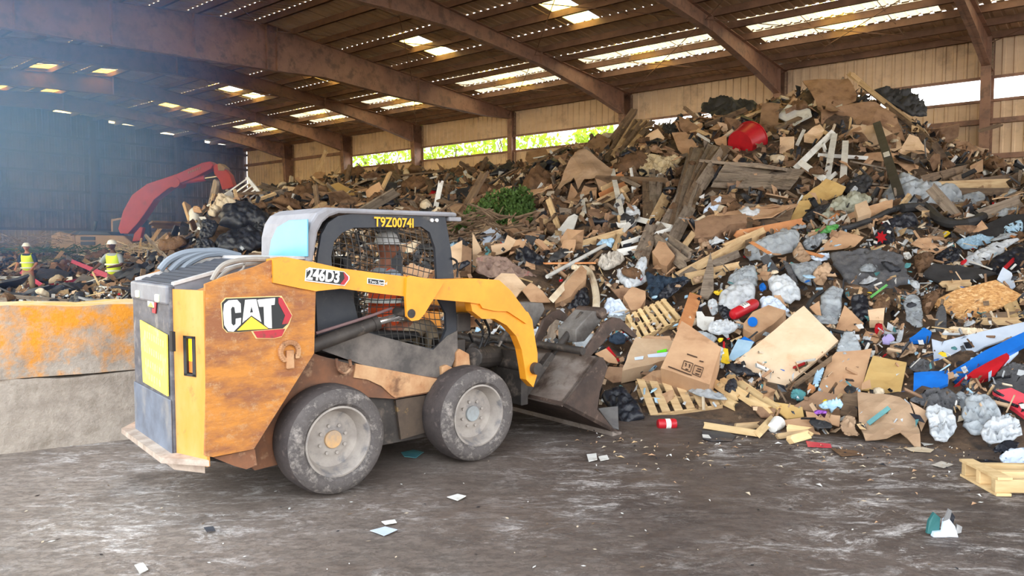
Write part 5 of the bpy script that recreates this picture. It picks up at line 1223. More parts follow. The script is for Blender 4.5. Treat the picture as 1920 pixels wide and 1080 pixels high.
for n_, (kind, nm, poly, m, l, cat) in enumerate(LIT):
    if kind == 'bag': bag(nm if nm != 'blackbag' else 'black_bag', poly, m, l, cat, .4, .035, 8, lift=.3, short=('the '+l.split(' above')[0].split(' right')[0].split(' left')[0].split(' behind')[0]) if n_ % 4 == 0 else None)
    else: sheet(nm, poly, m, l, cat, .008, .01, lift=.35)
# lower right boards and sheets
for k, (a, b, w) in enumerate((((900, 690), (1085, 782), .09), ((925, 610), (1085, 720), .09), ((980, 600), (1240, 772), .10), ((1025, 570), (1390, 800), .08), ((1060, 565), (1388, 795), .06), ((1000, 640), (1330, 810), .08))):
    stick('pallet_board', *T7(a, b), w, 'pallet', 'loose pallet board right of the large carton, '+['lowest left', 'second', 'broad middle one', 'long upper one', 'uppermost thin one', 'long lower one'][k], 'board', .02, la=.15, lb=.12, group='loose pallet boards', short='the loose pallet boards' if k == 2 else None)
sheet('plywood_sheet', T7((1350, 745), (1560, 790), (1572, 860), (1450, 875), (1385, 820)), 'ochre', 'flat ochre ply piece at the foot of the cream board', 'board', .015, .01, lift=.1, short='the flat ochre ply')
sheet('plywood_sheet', T7((1190, 780), (1370, 800), (1350, 860), (1260, 860)), 'card2', 'brown flat piece under the loose pallet boards', 'board', .015, .01, lift=.06)
def gstick(name, a, b, w, th, m, label, cat, group=None, z=.02):
    A = on_ground(*a, z+th/2); Bq = on_ground(*b, z+th/2); return stick(name, a, b, w, m, label, cat, th, A=A, Bq=Bq, group=group)
gstick(W, *T7((850, 915), (1240, 975)), .06, .04, 'pallet', 'long pallet slat lying flat on the floor', 'board')
gstick(W, *T7((1240, 975), (1385, 825)), .07, .05, 'pallet', 'pallet slat on the floor meeting the long slat at a corner', 'board')
gstick(W, *T7((1080, 925), (1250, 912)), .06, .03, 'wood', 'short board on the floor inside the slat corner', 'board')
gstick(W, *T7((1385, 995), (1600, 965)), .05, .03, 'wood', 'thin pale stick on the floor right of the white cup', 'board')
gstick(W, *T7((1475, 1020), (1600, 985)), .07, .05, 'pallet', 'short thick board end on the floor right of the white cup', 'board')
gstick(W, *T7((1455, 940), (1630, 965)), .08, .03, 'pallet', 'pale board on the floor behind the thin pale stick', 'board')
sheet(CS, T7((1410, 880), (1590, 860), (1690, 980), (1480, 960)), 'card', 'flattened brown cardboard on the floor behind the pale sticks', C, .01, .01, lift=.03)
p = on_ground(*T7((580, 905))[0], .035)
can = MB(); can.lathe([(0, -.06), (.028, -.06), (.033, -.05), (.033, .05), (.028, .06), (0, .06)], (0, 0, 0), 20, K['red'], 'x'); can.lathe([(.0335, -.012), (.0335, .02)], (0, 0, 0), 20, K['white'], 'x')
o = can.build('drink_can', None, None, True, loc=p); o.rotation_euler = (0, 0, .1); o.scale = (1.45, 1.45, 1.45); tag(o, 'red drink can lying on the floor before the broken pallet', 'can'); reg(o, p, 'the red can on the floor')
p = on_ground(*T7((1365, 915))[0], .05)
mb = MB(); mb.lathe([(0, -.06), (.035, -.06), (.05, .06), (.046, .06), (.032, -.05), (0, -.05)], (0, 0, 0), 20, K['white'], 'x'); o = mb.build('paper_cup', None, None, True, loc=p); o.rotation_euler = (0, -.1, .9); o.scale = (1.3, 1.3, 1.3); tag(o, 'white paper cup lying on the floor by the pallet slats', 'cup'); reg(o, p, 'the white cup')
# --- C8 right foreground
E8 = [
 ('sheet', CS, [(130, 330), (180, 190), (215, 150), (380, 135), (330, 330), (240, 345)], 'card', 'tan cardboard leaning right of the cream board', C, .012, 'the tan cardboard right of the cream board'),
 ('sheet', CS, [(20, 400), (130, 330), (240, 350), (235, 440), (130, 430)], 'card2', 'brown cardboard lying at the foot of the leaning tan one', C, .012, None),
 ('bag', 'plastic_bag', [(215, 130), (270, 30), (345, 130), (290, 180), (240, 240), (215, 190)], 'clear', 'whitish plastic bag draped over the leaning tan cardboard', 'bag', .1, 'the draped whitish bag'),
 ('sheet', 'ochre_board', [(330, 320), (385, 165), (540, 200), (510, 350)], 'ochre', 'ochre yellow panel standing behind the big kraft sheet', 'panel', .02, 'the ochre yellow panel'),
 ('sheet', 'kraft_sheet', [(313, 330), (510, 355), (555, 390), (600, 500), (605, 575), (575, 575), (510, 510), (450, 550), (350, 555), (320, 470)], 'kraft', 'big brown kraft sheet bent over at the front edge', 'paper sheet', .01, 'the big kraft sheet in front'),
 ('sheet', 'kraft_sheet', [(555, 390), (650, 432), (607, 502)], 'kraft', 'triangular kraft corner right of the big kraft sheet', 'paper sheet', .01, None),
 ('sheet', CS, [(233, 442), (245, 345), (312, 340), (312, 442)], 'woodbrown', 'dark brown square piece left of the big kraft sheet', C, .02, None),
 ('bag', 'paper_wad', [(230, 480), (260, 440), (310, 450), (300, 500), (322, 530), (250, 532)], 'kraft', 'round crumpled paper ball left of the big kraft sheet', 'paper', .4, 'the crumpled paper ball'),
 ('bag', 'dark_cloth', [(545, 360), (640, 320), (730, 308), (790, 360), (780, 420), (680, 410), (620, 400)], 'greymat', 'dark grey cloth bundle right of the big kraft sheet', 'cloth', .35, 'the dark grey bundle'),
 ('bag', 'clear_bag', [(620, 420), (680, 380), (760, 420), (772, 500), (720, 570), (650, 540)], 'bag', 'white filled bag below the dark grey bundle', 'bag', .5, None),
 ('bag', 'clear_bag', [(790, 480), (800, 370), (850, 335), (930, 350), (980, 420), (960, 520), (860, 540)], 'clear', 'large clear bag in front of the red straps', 'bag', .5, 'the large clear bag'),
 ('bag', 'plastic_bag', [(880, 480), (1000, 430), (1075, 480), (1060, 550), (900, 585)], 'bag', 'white bag full of crumpled paper, right of the clear bag', 'bag', .5, None),
 ('bag', 'plastic_bag', [(750, 360), (790, 320), (830, 360), (800, 420)], 'clear', 'small clear bag between the bundle and the large bag', 'bag', .5, None),
 ('bag', 'black_cloth', [(925, 600), (1000, 545), (1060, 560), (1050, 600), (960, 612)], 'blackbag', 'black rag on the floor under the paper-filled bag', 'rag', .3, None),
 ('bag', 'plastic_bag', [(965, 630), (1010, 590), (1090, 585), (1090, 672), (990, 665)], 'bluewhite', 'bluish white bag on the floor behind the front pallet', 'bag', .4, 'the bluish bag by the front pallet'),
 ('bag', 'black_cloth', [(780, 660), (850, 640), (960, 645), (980, 665), (820, 668)], 'blackbag', 'flat black rag on the floor behind the front pallet', 'rag', .2, None),
 ('sheet', 'blue_plastic', [(570, 350), (573, 250), (730, 235), (730, 300), (690, 312)], 'blue', 'bright blue plastic panel behind the dark grey bundle', 'plastic panel', .03, 'the bright blue panel'),
 ('sheet', 'blue_plastic', [(735, 255), (900, 150), (1090, 60), (1090, 115), (900, 215), (860, 300), (760, 290)], 'blue', 'long blue plastic slide piece running to the frame edge', 'plastic panel', .06, 'the long blue piece'),
 ('sheet', 'blue_plastic', [(552, 90), (620, 40), (655, 60), (640, 100), (560, 106)], 'blue', 'small blue plastic piece left of the grey hanging mat', 'plastic panel', .04, None),
 ('sheet', 'white_board', [(655, 90), (700, 102), (1090, 8), (1090, 62), (900, 122), (672, 252)], 'bluewhite', 'wide bluish white board above the long blue piece', 'board', .02, 'the wide bluish white board'),
 ('sheet', 'red_plastic_piece', [(755, 318), (800, 272), (850, 235), (1000, 158), (1012, 172), (945, 262), (862, 288), (830, 262)], 'red', 'glossy red curved plastic frame over the blue piece', 'plastic frame', .04, 'the red curved frame'),
 ('sheet', 'red_plastic_piece', [(935, 335), (1020, 318), (1090, 352), (1090, 455), (1010, 402)], 'pink', 'pinkish red plastic piece at the right frame edge', 'plastic frame', .04, None),
 ('sheet', 'white_strip', [(950, 215), (1050, 125), (1055, 150), (990, 215)], 'bluewhite', 'white plastic strip crossing the red curved frame', 'strip', .02, None),
 ('bag', 'grey_mat', [(918, 305), (960, 230), (1040, 195), (1090, 200), (1090, 352), (1010, 315), (930, 332)], 'greymat', 'dark grey mat over the pinkish red piece', 'mat', .2, None),
 ('bag', 'grey_mat', [(540, 215), (600, 170), (650, 190), (660, 230), (580, 242)], 'greymat', 'dark grey rag on top of the bright blue panel', 'rag', .3, None),
 ('bag', 'canvas_sack', [(722, 25), (920, 40), (938, 60), (820, 97), (718, 82)], 'foam', 'cream sack with dark print below the strand board', 'sack', .2, 'the cream sack'),
 ('bag', 'paper_wad', [(440, 160), (470, 105), (560, 100), (590, 150), (500, 180)], 'kraft', 'brown paper wads above the ochre yellow panel', 'paper', .4, 'the brown paper wads'),
 ('bag', 'plastic_bag', [(485, 100), (520, 10), (530, 40), (515, 105)], 'bag', 'narrow white bag standing above the paper wads', 'bag', .3, None),
 ('sheet', 'lilac_disc', [(425, 90), (440, 68), (470, 65), (485, 85), (460, 110), (430, 108)], 'lilac', 'lilac plastic lid above the brown paper wads', 'lid', .02, 'the lilac lid'),
 ('bag', 'red_container', [(392, 20), (425, 10), (440, 60), (410, 75), (392, 60)], 'red', 'red plastic container left of the lilac lid', 'container', .5, 'the small red container'),
 ('bag', 'blue_cloth', [(130, 400), (160, 370), (245, 362), (240, 400), (170, 412)], 'paleblue', 'light blue cloth in front of the leaning tan cardboard', 'cloth', .4, 'the light blue cloth'),
 ('bag', 'yellow_scrap', [(150, 375), (165, 360), (185, 375), (165, 388)], 'yellow', 'yellow scrap on the light blue cloth', 'scrap', .5, None),
 ('bag', 'purple_bottle', [(110, 420), (130, 412), (175, 418), (170, 432), (115, 430)], 'purple', 'purple bottle in front of the light blue cloth', 'bottle', .5, None),
 ('bag', 'teal_scrap', [(0, 360), (20, 310), (80, 330), (60, 370)], 'teal', 'teal wrappers beneath the cream board edge', 'wrapper', .4, None),
 ('sheet', 'orange_scrap', [(82, 325), (92, 295), (120, 315), (105, 330)], 'orange', 'small orange carton beneath the cream board edge', 'carton', .04, None),
 ('bag', 'plastic_bag', [(105, 290), (130, 220), (165, 215), (140, 290), (115, 310)], 'paleblue', 'pale blue bag between the cream board and tan cardboard', 'bag', .3, None),
 ('bag', 'black_cloth', [(85, 470), (100, 450), (190, 470), (200, 495), (130, 500)], 'rubber', 'black cloth on the floor left of the paper ball', 'cloth', .2, None),
 ('sheet', CS, [(75, 425), (235, 440), (230, 490), (150, 470), (85, 465)], 'card', 'flat brown cardboard in front of the purple bottle', C, .01, None),
]
for kind, nm, poly, m, l, cat, th, sh in E8:
    if kind == 'bag': bag(nm, T8(*poly), m, l, cat, max(.2, th)*.62, .065, 8, lift=.48 if 'draped' in l or 'light blue' in l else .22, short=sh)
    else: sheet(nm, T8(*poly), m, l, cat, th, .05 if m in ('kraft',) else .015, lift=.2, short=sh, step=.07 if m == 'kraft' else None)
# --- C6 right middle
E6 = [
 ('bag', 'carpet_piece', [(205, 530), (230, 470), (430, 455), (600, 470), (700, 500), (720, 600), (770, 680), (640, 720), (460, 780), (330, 740), (290, 650)], 'greymat', 'big dark grey carpet piece draped in the middle right', 'carpet', .12, 'the big grey carpet'),
 ('sheet', CS, [(110, 480), (270, 330), (430, 380), (370, 440), (240, 460)], 'card', 'tan cardboard above the left end of the grey carpet', C, .015, 'the tan cardboard above the grey carpet'),
 ('bag', 'printed_bag', [(470, 430), (560, 260), (625, 300), (645, 440), (520, 470)], 'blackbag', 'dark printed bag with a red star above the grey carpet', 'bag', .3, 'the bag with the red star'),
 ('bag', 'green_bag', [(30, 345), (150, 310), (262, 282), (270, 320), (150, 362)], 'green', 'light green plastic bag below the greenish clear bag', 'bag', .3, 'the light green bag'),
 ('bag', 'clear_bag', [(10, 400), (150, 350), (205, 360), (120, 450), (30, 470)], 'clear', 'clear bag under the light green bag', 'bag', .4, None),
 ('bag', 'paper_wad', [(80, 600), (180, 540), (215, 600), (150, 722), (90, 680)], 'kraft', 'brown crumpled paper left of the grey carpet', 'paper', .4, 'the brown crumpled paper'),
 ('bag', 'plastic_bag', [(50, 510), (120, 485), (205, 480), (195, 530), (120, 545)], 'bluewhite', 'bluish white film on the left edge of the grey carpet', 'plastic film', .3, None),
 ('sheet', 'black_fender', [(820, 640), (900, 560), (1200, 590), (1325, 620), (1100, 692), (960, 692)], 'rubber', 'long glossy black plastic panel right of the grey carpet', 'plastic panel', .03, 'the glossy black panel'),
 ('bag', 'black_sheet', [(1200, 575), (1520, 400), (1520, 605), (1330, 642)], 'blackbag', 'black plastic sheeting at the right frame edge', 'plastic sheet', .15, None),
 ('sheet', 'grey_board', [(1060, 375), (1400, 232), (1520, 225), (1520, 335), (1200, 402)], 'rubber', 'grey rubbery panel above the pale blue sack', 'panel', .03, None),
 ('bag', 'blue_sack', [(1030, 405), (1200, 355), (1320, 372), (1280, 420), (1120, 470)], 'paleblue', 'pale blue sack left half above the glossy panel', 'sack', .3, 'the pale blue sack'),
 ('bag', 'plastic_bag', [(1140, 500), (1300, 420), (1512, 380), (1400, 440), (1300, 560), (1200, 565), (1070, 570)], 'bag', 'long white bag below the pale blue sack', 'bag', .3, 'the long white bag'),
 ('bag', 'blue_sack', [(1310, 350), (1400, 290), (1505, 252), (1512, 345), (1380, 362)], 'paleblue', 'pale blue fabric at the frame edge above the white bag', 'fabric', .25, None),
 ('sheet', 'strand_board', [(880, 822), (1050, 740), (1320, 670), (1512, 782), (1112, 952)], 'osb', 'strand board sheet lying flat above the cream sack', 'board', .03, 'the strand board sheet'),
 ('sheet', 'white_triangle', [(1330, 662), (1370, 580), (1430, 620), (1455, 712), (1430, 732)], 'bluewhite', 'white triangular sheet standing behind the strand board', 'sheet', .015, 'the white triangular sheet'),
 ('bag', 'clear_bag', [(130, 870), (150, 740), (230, 700), (290, 722), (280, 880), (240, 1000), (150, 950)], 'clear', 'tall clear bag hanging below the grey carpet', 'bag', .3, 'the tall clear bag'),
 ('sheet', CS, [(65, 850), (130, 810), (150, 950), (240, 1000), (300, 840), (430, 960), (400, 1010), (200, 1005)], 'card', 'tan cardboard behind the tall clear bag', C, .015, None),
 ('bag', 'bubble_wrap', [(690, 770), (810, 765), (832, 900), (820, 1000), (720, 965)], 'clear', 'upright bubble wrap piece left of the strand board', 'bubble wrap', .2, 'the upright bubble wrap'),
 ('bag', 'straw_clump', [(820, 800), (850, 760), (950, 715), (940, 785), (870, 900), (820, 885)], 'earth', 'brown straw clump between bubble wrap and strand board', 'straw', .4, 'the brown straw clump'),
 ('bag', 'black_bag', [(330, 770), (450, 760), (472, 880), (430, 1000), (370, 940)], 'blackbag', 'crumpled black bag below the left of the grey carpet', 'bag', .3, 'the black bag under the carpet'),
 ('sheet', 'cardboard_box', [(460, 895), (570, 882), (560, 962), (470, 962)], 'cardlight', 'small light carton below the grey carpet', 'cardboard box', .12, 'the small light carton'),
 ('bag', 'straw_clump', [(470, 800), (560, 760), (620, 780), (580, 880), (480, 880)], 'earth', 'brown fibre clump above the small light carton', 'fibre', .4, None),
 ('bag', 'woven_basket', [(760, 500), (910, 480), (890, 570), (800, 625), (770, 580)], 'earth', 'brown woven basket right of the grey carpet', 'basket', .5, 'the brown woven basket'),
 ('bag', 'black_crumple', [(900, 510), (1000, 440), (1100, 460), (1080, 540), (940, 560)], 'blackbag', 'black crumpled plastic left of the long white bag', 'bag', .3, None),
 ('bag', 'foil_piece', [(690, 480), (740, 475), (760, 520), (710, 530)], 'white', 'white scrap on the right edge of the grey carpet', 'scrap', .4, None),
 ('bag', 'yellow_green_bag', [(920, 360), (1000, 330), (1020, 350), (980, 385)], 'yellow', 'yellowish bag below the thick black strip', 'bag', .3, 'the yellowish bag'),
 ('bag', 'grey_mat', [(905, 1060), (920, 860), (960, 830), (985, 860), (990, 1000), (975, 1065)], 'greymat', 'narrow grey mat hanging over the wide bluish board', 'mat', .15, 'the narrow hanging mat'),
 ('bag', 'brown_jar', [(545, 560), (545, 580), (570, 582), (575, 562)], 'white', 'white round cap lying on the grey carpet', 'cap', .5, None),
 ('sheet', 'white_card', [(555, 275), (590, 258), (612, 290), (570, 310)], 'white', 'white card on top of the bag with the red star', 'card', .01, None),
 ('bag', 'kraft_bag', [(620, 300), (690, 330), (690, 380), (650, 370)], 'kraft', 'small kraft bag right of the bag with the red star', 'bag', .4, None),
]
for kind, nm, poly, m, l, cat, th, sh in E6:
    if nm == 'brown_jar': nm = 'round_cap'
    if kind == 'bag': bag(nm, T6(*poly), m, l, cat, max(.12, th), .045 if m != 'greymat' else .06, 8 if m != 'greymat' else 4, lift=.28, short=sh)
    else: sheet(nm, T6(*poly), m, l, cat, th, .015, lift=.3, short=sh)
sb = [o for o in COL.objects if o.get('label', '').startswith('dark printed bag')][0]
iv = sb.matrix_world.inverted(); Ps = sb.matrix_world.translation; ns = (sb.matrix_world.to_3x3()@Vector((0, 0, 1))).normalized()
def onbag(u, v, off): return iv@on_plane(u, v, Ps+ns*off, ns)
star = []
for k in range(14):
    a = k*math.pi/7; r = 42 if k % 2 else 22; star.append((548+r*math.cos(a), 378+r*1.1*math.sin(a)))
mb = MB(); mb.prism([onbag(u, v, .16) for u, v in T6(*star)], (0, 0, .004)); mb.build('red_star_print', K['red'], sb)
for k, (x, y) in enumerate(((500, 400), (590, 330), (610, 420), (560, 440))):
    mb = MB(); mb.prism([onbag(u, v, .155) for u, v in T6((x, y), (x+26, y+8), (x+20, y+24), (x-6, y+16))], (0, 0, .004)); mb.build('pale_print', K['white'], sb)
hose('rubber_hose', T6((150, 742), (85, 790), (50, 850), (70, 920), (150, 985), (300, 1025)), .025, 'rubber', 'black hose looping round the tall clear bag', 'hose', .3)
hose('rubber_strip', T6((640, 190), (690, 170), (600, 200), (480, 260), (330, 310), (270, 320)), .05, 'rubber', 'black ribbed strip from the carton down to the green bag', 'rubber strip', .35)
for k, (a, b, m, l) in enumerate((((1200, 945), (1500, 945), 'wood', 'lower plank under the strand board'), ((1230, 915), (1512, 900), 'woodbrown', 'upper plank under the strand board'), ((1400, 830), (1450, 930), 'pallet', 'short block under the right of the strand board'), ((1440, 820), (1482, 920), 'pallet', 'second block at the right end of the strand board'), ((960, 695), (1150, 685), 'wood', 'pale batten above the strand board'), ((985, 720), (1100, 700), 'wood', 'lower pale batten above the strand board'))):
    stick(W, *T6(a, b), .09, m, l, 'board', .04, la=.2, lb=.2)
stick('green_stick', *T6((480, 780), (585, 700)), .03, 'green', 'thin green stick on the lower edge of the grey carpet', 'stick', .02, la=.45, lb=.45, jag=False)
stick('red_tool_piece', *T6((1385, 585), (1445, 525)), .05, 'red', 'red tool handle lying on the black sheeting', 'tool handle', .03, la=.4, lb=.4, jag=False)
# front pallet standing on the floor at the right frame edge
A_ = on_ground(1800, 893); B_ = on_ground(1868, 931); dA = (A_-B_); Wp = dA.length; ang = math.atan2(dA.y, dA.x)-math.pi/2; dR = Vector((math.cos(ang), math.sin(ang), 0)); pc = (A_+B_)/2+dR*.5
pl = pallet('pale wooden pallet frame lying on the floor at the right edge', Vector((pc.x, pc.y, .066)), (0, 0, ang), 1.0, Wp, 5, 'pallet', 'the front pallet', skip=(1, 3))
# magazines and small flat litter on the floor
FL = [(T8((75, 555), (190, 570), (195, 585), (85, 582)), 'pink', 'magazine', 'pink-edged magazine on the floor left of the paper ball'), (T8((190, 590), (300, 600), (350, 618), (240, 628)), 'earth', 'flat_scrap', 'flat brown scrap on the floor before the paper ball'),
 (T8((530, 588), (600, 582), (665, 597), (650, 608), (560, 602)), 'foam', 'flat_disc', 'pale oval lid on the floor under the kraft sheet'), (T8((600, 560), (650, 556), (670, 570), (620, 578)), 'white', 'flat_disc', 'small white lid on the floor by the kraft sheet'),
 (T8((760, 545), (870, 552), (878, 568), (780, 556)), 'white', 'white_strip', 'white strip on the floor under the large clear bag'), (T8((655, 665), (700, 650), (755, 665), (710, 680)), 'fibre', 'paper_scrap', 'shredded pale scrap on the floor behind the front pallet'),
 (T7((835, 955), (1000, 960), (1080, 990), (1050, 1030), (900, 1030), (840, 1010)), 'darkmetal', 'flattened_tray', 'flattened dark tray on the floor left of the slat corner'), (T7((835, 980), (880, 985), (900, 1010), (840, 1005)), 'white', 'paper_scrap', 'white scrap at the left end of the flattened tray'),
 ([(838, 932), (858, 926), (874, 930), (858, 938)], 'white', 'paper_scrap', 'small white scrap on the bare floor in front of the wheels'), ([(694, 995), (722, 988), (745, 994), (720, 1004)], 'bluewhite', 'paper_scrap', 'whitish scrap on the floor at the bottom centre'), ([(382, 990), (400, 988), (404, 996), (388, 998)], 'darkmetal', 'paper_scrap', 'tiny dark scrap on the floor at the bottom left'), ([(1100, 852), (1118, 850), (1120, 862), (1104, 866)], 'white', 'paper_scrap', 'white scrap on the floor, left of the pair by the bucket'), ([(1122, 856), (1138, 853), (1142, 860), (1126, 864)], 'white', 'paper_scrap', 'white scrap on the floor, right of the pair by the bucket'), ([(752, 848), (775, 843), (795, 848), (780, 858), (758, 856)], 'teal', 'paper_scrap', 'teal scrap on the floor between the wheels'), ([(252, 1060), (268, 1055), (278, 1068), (262, 1076)], 'white', 'paper_scrap', 'white scrap on the floor at the very bottom left'),
 ([(715, 978), (740, 974), (744, 980), (722, 984)], 'white', 'paper_scrap', 'thin white scrap above the whitish one at bottom centre')]
for poly, m, nm, l in FL:
    P = on_ground(sum(p[0] for p in poly)/len(poly), sum(p[1] for p in poly)/len(poly), .012)
    sheet(nm, poly, m, l, 'scrap' if 'scrap' in nm else nm.replace('_', ' '), .004, .006, lift=0, P=P, n=Vector((0, 0, 1)))
P = on_ground(1774, 1006, .0)
t = empty('crushed_carton', P, 0, 'crushed silvery carton standing alone on the open floor', 'carton')
def tri(nm, pts, m, w=.03): mb = MB(); mb.prism(pts, (0, w, 0)); mb.build(nm, m, t)
tri('foil_side', [(-.03, 0, 0), (.065, -.01, 0), (.05, .0, .06), (.01, .01, .115), (-.01, .01, .10)], K['bluewhite'], .015)
tri('top_flap', [(-.02, 0, .09), (.01, .0, .165), (.035, .01, .15), (.025, .01, .10)], K['metal'], .01)
tri('dark_inside', [(.0, .02, .06), (.03, .02, .15), (.06, .02, .11), (.045, .02, .04)], K['blackbag'], .02)
tri('teal_side', [(-.10, .02, .01), (-.03, .02, .0), (-.02, .03, .10), (-.055, .03, .13), (-.085, .03, .08)], mat('dark_teal', (40, 96, 96), .5), .02)
tri('foil_foot', [(-.08, -.01, 0), (.0, -.01, 0), (-.01, 0, .03), (-.07, 0, .025)], K['bluewhite'], .03)
tri('torn_flap', [(.06, .01, .01), (.10, .02, .015), (.105, .02, .05), (.075, .02, .065)], K['metal'], .015)
reg(t, P, 'the crushed silvery carton')
P = on_ground(131, 829, .0)
mb = MB(); mb.lathe([(0, 0), (.04, 0), (.045, .02), (.04, .1), (.02, .13), (.018, .15), (0, .15)], (0, 0, 0), 16, mat('green_glass', (70, 150, 130), .25, rnd=.05)); o = mb.build('plastic_bottle', None, None, True, loc=P+Vector((0, -.0, .0))); o.rotation_euler = (math.pi/2, 0, 0); 
bpy.data.objects.remove(o)
mb = MB(); mb.lathe([(0, 0), (.04, 0), (.045, .02), (.04, .1), (.02, .13), (.018, .15), (0, .15)], (0, 0, 0), 16, mat('green_glass', (70, 150, 130), .25), 'z'); o = mb.build('plastic_bottle', None, None, True, loc=P); tag(o, 'small green bottle standing at the foot of the concrete barrier', 'bottle')
# --- C1: left part of the heap, above the hood
E1 = [
 ('sheet', 'wide_board', [(495, 492), (590, 335), (760, 350), (762, 400), (665, 472)], 'cream', 'pale cream board leaning just above the cab roof', 'board', .03, 'the pale cream board above the cab'),
 ('sheet', 'wide_board', [(870, 330), (940, 308), (1097, 385), (990, 472), (880, 472)], 'ochre', 'yellowish board leaning right of the pale cream one', 'board', .03, 'the yellowish board above the cab'),
 ('sheet', 'black_board', [(662, 352), (690, 315), (787, 325), (765, 367)], 'rubber', 'black square panel on top of the pale cream board', 'panel', .02, None),
 ('sheet', CS, [(700, 312), (760, 280), (922, 250), (900, 282), (720, 318)], 'card2', 'stacked brown sheets above the black square panel', C, .06, 'the stacked brown sheets'),
 ('sheet', CS, [(750, 275), (790, 225), (850, 235), (830, 270)], 'card', 'brown lump of cardboard under the tall white stick', C, .04, None),
 ('bag', CS, [(740, 450), (800, 330), (862, 322), (880, 462), (765, 482)], 'card2', 'crumpled brown cardboard between the cream and yellowish boards', C, .3, None),
 ('bag', 'mattress', [(20, 530), (100, 420), (160, 390), (252, 442), (200, 462), (110, 502), (90, 542)], 'foam', 'slumped beige mattress at the left end of the heap', 'mattress', .5, 'the beige mattress'),
 ('bag', 'black_bag', [(110, 545), (150, 480), (240, 450), (350, 470), (480, 560), (490, 640), (420, 660), (330, 600), (250, 645), (110, 605)], 'blackbag', 'biggest black bag, domed, behind the loader hood', 'bag', .55, 'the biggest black bag'),
 ('bag', 'black_bag', [(330, 592), (420, 540), (490, 580), (480, 682), (380, 702)], 'blackbag', 'black bag touching the left of the cab roof', 'bag', .5, None),
 ('bag', 'black_bag', [(-10, 570), (70, 555), (120, 600), (60, 700), (-30, 700)], 'blackbag', 'black bag below the paint bucket', 'bag', .4, None),
 ('bag', 'black_bag', [(60, 700), (200, 650), (320, 605), (420, 665), (440, 745), (300, 800), (100, 785)], 'blackbag', 'low black bag just above the loader hood', 'bag', .4, None),
 ('bag', 'black_bag', [(-40, 700), (60, 690), (130, 790), (0, 830), (-80, 800)], 'blackbag', 'low black bag left of the one above the hood', 'bag', .4, None),
 ('bag', 'paper_scrap', [(250, 745), (290, 725), (310, 750), (270, 775)], 'bag', 'small white scrap on the low black bag', 'scrap', .4, None),
 ('sheet', 'red_rag', [(1510, 462), (1600, 340), (1622, 350), (1562, 472)], 'red', 'crimson folded panel left of the thin white post', 'panel', .02, 'the crimson folded panel'),
 ('bag', 'brown_sack', [(1375, 340), (1390, 210), (1420, 200), (1440, 260), (1450, 340), (1410, 370)], 'foam', 'pale brown sack hanging on the left crest', 'sack', .3, 'the pale brown sack'),
 ('sheet', CS, [(1690, 480), (1740, 450), (1870, 480), (1860, 540), (1760, 610), (1700, 560)], 'card2', 'brown cardboard right behind the cab roof corner', C, .02, None),
 ('sheet', CS, [(1760, 340), (1840, 330), (1850, 365), (1755, 375)], 'orange', 'small orange-brown card on the left slope', C, .02, None),
 ('bag', 'blue_cloth', [(1720, 310), (1770, 270), (1810, 255), (1790, 300), (1740, 330)], 'teal', 'pale teal cloth on the left slope', 'cloth', .3, 'the pale teal cloth'),
 ('bag', 'foam_lump', [(1820, 230), (1870, 260), (1910, 300), (1880, 330), (1830, 290)], 'foam', 'beige lump right of the pale teal cloth', 'lump', .3, None),
 ('bag', 'white_lump', [(330, 400), (350, 330), (400, 330), (410, 400), (370, 440)], 'foam', 'cream crumpled lump left of the pale cream board', 'lump', .4, None),
 ('bag', 'green_lump', [(400, 380), (440, 335), (520, 350), (490, 400), (430, 400)], 'cloudy', 'greenish crumpled film left of the pale cream board', 'plastic film', .3, None),
]
for kind, nm, poly, m, l, cat, th, sh in E1:
    if kind == 'bag': bag(nm, T1(*poly), m, l, cat, max(.12, th), .045 if m == 'blackbag' else .08, 8, lift=.6, short=sh)
    else: sheet(nm, T1(*poly), m, l, cat, th, .05, lift=.6, short=sh)
SK = [(T1((790, 242), (858, 75)), .16, 'wood', 'tall white stick standing on the far left crest', 1), (T1((910, 252), (952, 195)), .12, 'wood', 'short stick right of the tall white stick', 1), (T1((1612, 482), (1652, 290)), .12, 'white', 'thin white post standing above the cab roof', 1), (T1((0, 632), (78, 650)), .06, 'white', 'white stick left under the paint bucket', 0), (T1((-30, 620), (0, 632)), .05, 'white', 'short white stick at the far left under the bucket', 0), (T1((255, 552), (345, 488)), .05, 'metal', 'grey stick lying on the biggest black bag', 0), (T1((375, 712), (445, 640)), .05, 'wood', 'thin stick between black bags beside the cab', 0), (L5((1165, 372), (1192, 210)), .07, 'wood', 'thin stick standing behind the right worker', 1), (L5((1252, 272), (1352, 125)), .14, 'wood', 'thick pale stick slanting right of the excavator', 1)]
for (a, b), w, m, l, st in SK: stick('pale_stick', a, b, w, m, l, 'stick', .05, la=.3, lb=.3, depth=0 if st else None)
tub('paint_bucket', (366, 426), (367, 400), .11, .13, 'white', 'white paint bucket perched beside the black bags', 'bucket', 'the paint bucket', lift=.5)
bag('paper_wad', [(360, 398), (366, 386), (376, 388), (380, 400)], 'card', 'brown paper sticking out of the paint bucket', 'paper', .5, .03, lift=.6)
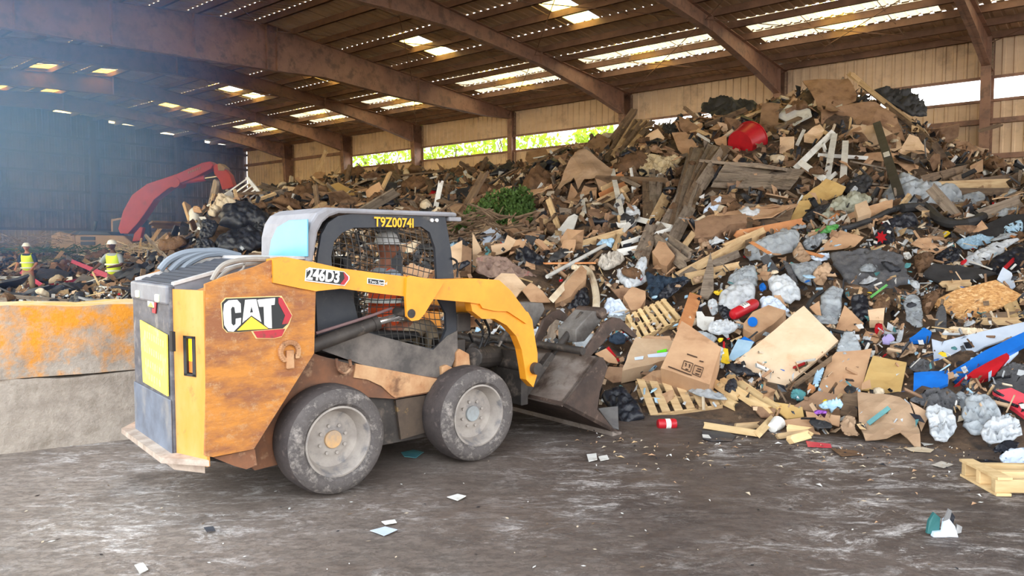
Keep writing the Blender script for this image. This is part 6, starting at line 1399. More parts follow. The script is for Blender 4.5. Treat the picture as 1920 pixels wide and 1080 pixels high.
# plastic chair, tipped over
ch = empty('plastic_chair', (0, 0, 0)); P = hit(436, 376)+Vector((.1, -.2, -.05)); R = (Euler((.5, .9, .5)).to_matrix()).to_4x4(); R.translation = P; ch.matrix_world = R; tag(ch, 'white slatted plastic chair tipped on its side, left crest', 'chair'); reg(ch, P, 'the tipped white chair')
mb = MB(); mb.bb((-.25, -.25, 0), (.25, .25, .03)); mb.build('seat', K['white'], ch)
for k in range(6):
    mb = MB(); mb.bb((-.25+k*.095, .23, .03), (-.22+k*.095, .26, .5)); mb.build('back_slat', K['white'], ch)
mb = MB(); mb.bb((-.27, .22, .48), (.27, .27, .55)); mb.build('top_rail', K['white'], ch)
for x in (-.22, .22):
    for y in (-.22, .22):
        mb = MB(); mb.cyl((x, y, 0), (x*1.2, y*1.2, -.42), .025, 8); mb.build('leg', K['white'], ch)
# --- field behind the barrier
EL = [
 ('bag', 'torn_fibre', [(1180, 400), (1300, 320), (1480, 160), (1520, 100), (1560, 150), (1450, 260), (1400, 400), (1340, 500), (1300, 440)], 'fibre', 'torn pale fibre sheet trailing down behind the hoses', 'fibre sheet', .3, 'the torn pale fibre sheet'),
 ('sheet', 'sheet_metal', [(560, 640), (700, 510), (850, 570), (790, 640), (700, 745), (560, 745)], 'metal', 'grey metal panel tilted between the two workers', 'metal panel', .03, 'the grey metal panel'),
 ('sheet', 'dark_sheet_metal', [(290, 560), (330, 470), (460, 472), (600, 502), (600, 580), (400, 592)], 'darkmetal', 'dark blue-grey panel right of the left worker', 'metal panel', .05, 'the dark blue-grey panel'),
 ('sheet', 'dark_sheet_metal', [(230, 745), (250, 615), (360, 640), (480, 700), (490, 750)], 'darkmetal', 'dark ridged panel behind the barrier under the crimson bar', 'metal panel', .05, None),
 ('bag', 'yellow_machine_part', [(540, 715), (640, 650), (700, 650), (740, 722), (620, 748)], 'yellow', 'yellow and black scrap lying on top of the barrier', 'scrap', .5, 'the yellow scrap on the barrier'),
 ('bag', 'red_cloth', [(860, 600), (950, 555), (1060, 520), (1110, 560), (1060, 620), (880, 625)], 'red', 'dark red covering right of the grey metal panel', 'covering', .2, 'the dark red covering'),
 ('bag', 'blue_tarp', [(940, 752), (1020, 715), (1140, 722), (1150, 752)], 'paleblue', 'bluish plastic on the right end of the barrier', 'plastic', .4, None),
 ('bag', 'dark_bundle', [(920, 720), (980, 660), (1050, 650), (1100, 690), (1010, 735)], 'darkmetal', 'dark coiled scrap right of the white rack', 'scrap', .4, None),
 ('sheet', 'foam_piece', [(660, 350), (780, 310), (830, 290), (850, 360), (760, 360)], 'foam', 'cream foam piece left of the right worker', 'foam', .05, None),
 ('bag', 'teal_bundle', [(0, 620), (60, 560), (160, 640), (120, 700), (0, 700)], 'darkmetal', 'dark blue scrap bundle at the left frame edge', 'scrap', .4, None),
]
for kind, nm, poly, m, l, cat, th, sh in EL:
    if kind == 'bag': bag(nm, L5(*poly), m, l, cat, max(.12, th), .07, 8, lift=.3, short=sh)
    else: sheet(nm, L5(*poly), m, l, cat, th, .03, lift=.3, short=sh)
for a, b, w, m, l, sh in (((545, 378), (1062, 592), .13, 'crimson', 'longest crimson steel bar crossing in front of the right worker', 'the longest crimson bar'), ((180, 497), (482, 692), .13, 'crimson', 'crimson bar sloping down in front of the left worker', 'the crimson bar by the left worker'), ((360, 622), (642, 567), .11, 'crimson', 'crimson bar rising right from the lower crimson bar', None), ((770, 520), (870, 520), .08, 'crimson', 'short crimson brace under the longest crimson bar', None), ((0, 732), (250, 622), .2, 'metal', 'pale steel beam at the left just behind the barrier', 'the pale steel beam'), ((0, 662), (105, 508), .14, 'metal', 'pale steel beam rising at the left frame edge', None), ((0, 542), (290, 545), .1, 'metal', 'level grey bar in front of the left worker', None), ((95, 560), (250, 560), .08, 'metal', 'lower level grey bar in front of the left worker', None), ((150, 640), (185, 520), .07, 'metal', 'upright grey post by the left worker', None)):
    stick('steel_bar', *L5(a, b), w, m, l, 'steel bar', .06, la=.5, lb=.5, jag=False, short=sh)
rk = empty('wire_rack', (0, 0, 0)); P, n_, P2, R = frame(L5((838, 620), (1010, 640), (1000, 705), (850, 690)), lift=.4); rk.matrix_world = R; tag(rk, 'white wire rack behind the right end of the barrier', 'rack'); reg(rk, P, 'the white wire rack')
a, b, c, d = [Vector((p[0], p[1], 0)) for p in P2]
for k in range(9):
    f = k/8; mb = MB(); mb.cyl(a+(b-a)*f, d+(c-d)*f, .012, 6); mb.build('rack_wire', K['white'], rk)
for p, q in ((a, b), (d, c)): mb = MB(); mb.cyl(p, q, .02, 6); mb.build('rack_rail', K['white'], rk)
hose('net_rope', L5((330, 300), (600, 360), (900, 395), (1150, 425), (1330, 440)), .035, 'rubber', 'thick dark rope strung past the right worker', 'rope', 1.2)
def branches(label, c, n, R, m, seed, name='brush_pile', h=.5):
    rs = random.Random(seed); P = hit(*c); mb = MB()
    for _ in range(n):
        a = Vector((rs.uniform(-1, 1)*R, rs.uniform(-.6, .6)*R, rs.uniform(0, h))); d = Vector((rs.uniform(-1, 1), rs.uniform(-.6, .6), rs.uniform(-.2, .4)))*rs.uniform(.3, .8)
        mb.cyl(a, a+d, rs.uniform(.008, .02), 4, caps=False)
    o = mb.build(name, K[m] if isinstance(m, str) else m, None, loc=P); o['kind'] = 'stuff'; tag(o, label, 'brush')
branches('tangle of pale branches behind the left worker', (15, 462), 200, 2.2, 'woodgrey', 3, h=.5)
branches('grey green brushwood between the two workers', (120, 492), 220, 1.6, mat('grey_brush', (96, 100, 84), .9), 4, h=.1)
branches('green brushwood behind the dark rope', (150, 474), 260, 3.0, mat('green_brush', (74, 96, 62), .9), 5, h=.2)
branches('pale tangled strips right of the right worker', (290, 475), 200, 1.0, 'foam', 6, h=.3)
branches('tangled twigs under the green bush', (880, 455), 220, .9, 'woodbrown', 7)
# --- concrete barrier of stacked blocks
bdir = (on_ground(300, 817)-on_ground(0, 852)); bdir.z = 0; bdir.normalize(); bn = Vector((-bdir.y, bdir.x, 0)); BO = on_ground(0, 852)
def conc(name, paint, sc, amt):
    return mat(name, (176, 166, 154), .9, var=(142, 132, 122), amt=.5, scale=7, dirt=paint, damt=amt, dscale=sc, bump=.7, bscale=22, hardness=.2, droug=.7, stretch=(1, 1, 1))
m_top = conc('concrete_with_yellow_paint', (214, 142, 44), 2.4, .50); m_low = conc('bare_concrete', (140, 130, 118), 5, .32)
def block(a, b, z0, z1, m, label, wob=.02, seed=0, cap=None):
    mb = MB(); nx, nz, ny = 46, 12, 10; Q = []
    def P(x, y, z): 
        e = noise.fractal(Vector((x*2.2+seed, y*2.2, z*2.2)), 1, 2, 4)*wob
        return Vector((x+e*.3, y+e, z+(e*1.3 if z > z0+.1 else 0)))
    L = b-a
    fr = [P(a+L*i/nx, 0, z0+(z1-z0)*j/nz) for j in range(nz+1) for i in range(nx+1)]; mb.grid(fr, nx+1, nz+1, m)
    tp = [P(a+L*i/nx, .62*j/ny, z1) for j in range(ny+1) for i in range(nx+1)]; mb.grid(tp, nx+1, ny+1, cap or m)
    for x in (a, b): mb.grid([P(x, .62*i/ny, z0+(z1-z0)*j/nz) for j in range(nz+1) for i in range(ny+1)], ny+1, nz+1, m)
    mb.grid([P(a+L*i/nx, .62, z0+(z1-z0)*j/nz) for j in (0, nz) for i in range(nx+1)], nx+1, 2, m)
    mb.grid([P(a+L*i/nx, .62*j, z0) for j in (0, 1) for i in range(nx+1)], nx+1, 2, m)
    o = mb.build('concrete_block', None, None, 'all'); R = Matrix((bdir, bn, Vector((0, 0, 1)))).transposed().to_4x4(); R.translation = BO; o.matrix_world = R
    bm = bmesh.new(); bm.from_mesh(o.data); bmesh.ops.remove_doubles(bm, verts=bm.verts, dist=.001); bmesh.ops.recalc_face_normals(bm, faces=bm.faces); bm.to_mesh(o.data); bm.free(); o.data.set_sharp_from_angle(angle=math.radians(50))
    return tag(o, label, 'concrete block')
block(-1.2, 2.55, 0, .60, m_low, 'bare grey concrete block on the floor, lower of the stacked pair', .02, 1)
block(-1.2, 2.5, .61, 1.2, m_top, 'concrete block with flaking yellow paint, upper of the stacked pair', .025, 5, mat('yellow_painted_edge', (226, 170, 72), .8, var=(206, 190, 160), scale=3, bump=.5))
# --- people
m_skin = mat('skin', (176, 120, 96), .6); m_skin2 = mat('skin_dark', (96, 66, 54), .6); m_vest = mat('hi_vis_yellow', (214, 240, 60), .7); m_vs = mat('silver_tape', (214, 218, 210), .5); m_shirt = mat('navy_shirt', (40, 48, 66), .9); m_trs = mat('khaki_trousers', (150, 134, 112), .9); m_hat = mat('hard_hat_white', (234, 236, 238), .35); m_orange = mat('hi_vis_orange', (246, 96, 36), .7); m_boot = mat('boot', (60, 48, 40), .8); m_denim = mat('grey_shirt', (150, 160, 170), .9)
def skin_mesh(name, joints, edges, mm, parent, sub=2):
    me = bpy.data.meshes.new(name); me.from_pydata([j[0] for j in joints], edges, []); o = bpy.data.objects.new(name, me); COL.objects.link(o)
    sk = o.modifiers.new('skin', 'SKIN'); me.skin_vertices[0].data[0].use_root = True
    for i, j in enumerate(joints): me.skin_vertices[0].data[i].radius = j[1] if isinstance(j[1], tuple) else (j[1], j[1])
    sk.branch_smoothing = .4; s = o.modifiers.new('sub', 'SUBSURF'); s.levels = sub; s.render_levels = sub
    dg = bpy.context.evaluated_depsgraph_get(); m2 = bpy.data.meshes.new_from_object(o.evaluated_get(dg)); bpy.data.objects.remove(o)
    q = bpy.data.objects.new(name, m2); COL.objects.link(q); m2.materials.clear(); m2.materials.append(mm); q.parent = parent
    m2.polygons.foreach_set('use_smooth', [True]*len(m2.polygons)); return q
def person(loc, rz, label, skin, vest_m, arms, height=1.78, seated=False, wide_hat=False, shirt=None, head_turn=0):
    t = empty('person', loc, rz, label, 'person'); s = height/1.78
    # body: pelvis root; x right, y forward, z up
    if seated: hip, knee, ank = .10, [(.1, .42, .12), (-.1, .42, .12)], [(.1, .48, -.3), (-.1, .48, -.3)]
    else: hip, knee, ank = .95, [(.11, .03, .5), (-.11, .0, .5)], [(.12, 0, .09), (-.12, -.03, .09)]
    h = hip; J = [((0, 0, h), (.15, .11)), ((0, 0, h+.2), (.14, .1)), ((0, .01, h+.38), (.17, .11)), ((0, 0, h+.5), (.12, .09)), ((0, .01, h+.58), .055), ((0, .03, h+.66), .06)]
    E = [(0, 1), (1, 2), (2, 3), (3, 4), (4, 5)]
    for k, sx in enumerate((1, -1)):
        b = len(J); kx, ky, kz = knee[k]; ax, ay, az = ank[k]
        J += [((sx*.1, 0, h-.04), .095), ((kx, ky, kz), .062), ((ax, ay, az), .042), ((ax, ay+.13, az-.04), .038)]; E += [(0, b), (b, b+1), (b+1, b+2), (b+2, b+3)]
        (ex, ey, ez), (hx, hy, hz) = arms[k]; b = len(J)
        J += [((sx*.19, 0, h+.46), .06), ((ex, ey, h+ez), .042), ((hx, hy, h+hz), .028)]; E += [(3, b), (b, b+1), (b+1, b+2)]
        d = (Vector((hx, hy, hz))-Vector((ex, ey, ez))).normalized(); side = d.cross(Vector((0, 0, 1))); side = side.normalized() if side.length > .1 else Vector((1, 0, 0))
        P0 = Vector((hx, hy, h+hz)); pm = P0+d*.06; b2 = len(J); J.append((tuple(pm), (.03, .018))); E.append((b+2, b2))
        for f, L in ((-.024, .06), (-.008, .075), (.008, .072), (.024, .058)):
            a1 = pm+side*f+d*L*.55; a2 = pm+side*f*1.1+d*L-Vector((0, 0, .02)); c = len(J); J += [(tuple(a1), .0095), (tuple(a2), .008)]; E += [(b2, c), (c, c+1)]
        th = P0+d*.02+side*.035*sx; c = len(J); J += [(tuple(th), .011), (tuple(th+d*.035+side*.012*sx), .009)]; E += [(b2, c), (c, c+1)]
    body = skin_mesh('body', J, E, skin, t)
    # head with face
    hc = Vector((0, .04, h+.73)); mb = MB(); nu, nv = 24, 18; vs = []
    for j in range(nv+1):
        th = math.pi*j/nv
        for i in range(nu):
            ph = 2*math.pi*i/nu; x, y, z = math.sin(th)*math.cos(ph), math.sin(th)*math.sin(ph), math.cos(th)
            r = Vector((x*.077, y*.098, z*.118))
            if z < 0: r.x *= 1+z*.28; r.y *= 1+z*.06
            if y > .8: r.y += .022*math.exp(-((z+.12)**2)/.03-(x*x)/.02)-.010*math.exp(-((z-.12)**2)/.01)*(1 if abs(x) > .12 else .3)+.006*math.exp(-((z+.5)**2)/.01-(x*x)/.06)
            vs.append(hc+Matrix.Rotation(head_turn, 3, 'Z')@r)
    mb.grid(vs, nu, nv+1); 
    for j in range(nv): mb.f.append((j*nu+nu-1, j*nu, (j+1)*nu, (j+1)*nu+nu-1)); mb.m.append(0)
    mb.build('head', skin, t, 'all')
    Rh = Matrix.Rotation(head_turn, 3, 'Z')
    mb = MB()
    for sx in (1, -1): mb.lathe([(0, -.012), (.018, -.008), (.028, 0), (.018, .008), (0, .012)], hc+Rh@Vector((sx*.078, -.005, -.01)), 12, None, 'x')
    mb.build('ears', skin, t, True)
    mb = MB()
    for sx in (1, -1): mb.box(hc+Rh@Vector((sx*.03, .09, .012)), (.022, .01, .01))
    mb.box(hc+Rh@Vector((0, .092, -.062)), (.045, .008, .008)); mb.build('eyes_and_mouth', mat('face_dark', (52, 34, 30), .6), t)
    mb = MB(); top = hc+Vector((0, -.005, .05)); br = .19 if wide_hat else .125
    mb.lathe([(0, .095), (.05, .088), (.09, .06), (.108, .01), (.112, -.005), (br, -.018), (br, -.024), (.105, -.012), (0, -.01)], top, 28, m_hat, 'z')
    if not wide_hat: mb.box(top+Rh@Vector((0, .135, -.02)), (.15, .07, .008), Matrix.Rotation(head_turn, 3, 'Z'), m_hat)
    mb.build('hard_hat', None, t, True)
    # shirt, vest, trousers: shells following the body
    def shell(nm, js, es, m): return skin_mesh(nm, js, es, m, t)
    sj = [((0, 0, h+.02), (.165, .122)), ((0, 0, h+.2), (.155, .115)), ((0, .01, h+.38), (.185, .125)), ((0, 0, h+.5), (.13, .1)), ((0, .01, h+.545), .065)]
    se = [(0, 1), (1, 2), (2, 3), (3, 4)]
    for k, sx in enumerate((1, -1)):
        (ex, ey, ez), (hx, hy, hz) = arms[k]; b = len(sj); m1 = (Vector((ex, ey, ez))*.95+Vector((sx*.19, 0, .46))*.05)
        sj += [((sx*.19, 0, h+.46), .072), ((m1.x, m1.y, h+m1.z), .056)]; se += [(3, b), (b, b+1)]
    shell('shirt', sj, se, shirt or m_shirt)
    vj = [((0, 0, h-.04), (.19, .145)), ((0, 0, h+.2), (.178, .138)), ((0, .01, h+.38), (.215, .152)), ((0, 0, h+.5), (.175, .125)), ((.14, 0, h+.49), .075), ((-.14, 0, h+.49), .075)]
    v = shell('safety_vest', vj, [(0, 1), (1, 2), (2, 3), (3, 4), (3, 5)], vest_m)
    mb = MB()
    def ring(z, rx, ry):
        n = 28; lo = [(rx*math.cos(2*math.pi*i/n), .006+ry*math.sin(2*math.pi*i/n), z-.02) for i in range(n)]; hi = [(a, b, z+.02) for a, b, c in lo]
        mb.add(lo+hi, [(i, (i+1) % n, n+(i+1) % n, n+i) for i in range(n)])
    ring(h+.1, .2, .158); ring(h+.26, .208, .16)
    mb.build('reflective_tape', m_vs, v)
    tj = [((0, 0, h+.04), (.168, .125)), ((0, 0, h-.03), (.16, .12))]; te = [(0, 1)]
    for k, sx in enumerate((1, -1)):
        kx, ky, kz = knee[k]; ax, ay, az = ank[k]; b = len(tj); tj += [((sx*.1, 0, h-.07), .105), ((kx, ky, kz), .078), ((ax, ay, az+.05), .068)]; te += [(1, b), (b, b+1), (b+1, b+2)]
    shell('trousers', tj, te, m_trs)
    for k in range(2):
        ax, ay, az = ank[k]; mb = MB(); mb.box((ax, ay+.06, az-.045), (.1, .28, .08)); mb.box((ax, ay-.02, az+.02), (.095, .11, .1)); mb.build('boot', m_boot, t, bevel=.02)
    t.scale = (s, s, s); return t
def gp(u, Y): x = (u-960)/F*Y*1.0; return Vector((x, Y*1.0, 0))
A1 = (((.26, .05, .22), (.22, .25, .1)), ((-.27, .03, .22), (-.22, .22, .08)))
p1 = gp(52, 22.5); p1.z = 0
person(p1, math.pi+.15, 'person in white hard hat and yellow vest over navy shirt, left worker', m_skin, m_vest, A1, 1.74, head_turn=.25)
p2 = gp(213, 18.8); p2.z = 0; person(p2, math.pi-.1, 'person in white hard hat and dark face cover, right worker', m_skin2, m_vest, (((.3, .1, .26), (.42, .25, .1)), ((-.28, .1, .25), (-.1, .28, .2))), 1.8, shirt=m_denim)
dr = MA+fX*.80+fY*.76; dr.z = .93
person(dr, MTH-math.pi/2, 'person driving the loader in wide white hard hat and orange vest', mat('skin_tan', (140, 92, 72), .6), mat('dusty_orange_vest', (214, 84, 40), .8), (((.27, .2, .2), (.2, .42, .18)), ((-.27, .2, .2), (-.2, .42, .18))), 1.62, seated=True, wide_hat=True, shirt=m_denim, head_turn=-.2)
# --- excavator behind
def exo(u, v, Y):
    r = ray(u, v); return EYEV+r*(Y/r.y)
EX0 = exo(230, 480, 34); EX0.z = 0
ex = empty('excavator', EX0, 0, 'orange-red armed excavator with beige body parked near the end wall', 'excavator')
m_exr = mat('excavator_red', (190, 66, 56), .5, var=(168, 56, 50), scale=1, dirt=(140, 70, 60), damt=.2); m_exb = mat('excavator_beige', (176, 152, 130), .6, var=(150, 130, 114), scale=1.5); m_exd = mat('excavator_dark', (70, 76, 90), .6)
def exl(pts, y): return [tuple(exo(u, v, EX0.y+y)-EX0) for u, v in pts]
E9 = cv(120, 290, 5.333)
def expart(nm, pts, y, w, m, par=None, bev=.03): 
    if nm in ('boom', 'dipper_arm', 'dipper_link', 'boom_foot_cylinder', 'cab_door_frame'): y -= 1.25
    mb = MB(); mb.prism(exl(E9(*pts), y), (0, w, 0)); return mb.build(nm, m, par or ex, bevel=bev)
EXS = -1.25
boom = expart('boom', [(560, 790), (540, 740), (590, 560), (680, 400), (830, 290), (1000, 235), (1130, 190), (1380, 80), (1460, 65), (1495, 100), (1470, 140), (1300, 230), (1150, 290), (1040, 340), (900, 450), (800, 600), (740, 680), (640, 790)], -.3, .6, m_exr)
expart('dipper_arm', [(1500, 190), (1490, 110), (1530, 90), (1600, 130), (1660, 200), (1700, 320), (1640, 340), (1580, 350), (1550, 250)], -.22, .44, m_exr)
expart('dipper_link', [(1530, 95), (1560, 85), (1615, 130), (1600, 160), (1540, 160)], -.28, .56, m_exb)
mb = MB(); a, b = exl(E9((1110, 280), (1410, 235)), -1.3); mb.cyl(a, b, .13, 14); cy = mb.build('arm_cylinder', m_exr, ex, True)
mb = MB(); a, b = exl(E9((1400, 238), (1540, 218)), -1.3); mb.cyl(a, b, .07, 12); mb.build('cylinder_rod', m_chrome, cy, True)
mb = MB(); a = exl(E9((1105, 278)), -1.6)[0]; mb.cyl(a, (a[0], a[1]+.7, a[2]), .22, 16); mb.build('boom_pin', m_exr, boom)
for k in range(6):
    mb = MB(); x = 1240+k*22; mb.prism(exl(E9((x, 190-k*9), (x+12, 185-k*9), (x+14, 165-k*9), (x+2, 170-k*9)), -1.58), (0, .02, 0)); mb.build('boom_marking', m_exb, boom)
expart('boom_foot_cylinder', [(680, 870), (700, 790), (760, 720), (790, 730), (760, 860)], -.7, .25, m_exr)
expart('counterweight', [(-140, 800), (-60, 770), (105, 800), (125, 960), (-60, 985), (-140, 960)], -1.2, 2.4, m_exb, bev=.12)
expart('engine_cover', [(105, 800), (470, 805), (600, 810), (700, 900), (690, 985), (125, 985)], -1.25, 2.5, m_exb, bev=.05)
expart('engine_top', [(-80, 770), (200, 760), (440, 770), (470, 806), (105, 802)], -1.0, 2.0, m_exd, bev=.05)
for k in range(2): expart('side_vent', [(165, 820+50*k), (310, 820+50*k), (310, 855+50*k), (165, 855+50*k)], -1.28, .05, m_exd, bev=0)
expart('cab', [(470, 800), (468, 645), (560, 630), (690, 650), (720, 800)], .2, .9, m_exb)
expart('cab_window', [(490, 780), (488, 665), (560, 650), (670, 665), (690, 780)], .17, .05, m_exd, bev=0)
expart('cab_door_frame', [(610, 830), (800, 640), (840, 660), (860, 820), (760, 900), (690, 880)], .6, .2, m_exd)
mb = MB(); L = exl(E9((300, 755), (320, 665)), .5); mb.cyl(L[0], L[1], .08, 10); mb.build('exhaust_pipe', m_exd, ex)
for y in (-1.35, .85):
    mb = MB(); mb.bb((-2.3, y, .15), (1.9, y+.5, .85)); mb.build('crawler_track', m_exd, ex, bevel=.3)
# ================= the rest of the pieces lying on the heap =================
def rpoly(rs, sx, sy, n):
    return [((sx*.5*rs.uniform(.7, 1.15))*math.cos(2*math.pi*(i+rs.uniform(-.25, .25))/n), (sy*.5*rs.uniform(.7, 1.15))*math.sin(2*math.pi*(i+rs.uniform(-.25, .25))/n)) for i in range(n)]
def v_sheet(rs, th=.01, amp=.05, asp=.7, n=5):
    P2 = rpoly(rs, 1, asp, n); V, Fc, bd = outline_grid(P2, .17); sd = rs.uniform(0, 99); fold = rs.uniform(-.5, .5); fa = rs.uniform(0, 3.1); fd = Vector((math.cos(fa), math.sin(fa)))
    return [(v.x, v.y, crumple(Vector((v.x, v.y, 0)), amp, 3, sd)+fold*max(0, v.dot(fd)-.05)) for v in V], Fc, th
def v_bag(rs, amp=.09, asp=.75, puff=.45):
    P2 = rpoly(rs, 1, asp, 8); V, Fc, bd = outline_grid(P2, .075); mx = max(bd(v) for v in V); sd = rs.uniform(0, 99); T = []; Bt = []
    for v in V:
        d = min(1, bd(v)/mx); h = math.sqrt(max(0, 1-(1-d)**2))*mx*puff*1.5; q = Vector((v.x, v.y, h)); w = crumple(q, amp, 5, sd)-abs(noise.noise(q*10+Vector((sd, 0, 0))))*amp*.9
        T.append((v.x, v.y, h+w*min(1, d*3))); Bt.append((v.x, v.y, -h*.4))
    return T+Bt, Fc+[tuple(len(V)+i for i in f)[::-1] for f in Fc], 0
def v_board(rs, w=.16, th=.035, dbl=False):
    mb = MB(); j = lambda: rs.uniform(-.04, .04)
    P = [(-.5, -w/2), (.5, -w/2), (.5+j(), -w*.1), (.5+j(), w*.2), (.5+j(), w/2), (-.5, w/2), (-.5+j(), w*.15)]
    mb.prism([(x, y, -th/2) for x, y in P], (0, 0, th)); return mb.v, mb.f, 0
def v_rod(rs, r=.02):
    mb = MB(); b = rs.uniform(-.08, .08); mb.tube([(-.5, 0, 0), (0, b, abs(b)), (.5, 0, 0)], r, 6); return mb.v, mb.f, 0
def v_carton(rs):
    mb = MB(); X, Y, Z = .5, rs.uniform(.3, .42), rs.uniform(.15, .32); w = .012
    mb.bb((-X, -Y, -Z), (X, Y, -Z+w)); mb.bb((-X, -Y, -Z), (-X+w, Y, Z)); mb.bb((X-w, -Y, -Z), (X, Y, Z)); mb.bb((-X, -Y, -Z), (X, -Y+w, Z)); mb.bb((-X, Y-w, -Z), (X, Y, Z))
    a = rs.uniform(.3, 1.2); h = Y*.9
    mb.prism([(-X, -Y, Z), (X, -Y, Z), (X, -Y-h*math.sin(a), Z+h*math.cos(a)), (-X, -Y-h*math.sin(a), Z+h*math.cos(a))], (0, .01, 0)); mb.prism([(-X, -Y, Z), (-X, Y, Z), (-X-h*math.sin(a), Y, Z+h*math.cos(a)), (-X-h*math.sin(a), -Y, Z+h*math.cos(a))], (.01, 0, 0))
    return mb.v, mb.f, 0
FK = {  # name: (generator, material, label adjectives, category, near size, far size, group)
 'cardboard_piece': (lambda r: v_sheet(r, .012, .08, .7), 'card', 'tan bent cardboard piece', 'cardboard piece', .42, .85),
 'brown_cardboard_piece': (lambda r: v_sheet(r, .012, .09, .65), 'card2', 'weathered brown cardboard piece', 'cardboard piece', .42, .95),
 'pale_cardboard_piece': (lambda r: v_sheet(r, .012, .07, .7, 4), 'cardlight', 'pale cardboard piece', 'cardboard piece', .38, .75),
 'plywood_piece': (lambda r: v_sheet(r, .02, .01, .6, 4), 'plywood', 'flat brown plywood piece', 'plywood piece', .4, .9),
 'grey_board': (lambda r: v_board(r), 'woodgrey', 'grey weathered board', 'board', .8, 1.4),
 'brown_board': (lambda r: v_board(r, .12), 'woodbrown', 'dark brown old board', 'board', .7, 1.4),
 'timber_offcut': (lambda r: v_board(r, .13, .05), 'wood', 'pale timber offcut', 'timber', .6, 1.2),
 'wooden_lath': (lambda r: v_board(r, .05, .03), 'pallet', 'narrow yellow lath', 'lath', .7, 1.1),
 'plastic_bag': (lambda r: v_bag(r, .15, .7, .4), 'bag', 'crumpled white bag', 'bag', .42, .5),
 'clear_film': (lambda r: v_bag(r, .12, .6, .35), 'clear', 'crumpled clear film', 'plastic film', .48, .5),
 'black_bag': (lambda r: v_bag(r, .1, .7, .4), 'blackbag', 'crumpled black bag', 'bag', .4, .7),
 'dark_rag': (lambda r: v_bag(r, .12, .6, .25), 'rubber', 'dark grey rag', 'rag', .4, .8),
 'carton': (v_carton, 'card', 'open tan carton', 'cardboard box', .34, .6),
 'foam_piece': (lambda r: v_bag(r, .06, .8, .5), 'foam', 'cream foam lump', 'foam', .25, .45),
 'white_strip': (lambda r: v_board(r, .06, .03), 'white', 'thin white strip', 'strip', .6, 1.0),
 'metal_rod': (lambda r: v_rod(r, .015), 'metal', 'thin grey metal rod', 'rod', .7, 1.3),
 'fibre_wad': (lambda r: v_bag(r, .16, .8, .5), 'earth', 'brown fibrous wad', 'fibre', .35, .8),
 'kraft_wad': (lambda r: v_bag(r, .13, .8, .5), 'kraft', 'crumpled brown paper wad', 'paper', .28, .5),
 'blue_wrapper': (lambda r: v_bag(r, .08, .6, .3), 'paleblue', 'pale blue wrapper', 'wrapper', .2, .4),
 'blue_scrap': (lambda r: v_sheet(r, .01, .04, .6), 'blue', 'bright blue plastic scrap', 'plastic piece', .15, .3),
 'red_scrap': (lambda r: v_bag(r, .06, .6, .35), 'red', 'red plastic scrap', 'plastic piece', .14, .35),
 'yellow_scrap': (lambda r: v_sheet(r, .01, .05, .6), 'yellow', 'yellow plastic scrap', 'plastic piece', .13, .3),
 'teal_wrapper': (lambda r: v_bag(r, .08, .6, .3), 'teal', 'teal wrapper', 'wrapper', .16, .35),
 'scrap_metal': (lambda r: v_sheet(r, .02, .08, .5), 'darkmetal', 'dark bent sheet metal piece', 'metal piece', .5, .9),
 'metal_sheet': (lambda r: v_sheet(r, .02, .06, .4, 4), 'metal', 'light grey metal sheet piece', 'metal piece', .5, .9),
 'orange_offcut': (lambda r: v_board(r, .16, .03), 'orange', 'orange stained offcut', 'timber', .5, .9),
}
VAR = {}
def variant(k, i):
    key = (k, i)
    if key not in VAR:
        rs = random.Random(hash(k) % 1 + sum(map(ord, k))*7+i); vs, fs, th = FK[k][0](rs)
        me = bpy.data.meshes.new(k); me.from_pydata(vs, [], fs); me.materials.append(K[FK[k][1]])
        bm = bmesh.new(); bm.from_mesh(me); bmesh.ops.remove_doubles(bm, verts=bm.verts, dist=.0005)
        if th:
            bmesh.ops.recalc_face_normals(bm, faces=bm.faces); bmesh.ops.solidify(bm, geom=bm.faces[:], thickness=th*2)
        bmesh.ops.recalc_face_normals(bm, faces=bm.faces); bm.to_mesh(me); bm.free()
        if 'v_bag' in FK[k][0].__code__.co_names: me.polygons.foreach_set('use_smooth', [True]*len(me.polygons))
        VAR[key] = me
    return VAR[key]
ZN = {
 'near': dict(plastic_bag=22, clear_film=12, black_bag=9, cardboard_piece=14, pale_cardboard_piece=8, carton=5, timber_offcut=6, wooden_lath=7, kraft_wad=7, foam_piece=4, blue_wrapper=8, blue_scrap=4, red_scrap=4, yellow_scrap=5, teal_wrapper=6, dark_rag=7, white_strip=3, brown_cardboard_piece=5),
 'mid': dict(cardboard_piece=14, brown_cardboard_piece=9, pale_cardboard_piece=6, plastic_bag=9, clear_film=5, black_bag=7, grey_board=8, timber_offcut=9, wooden_lath=6, dark_rag=7, white_strip=6, metal_rod=4, fibre_wad=5, foam_piece=4, kraft_wad=4, carton=3, orange_offcut=3, plywood_piece=4, red_scrap=1.5, blue_wrapper=3),
 'top': dict(brown_cardboard_piece=20, cardboard_piece=10, plywood_piece=9, brown_board=14, grey_board=9, timber_offcut=6, dark_rag=11, black_bag=5, fibre_wad=9, white_strip=3, pale_cardboard_piece=4, metal_rod=3, foam_piece=2.5, wooden_lath=3),
 'back': dict(brown_cardboard_piece=14, brown_board=13, dark_rag=14, black_bag=7, fibre_wad=16, cardboard_piece=7, grey_board=6, timber_offcut=4, foam_piece=4, white_strip=2, plywood_piece=4, clear_film=2, scrap_metal=4),
 'field': dict(scrap_metal=22, metal_sheet=10, metal_rod=14, white_strip=7, wooden_lath=7, dark_rag=10, black_bag=8, teal_wrapper=3, grey_board=6, foam_piece=3, timber_offcut=5, fibre_wad=5),
}
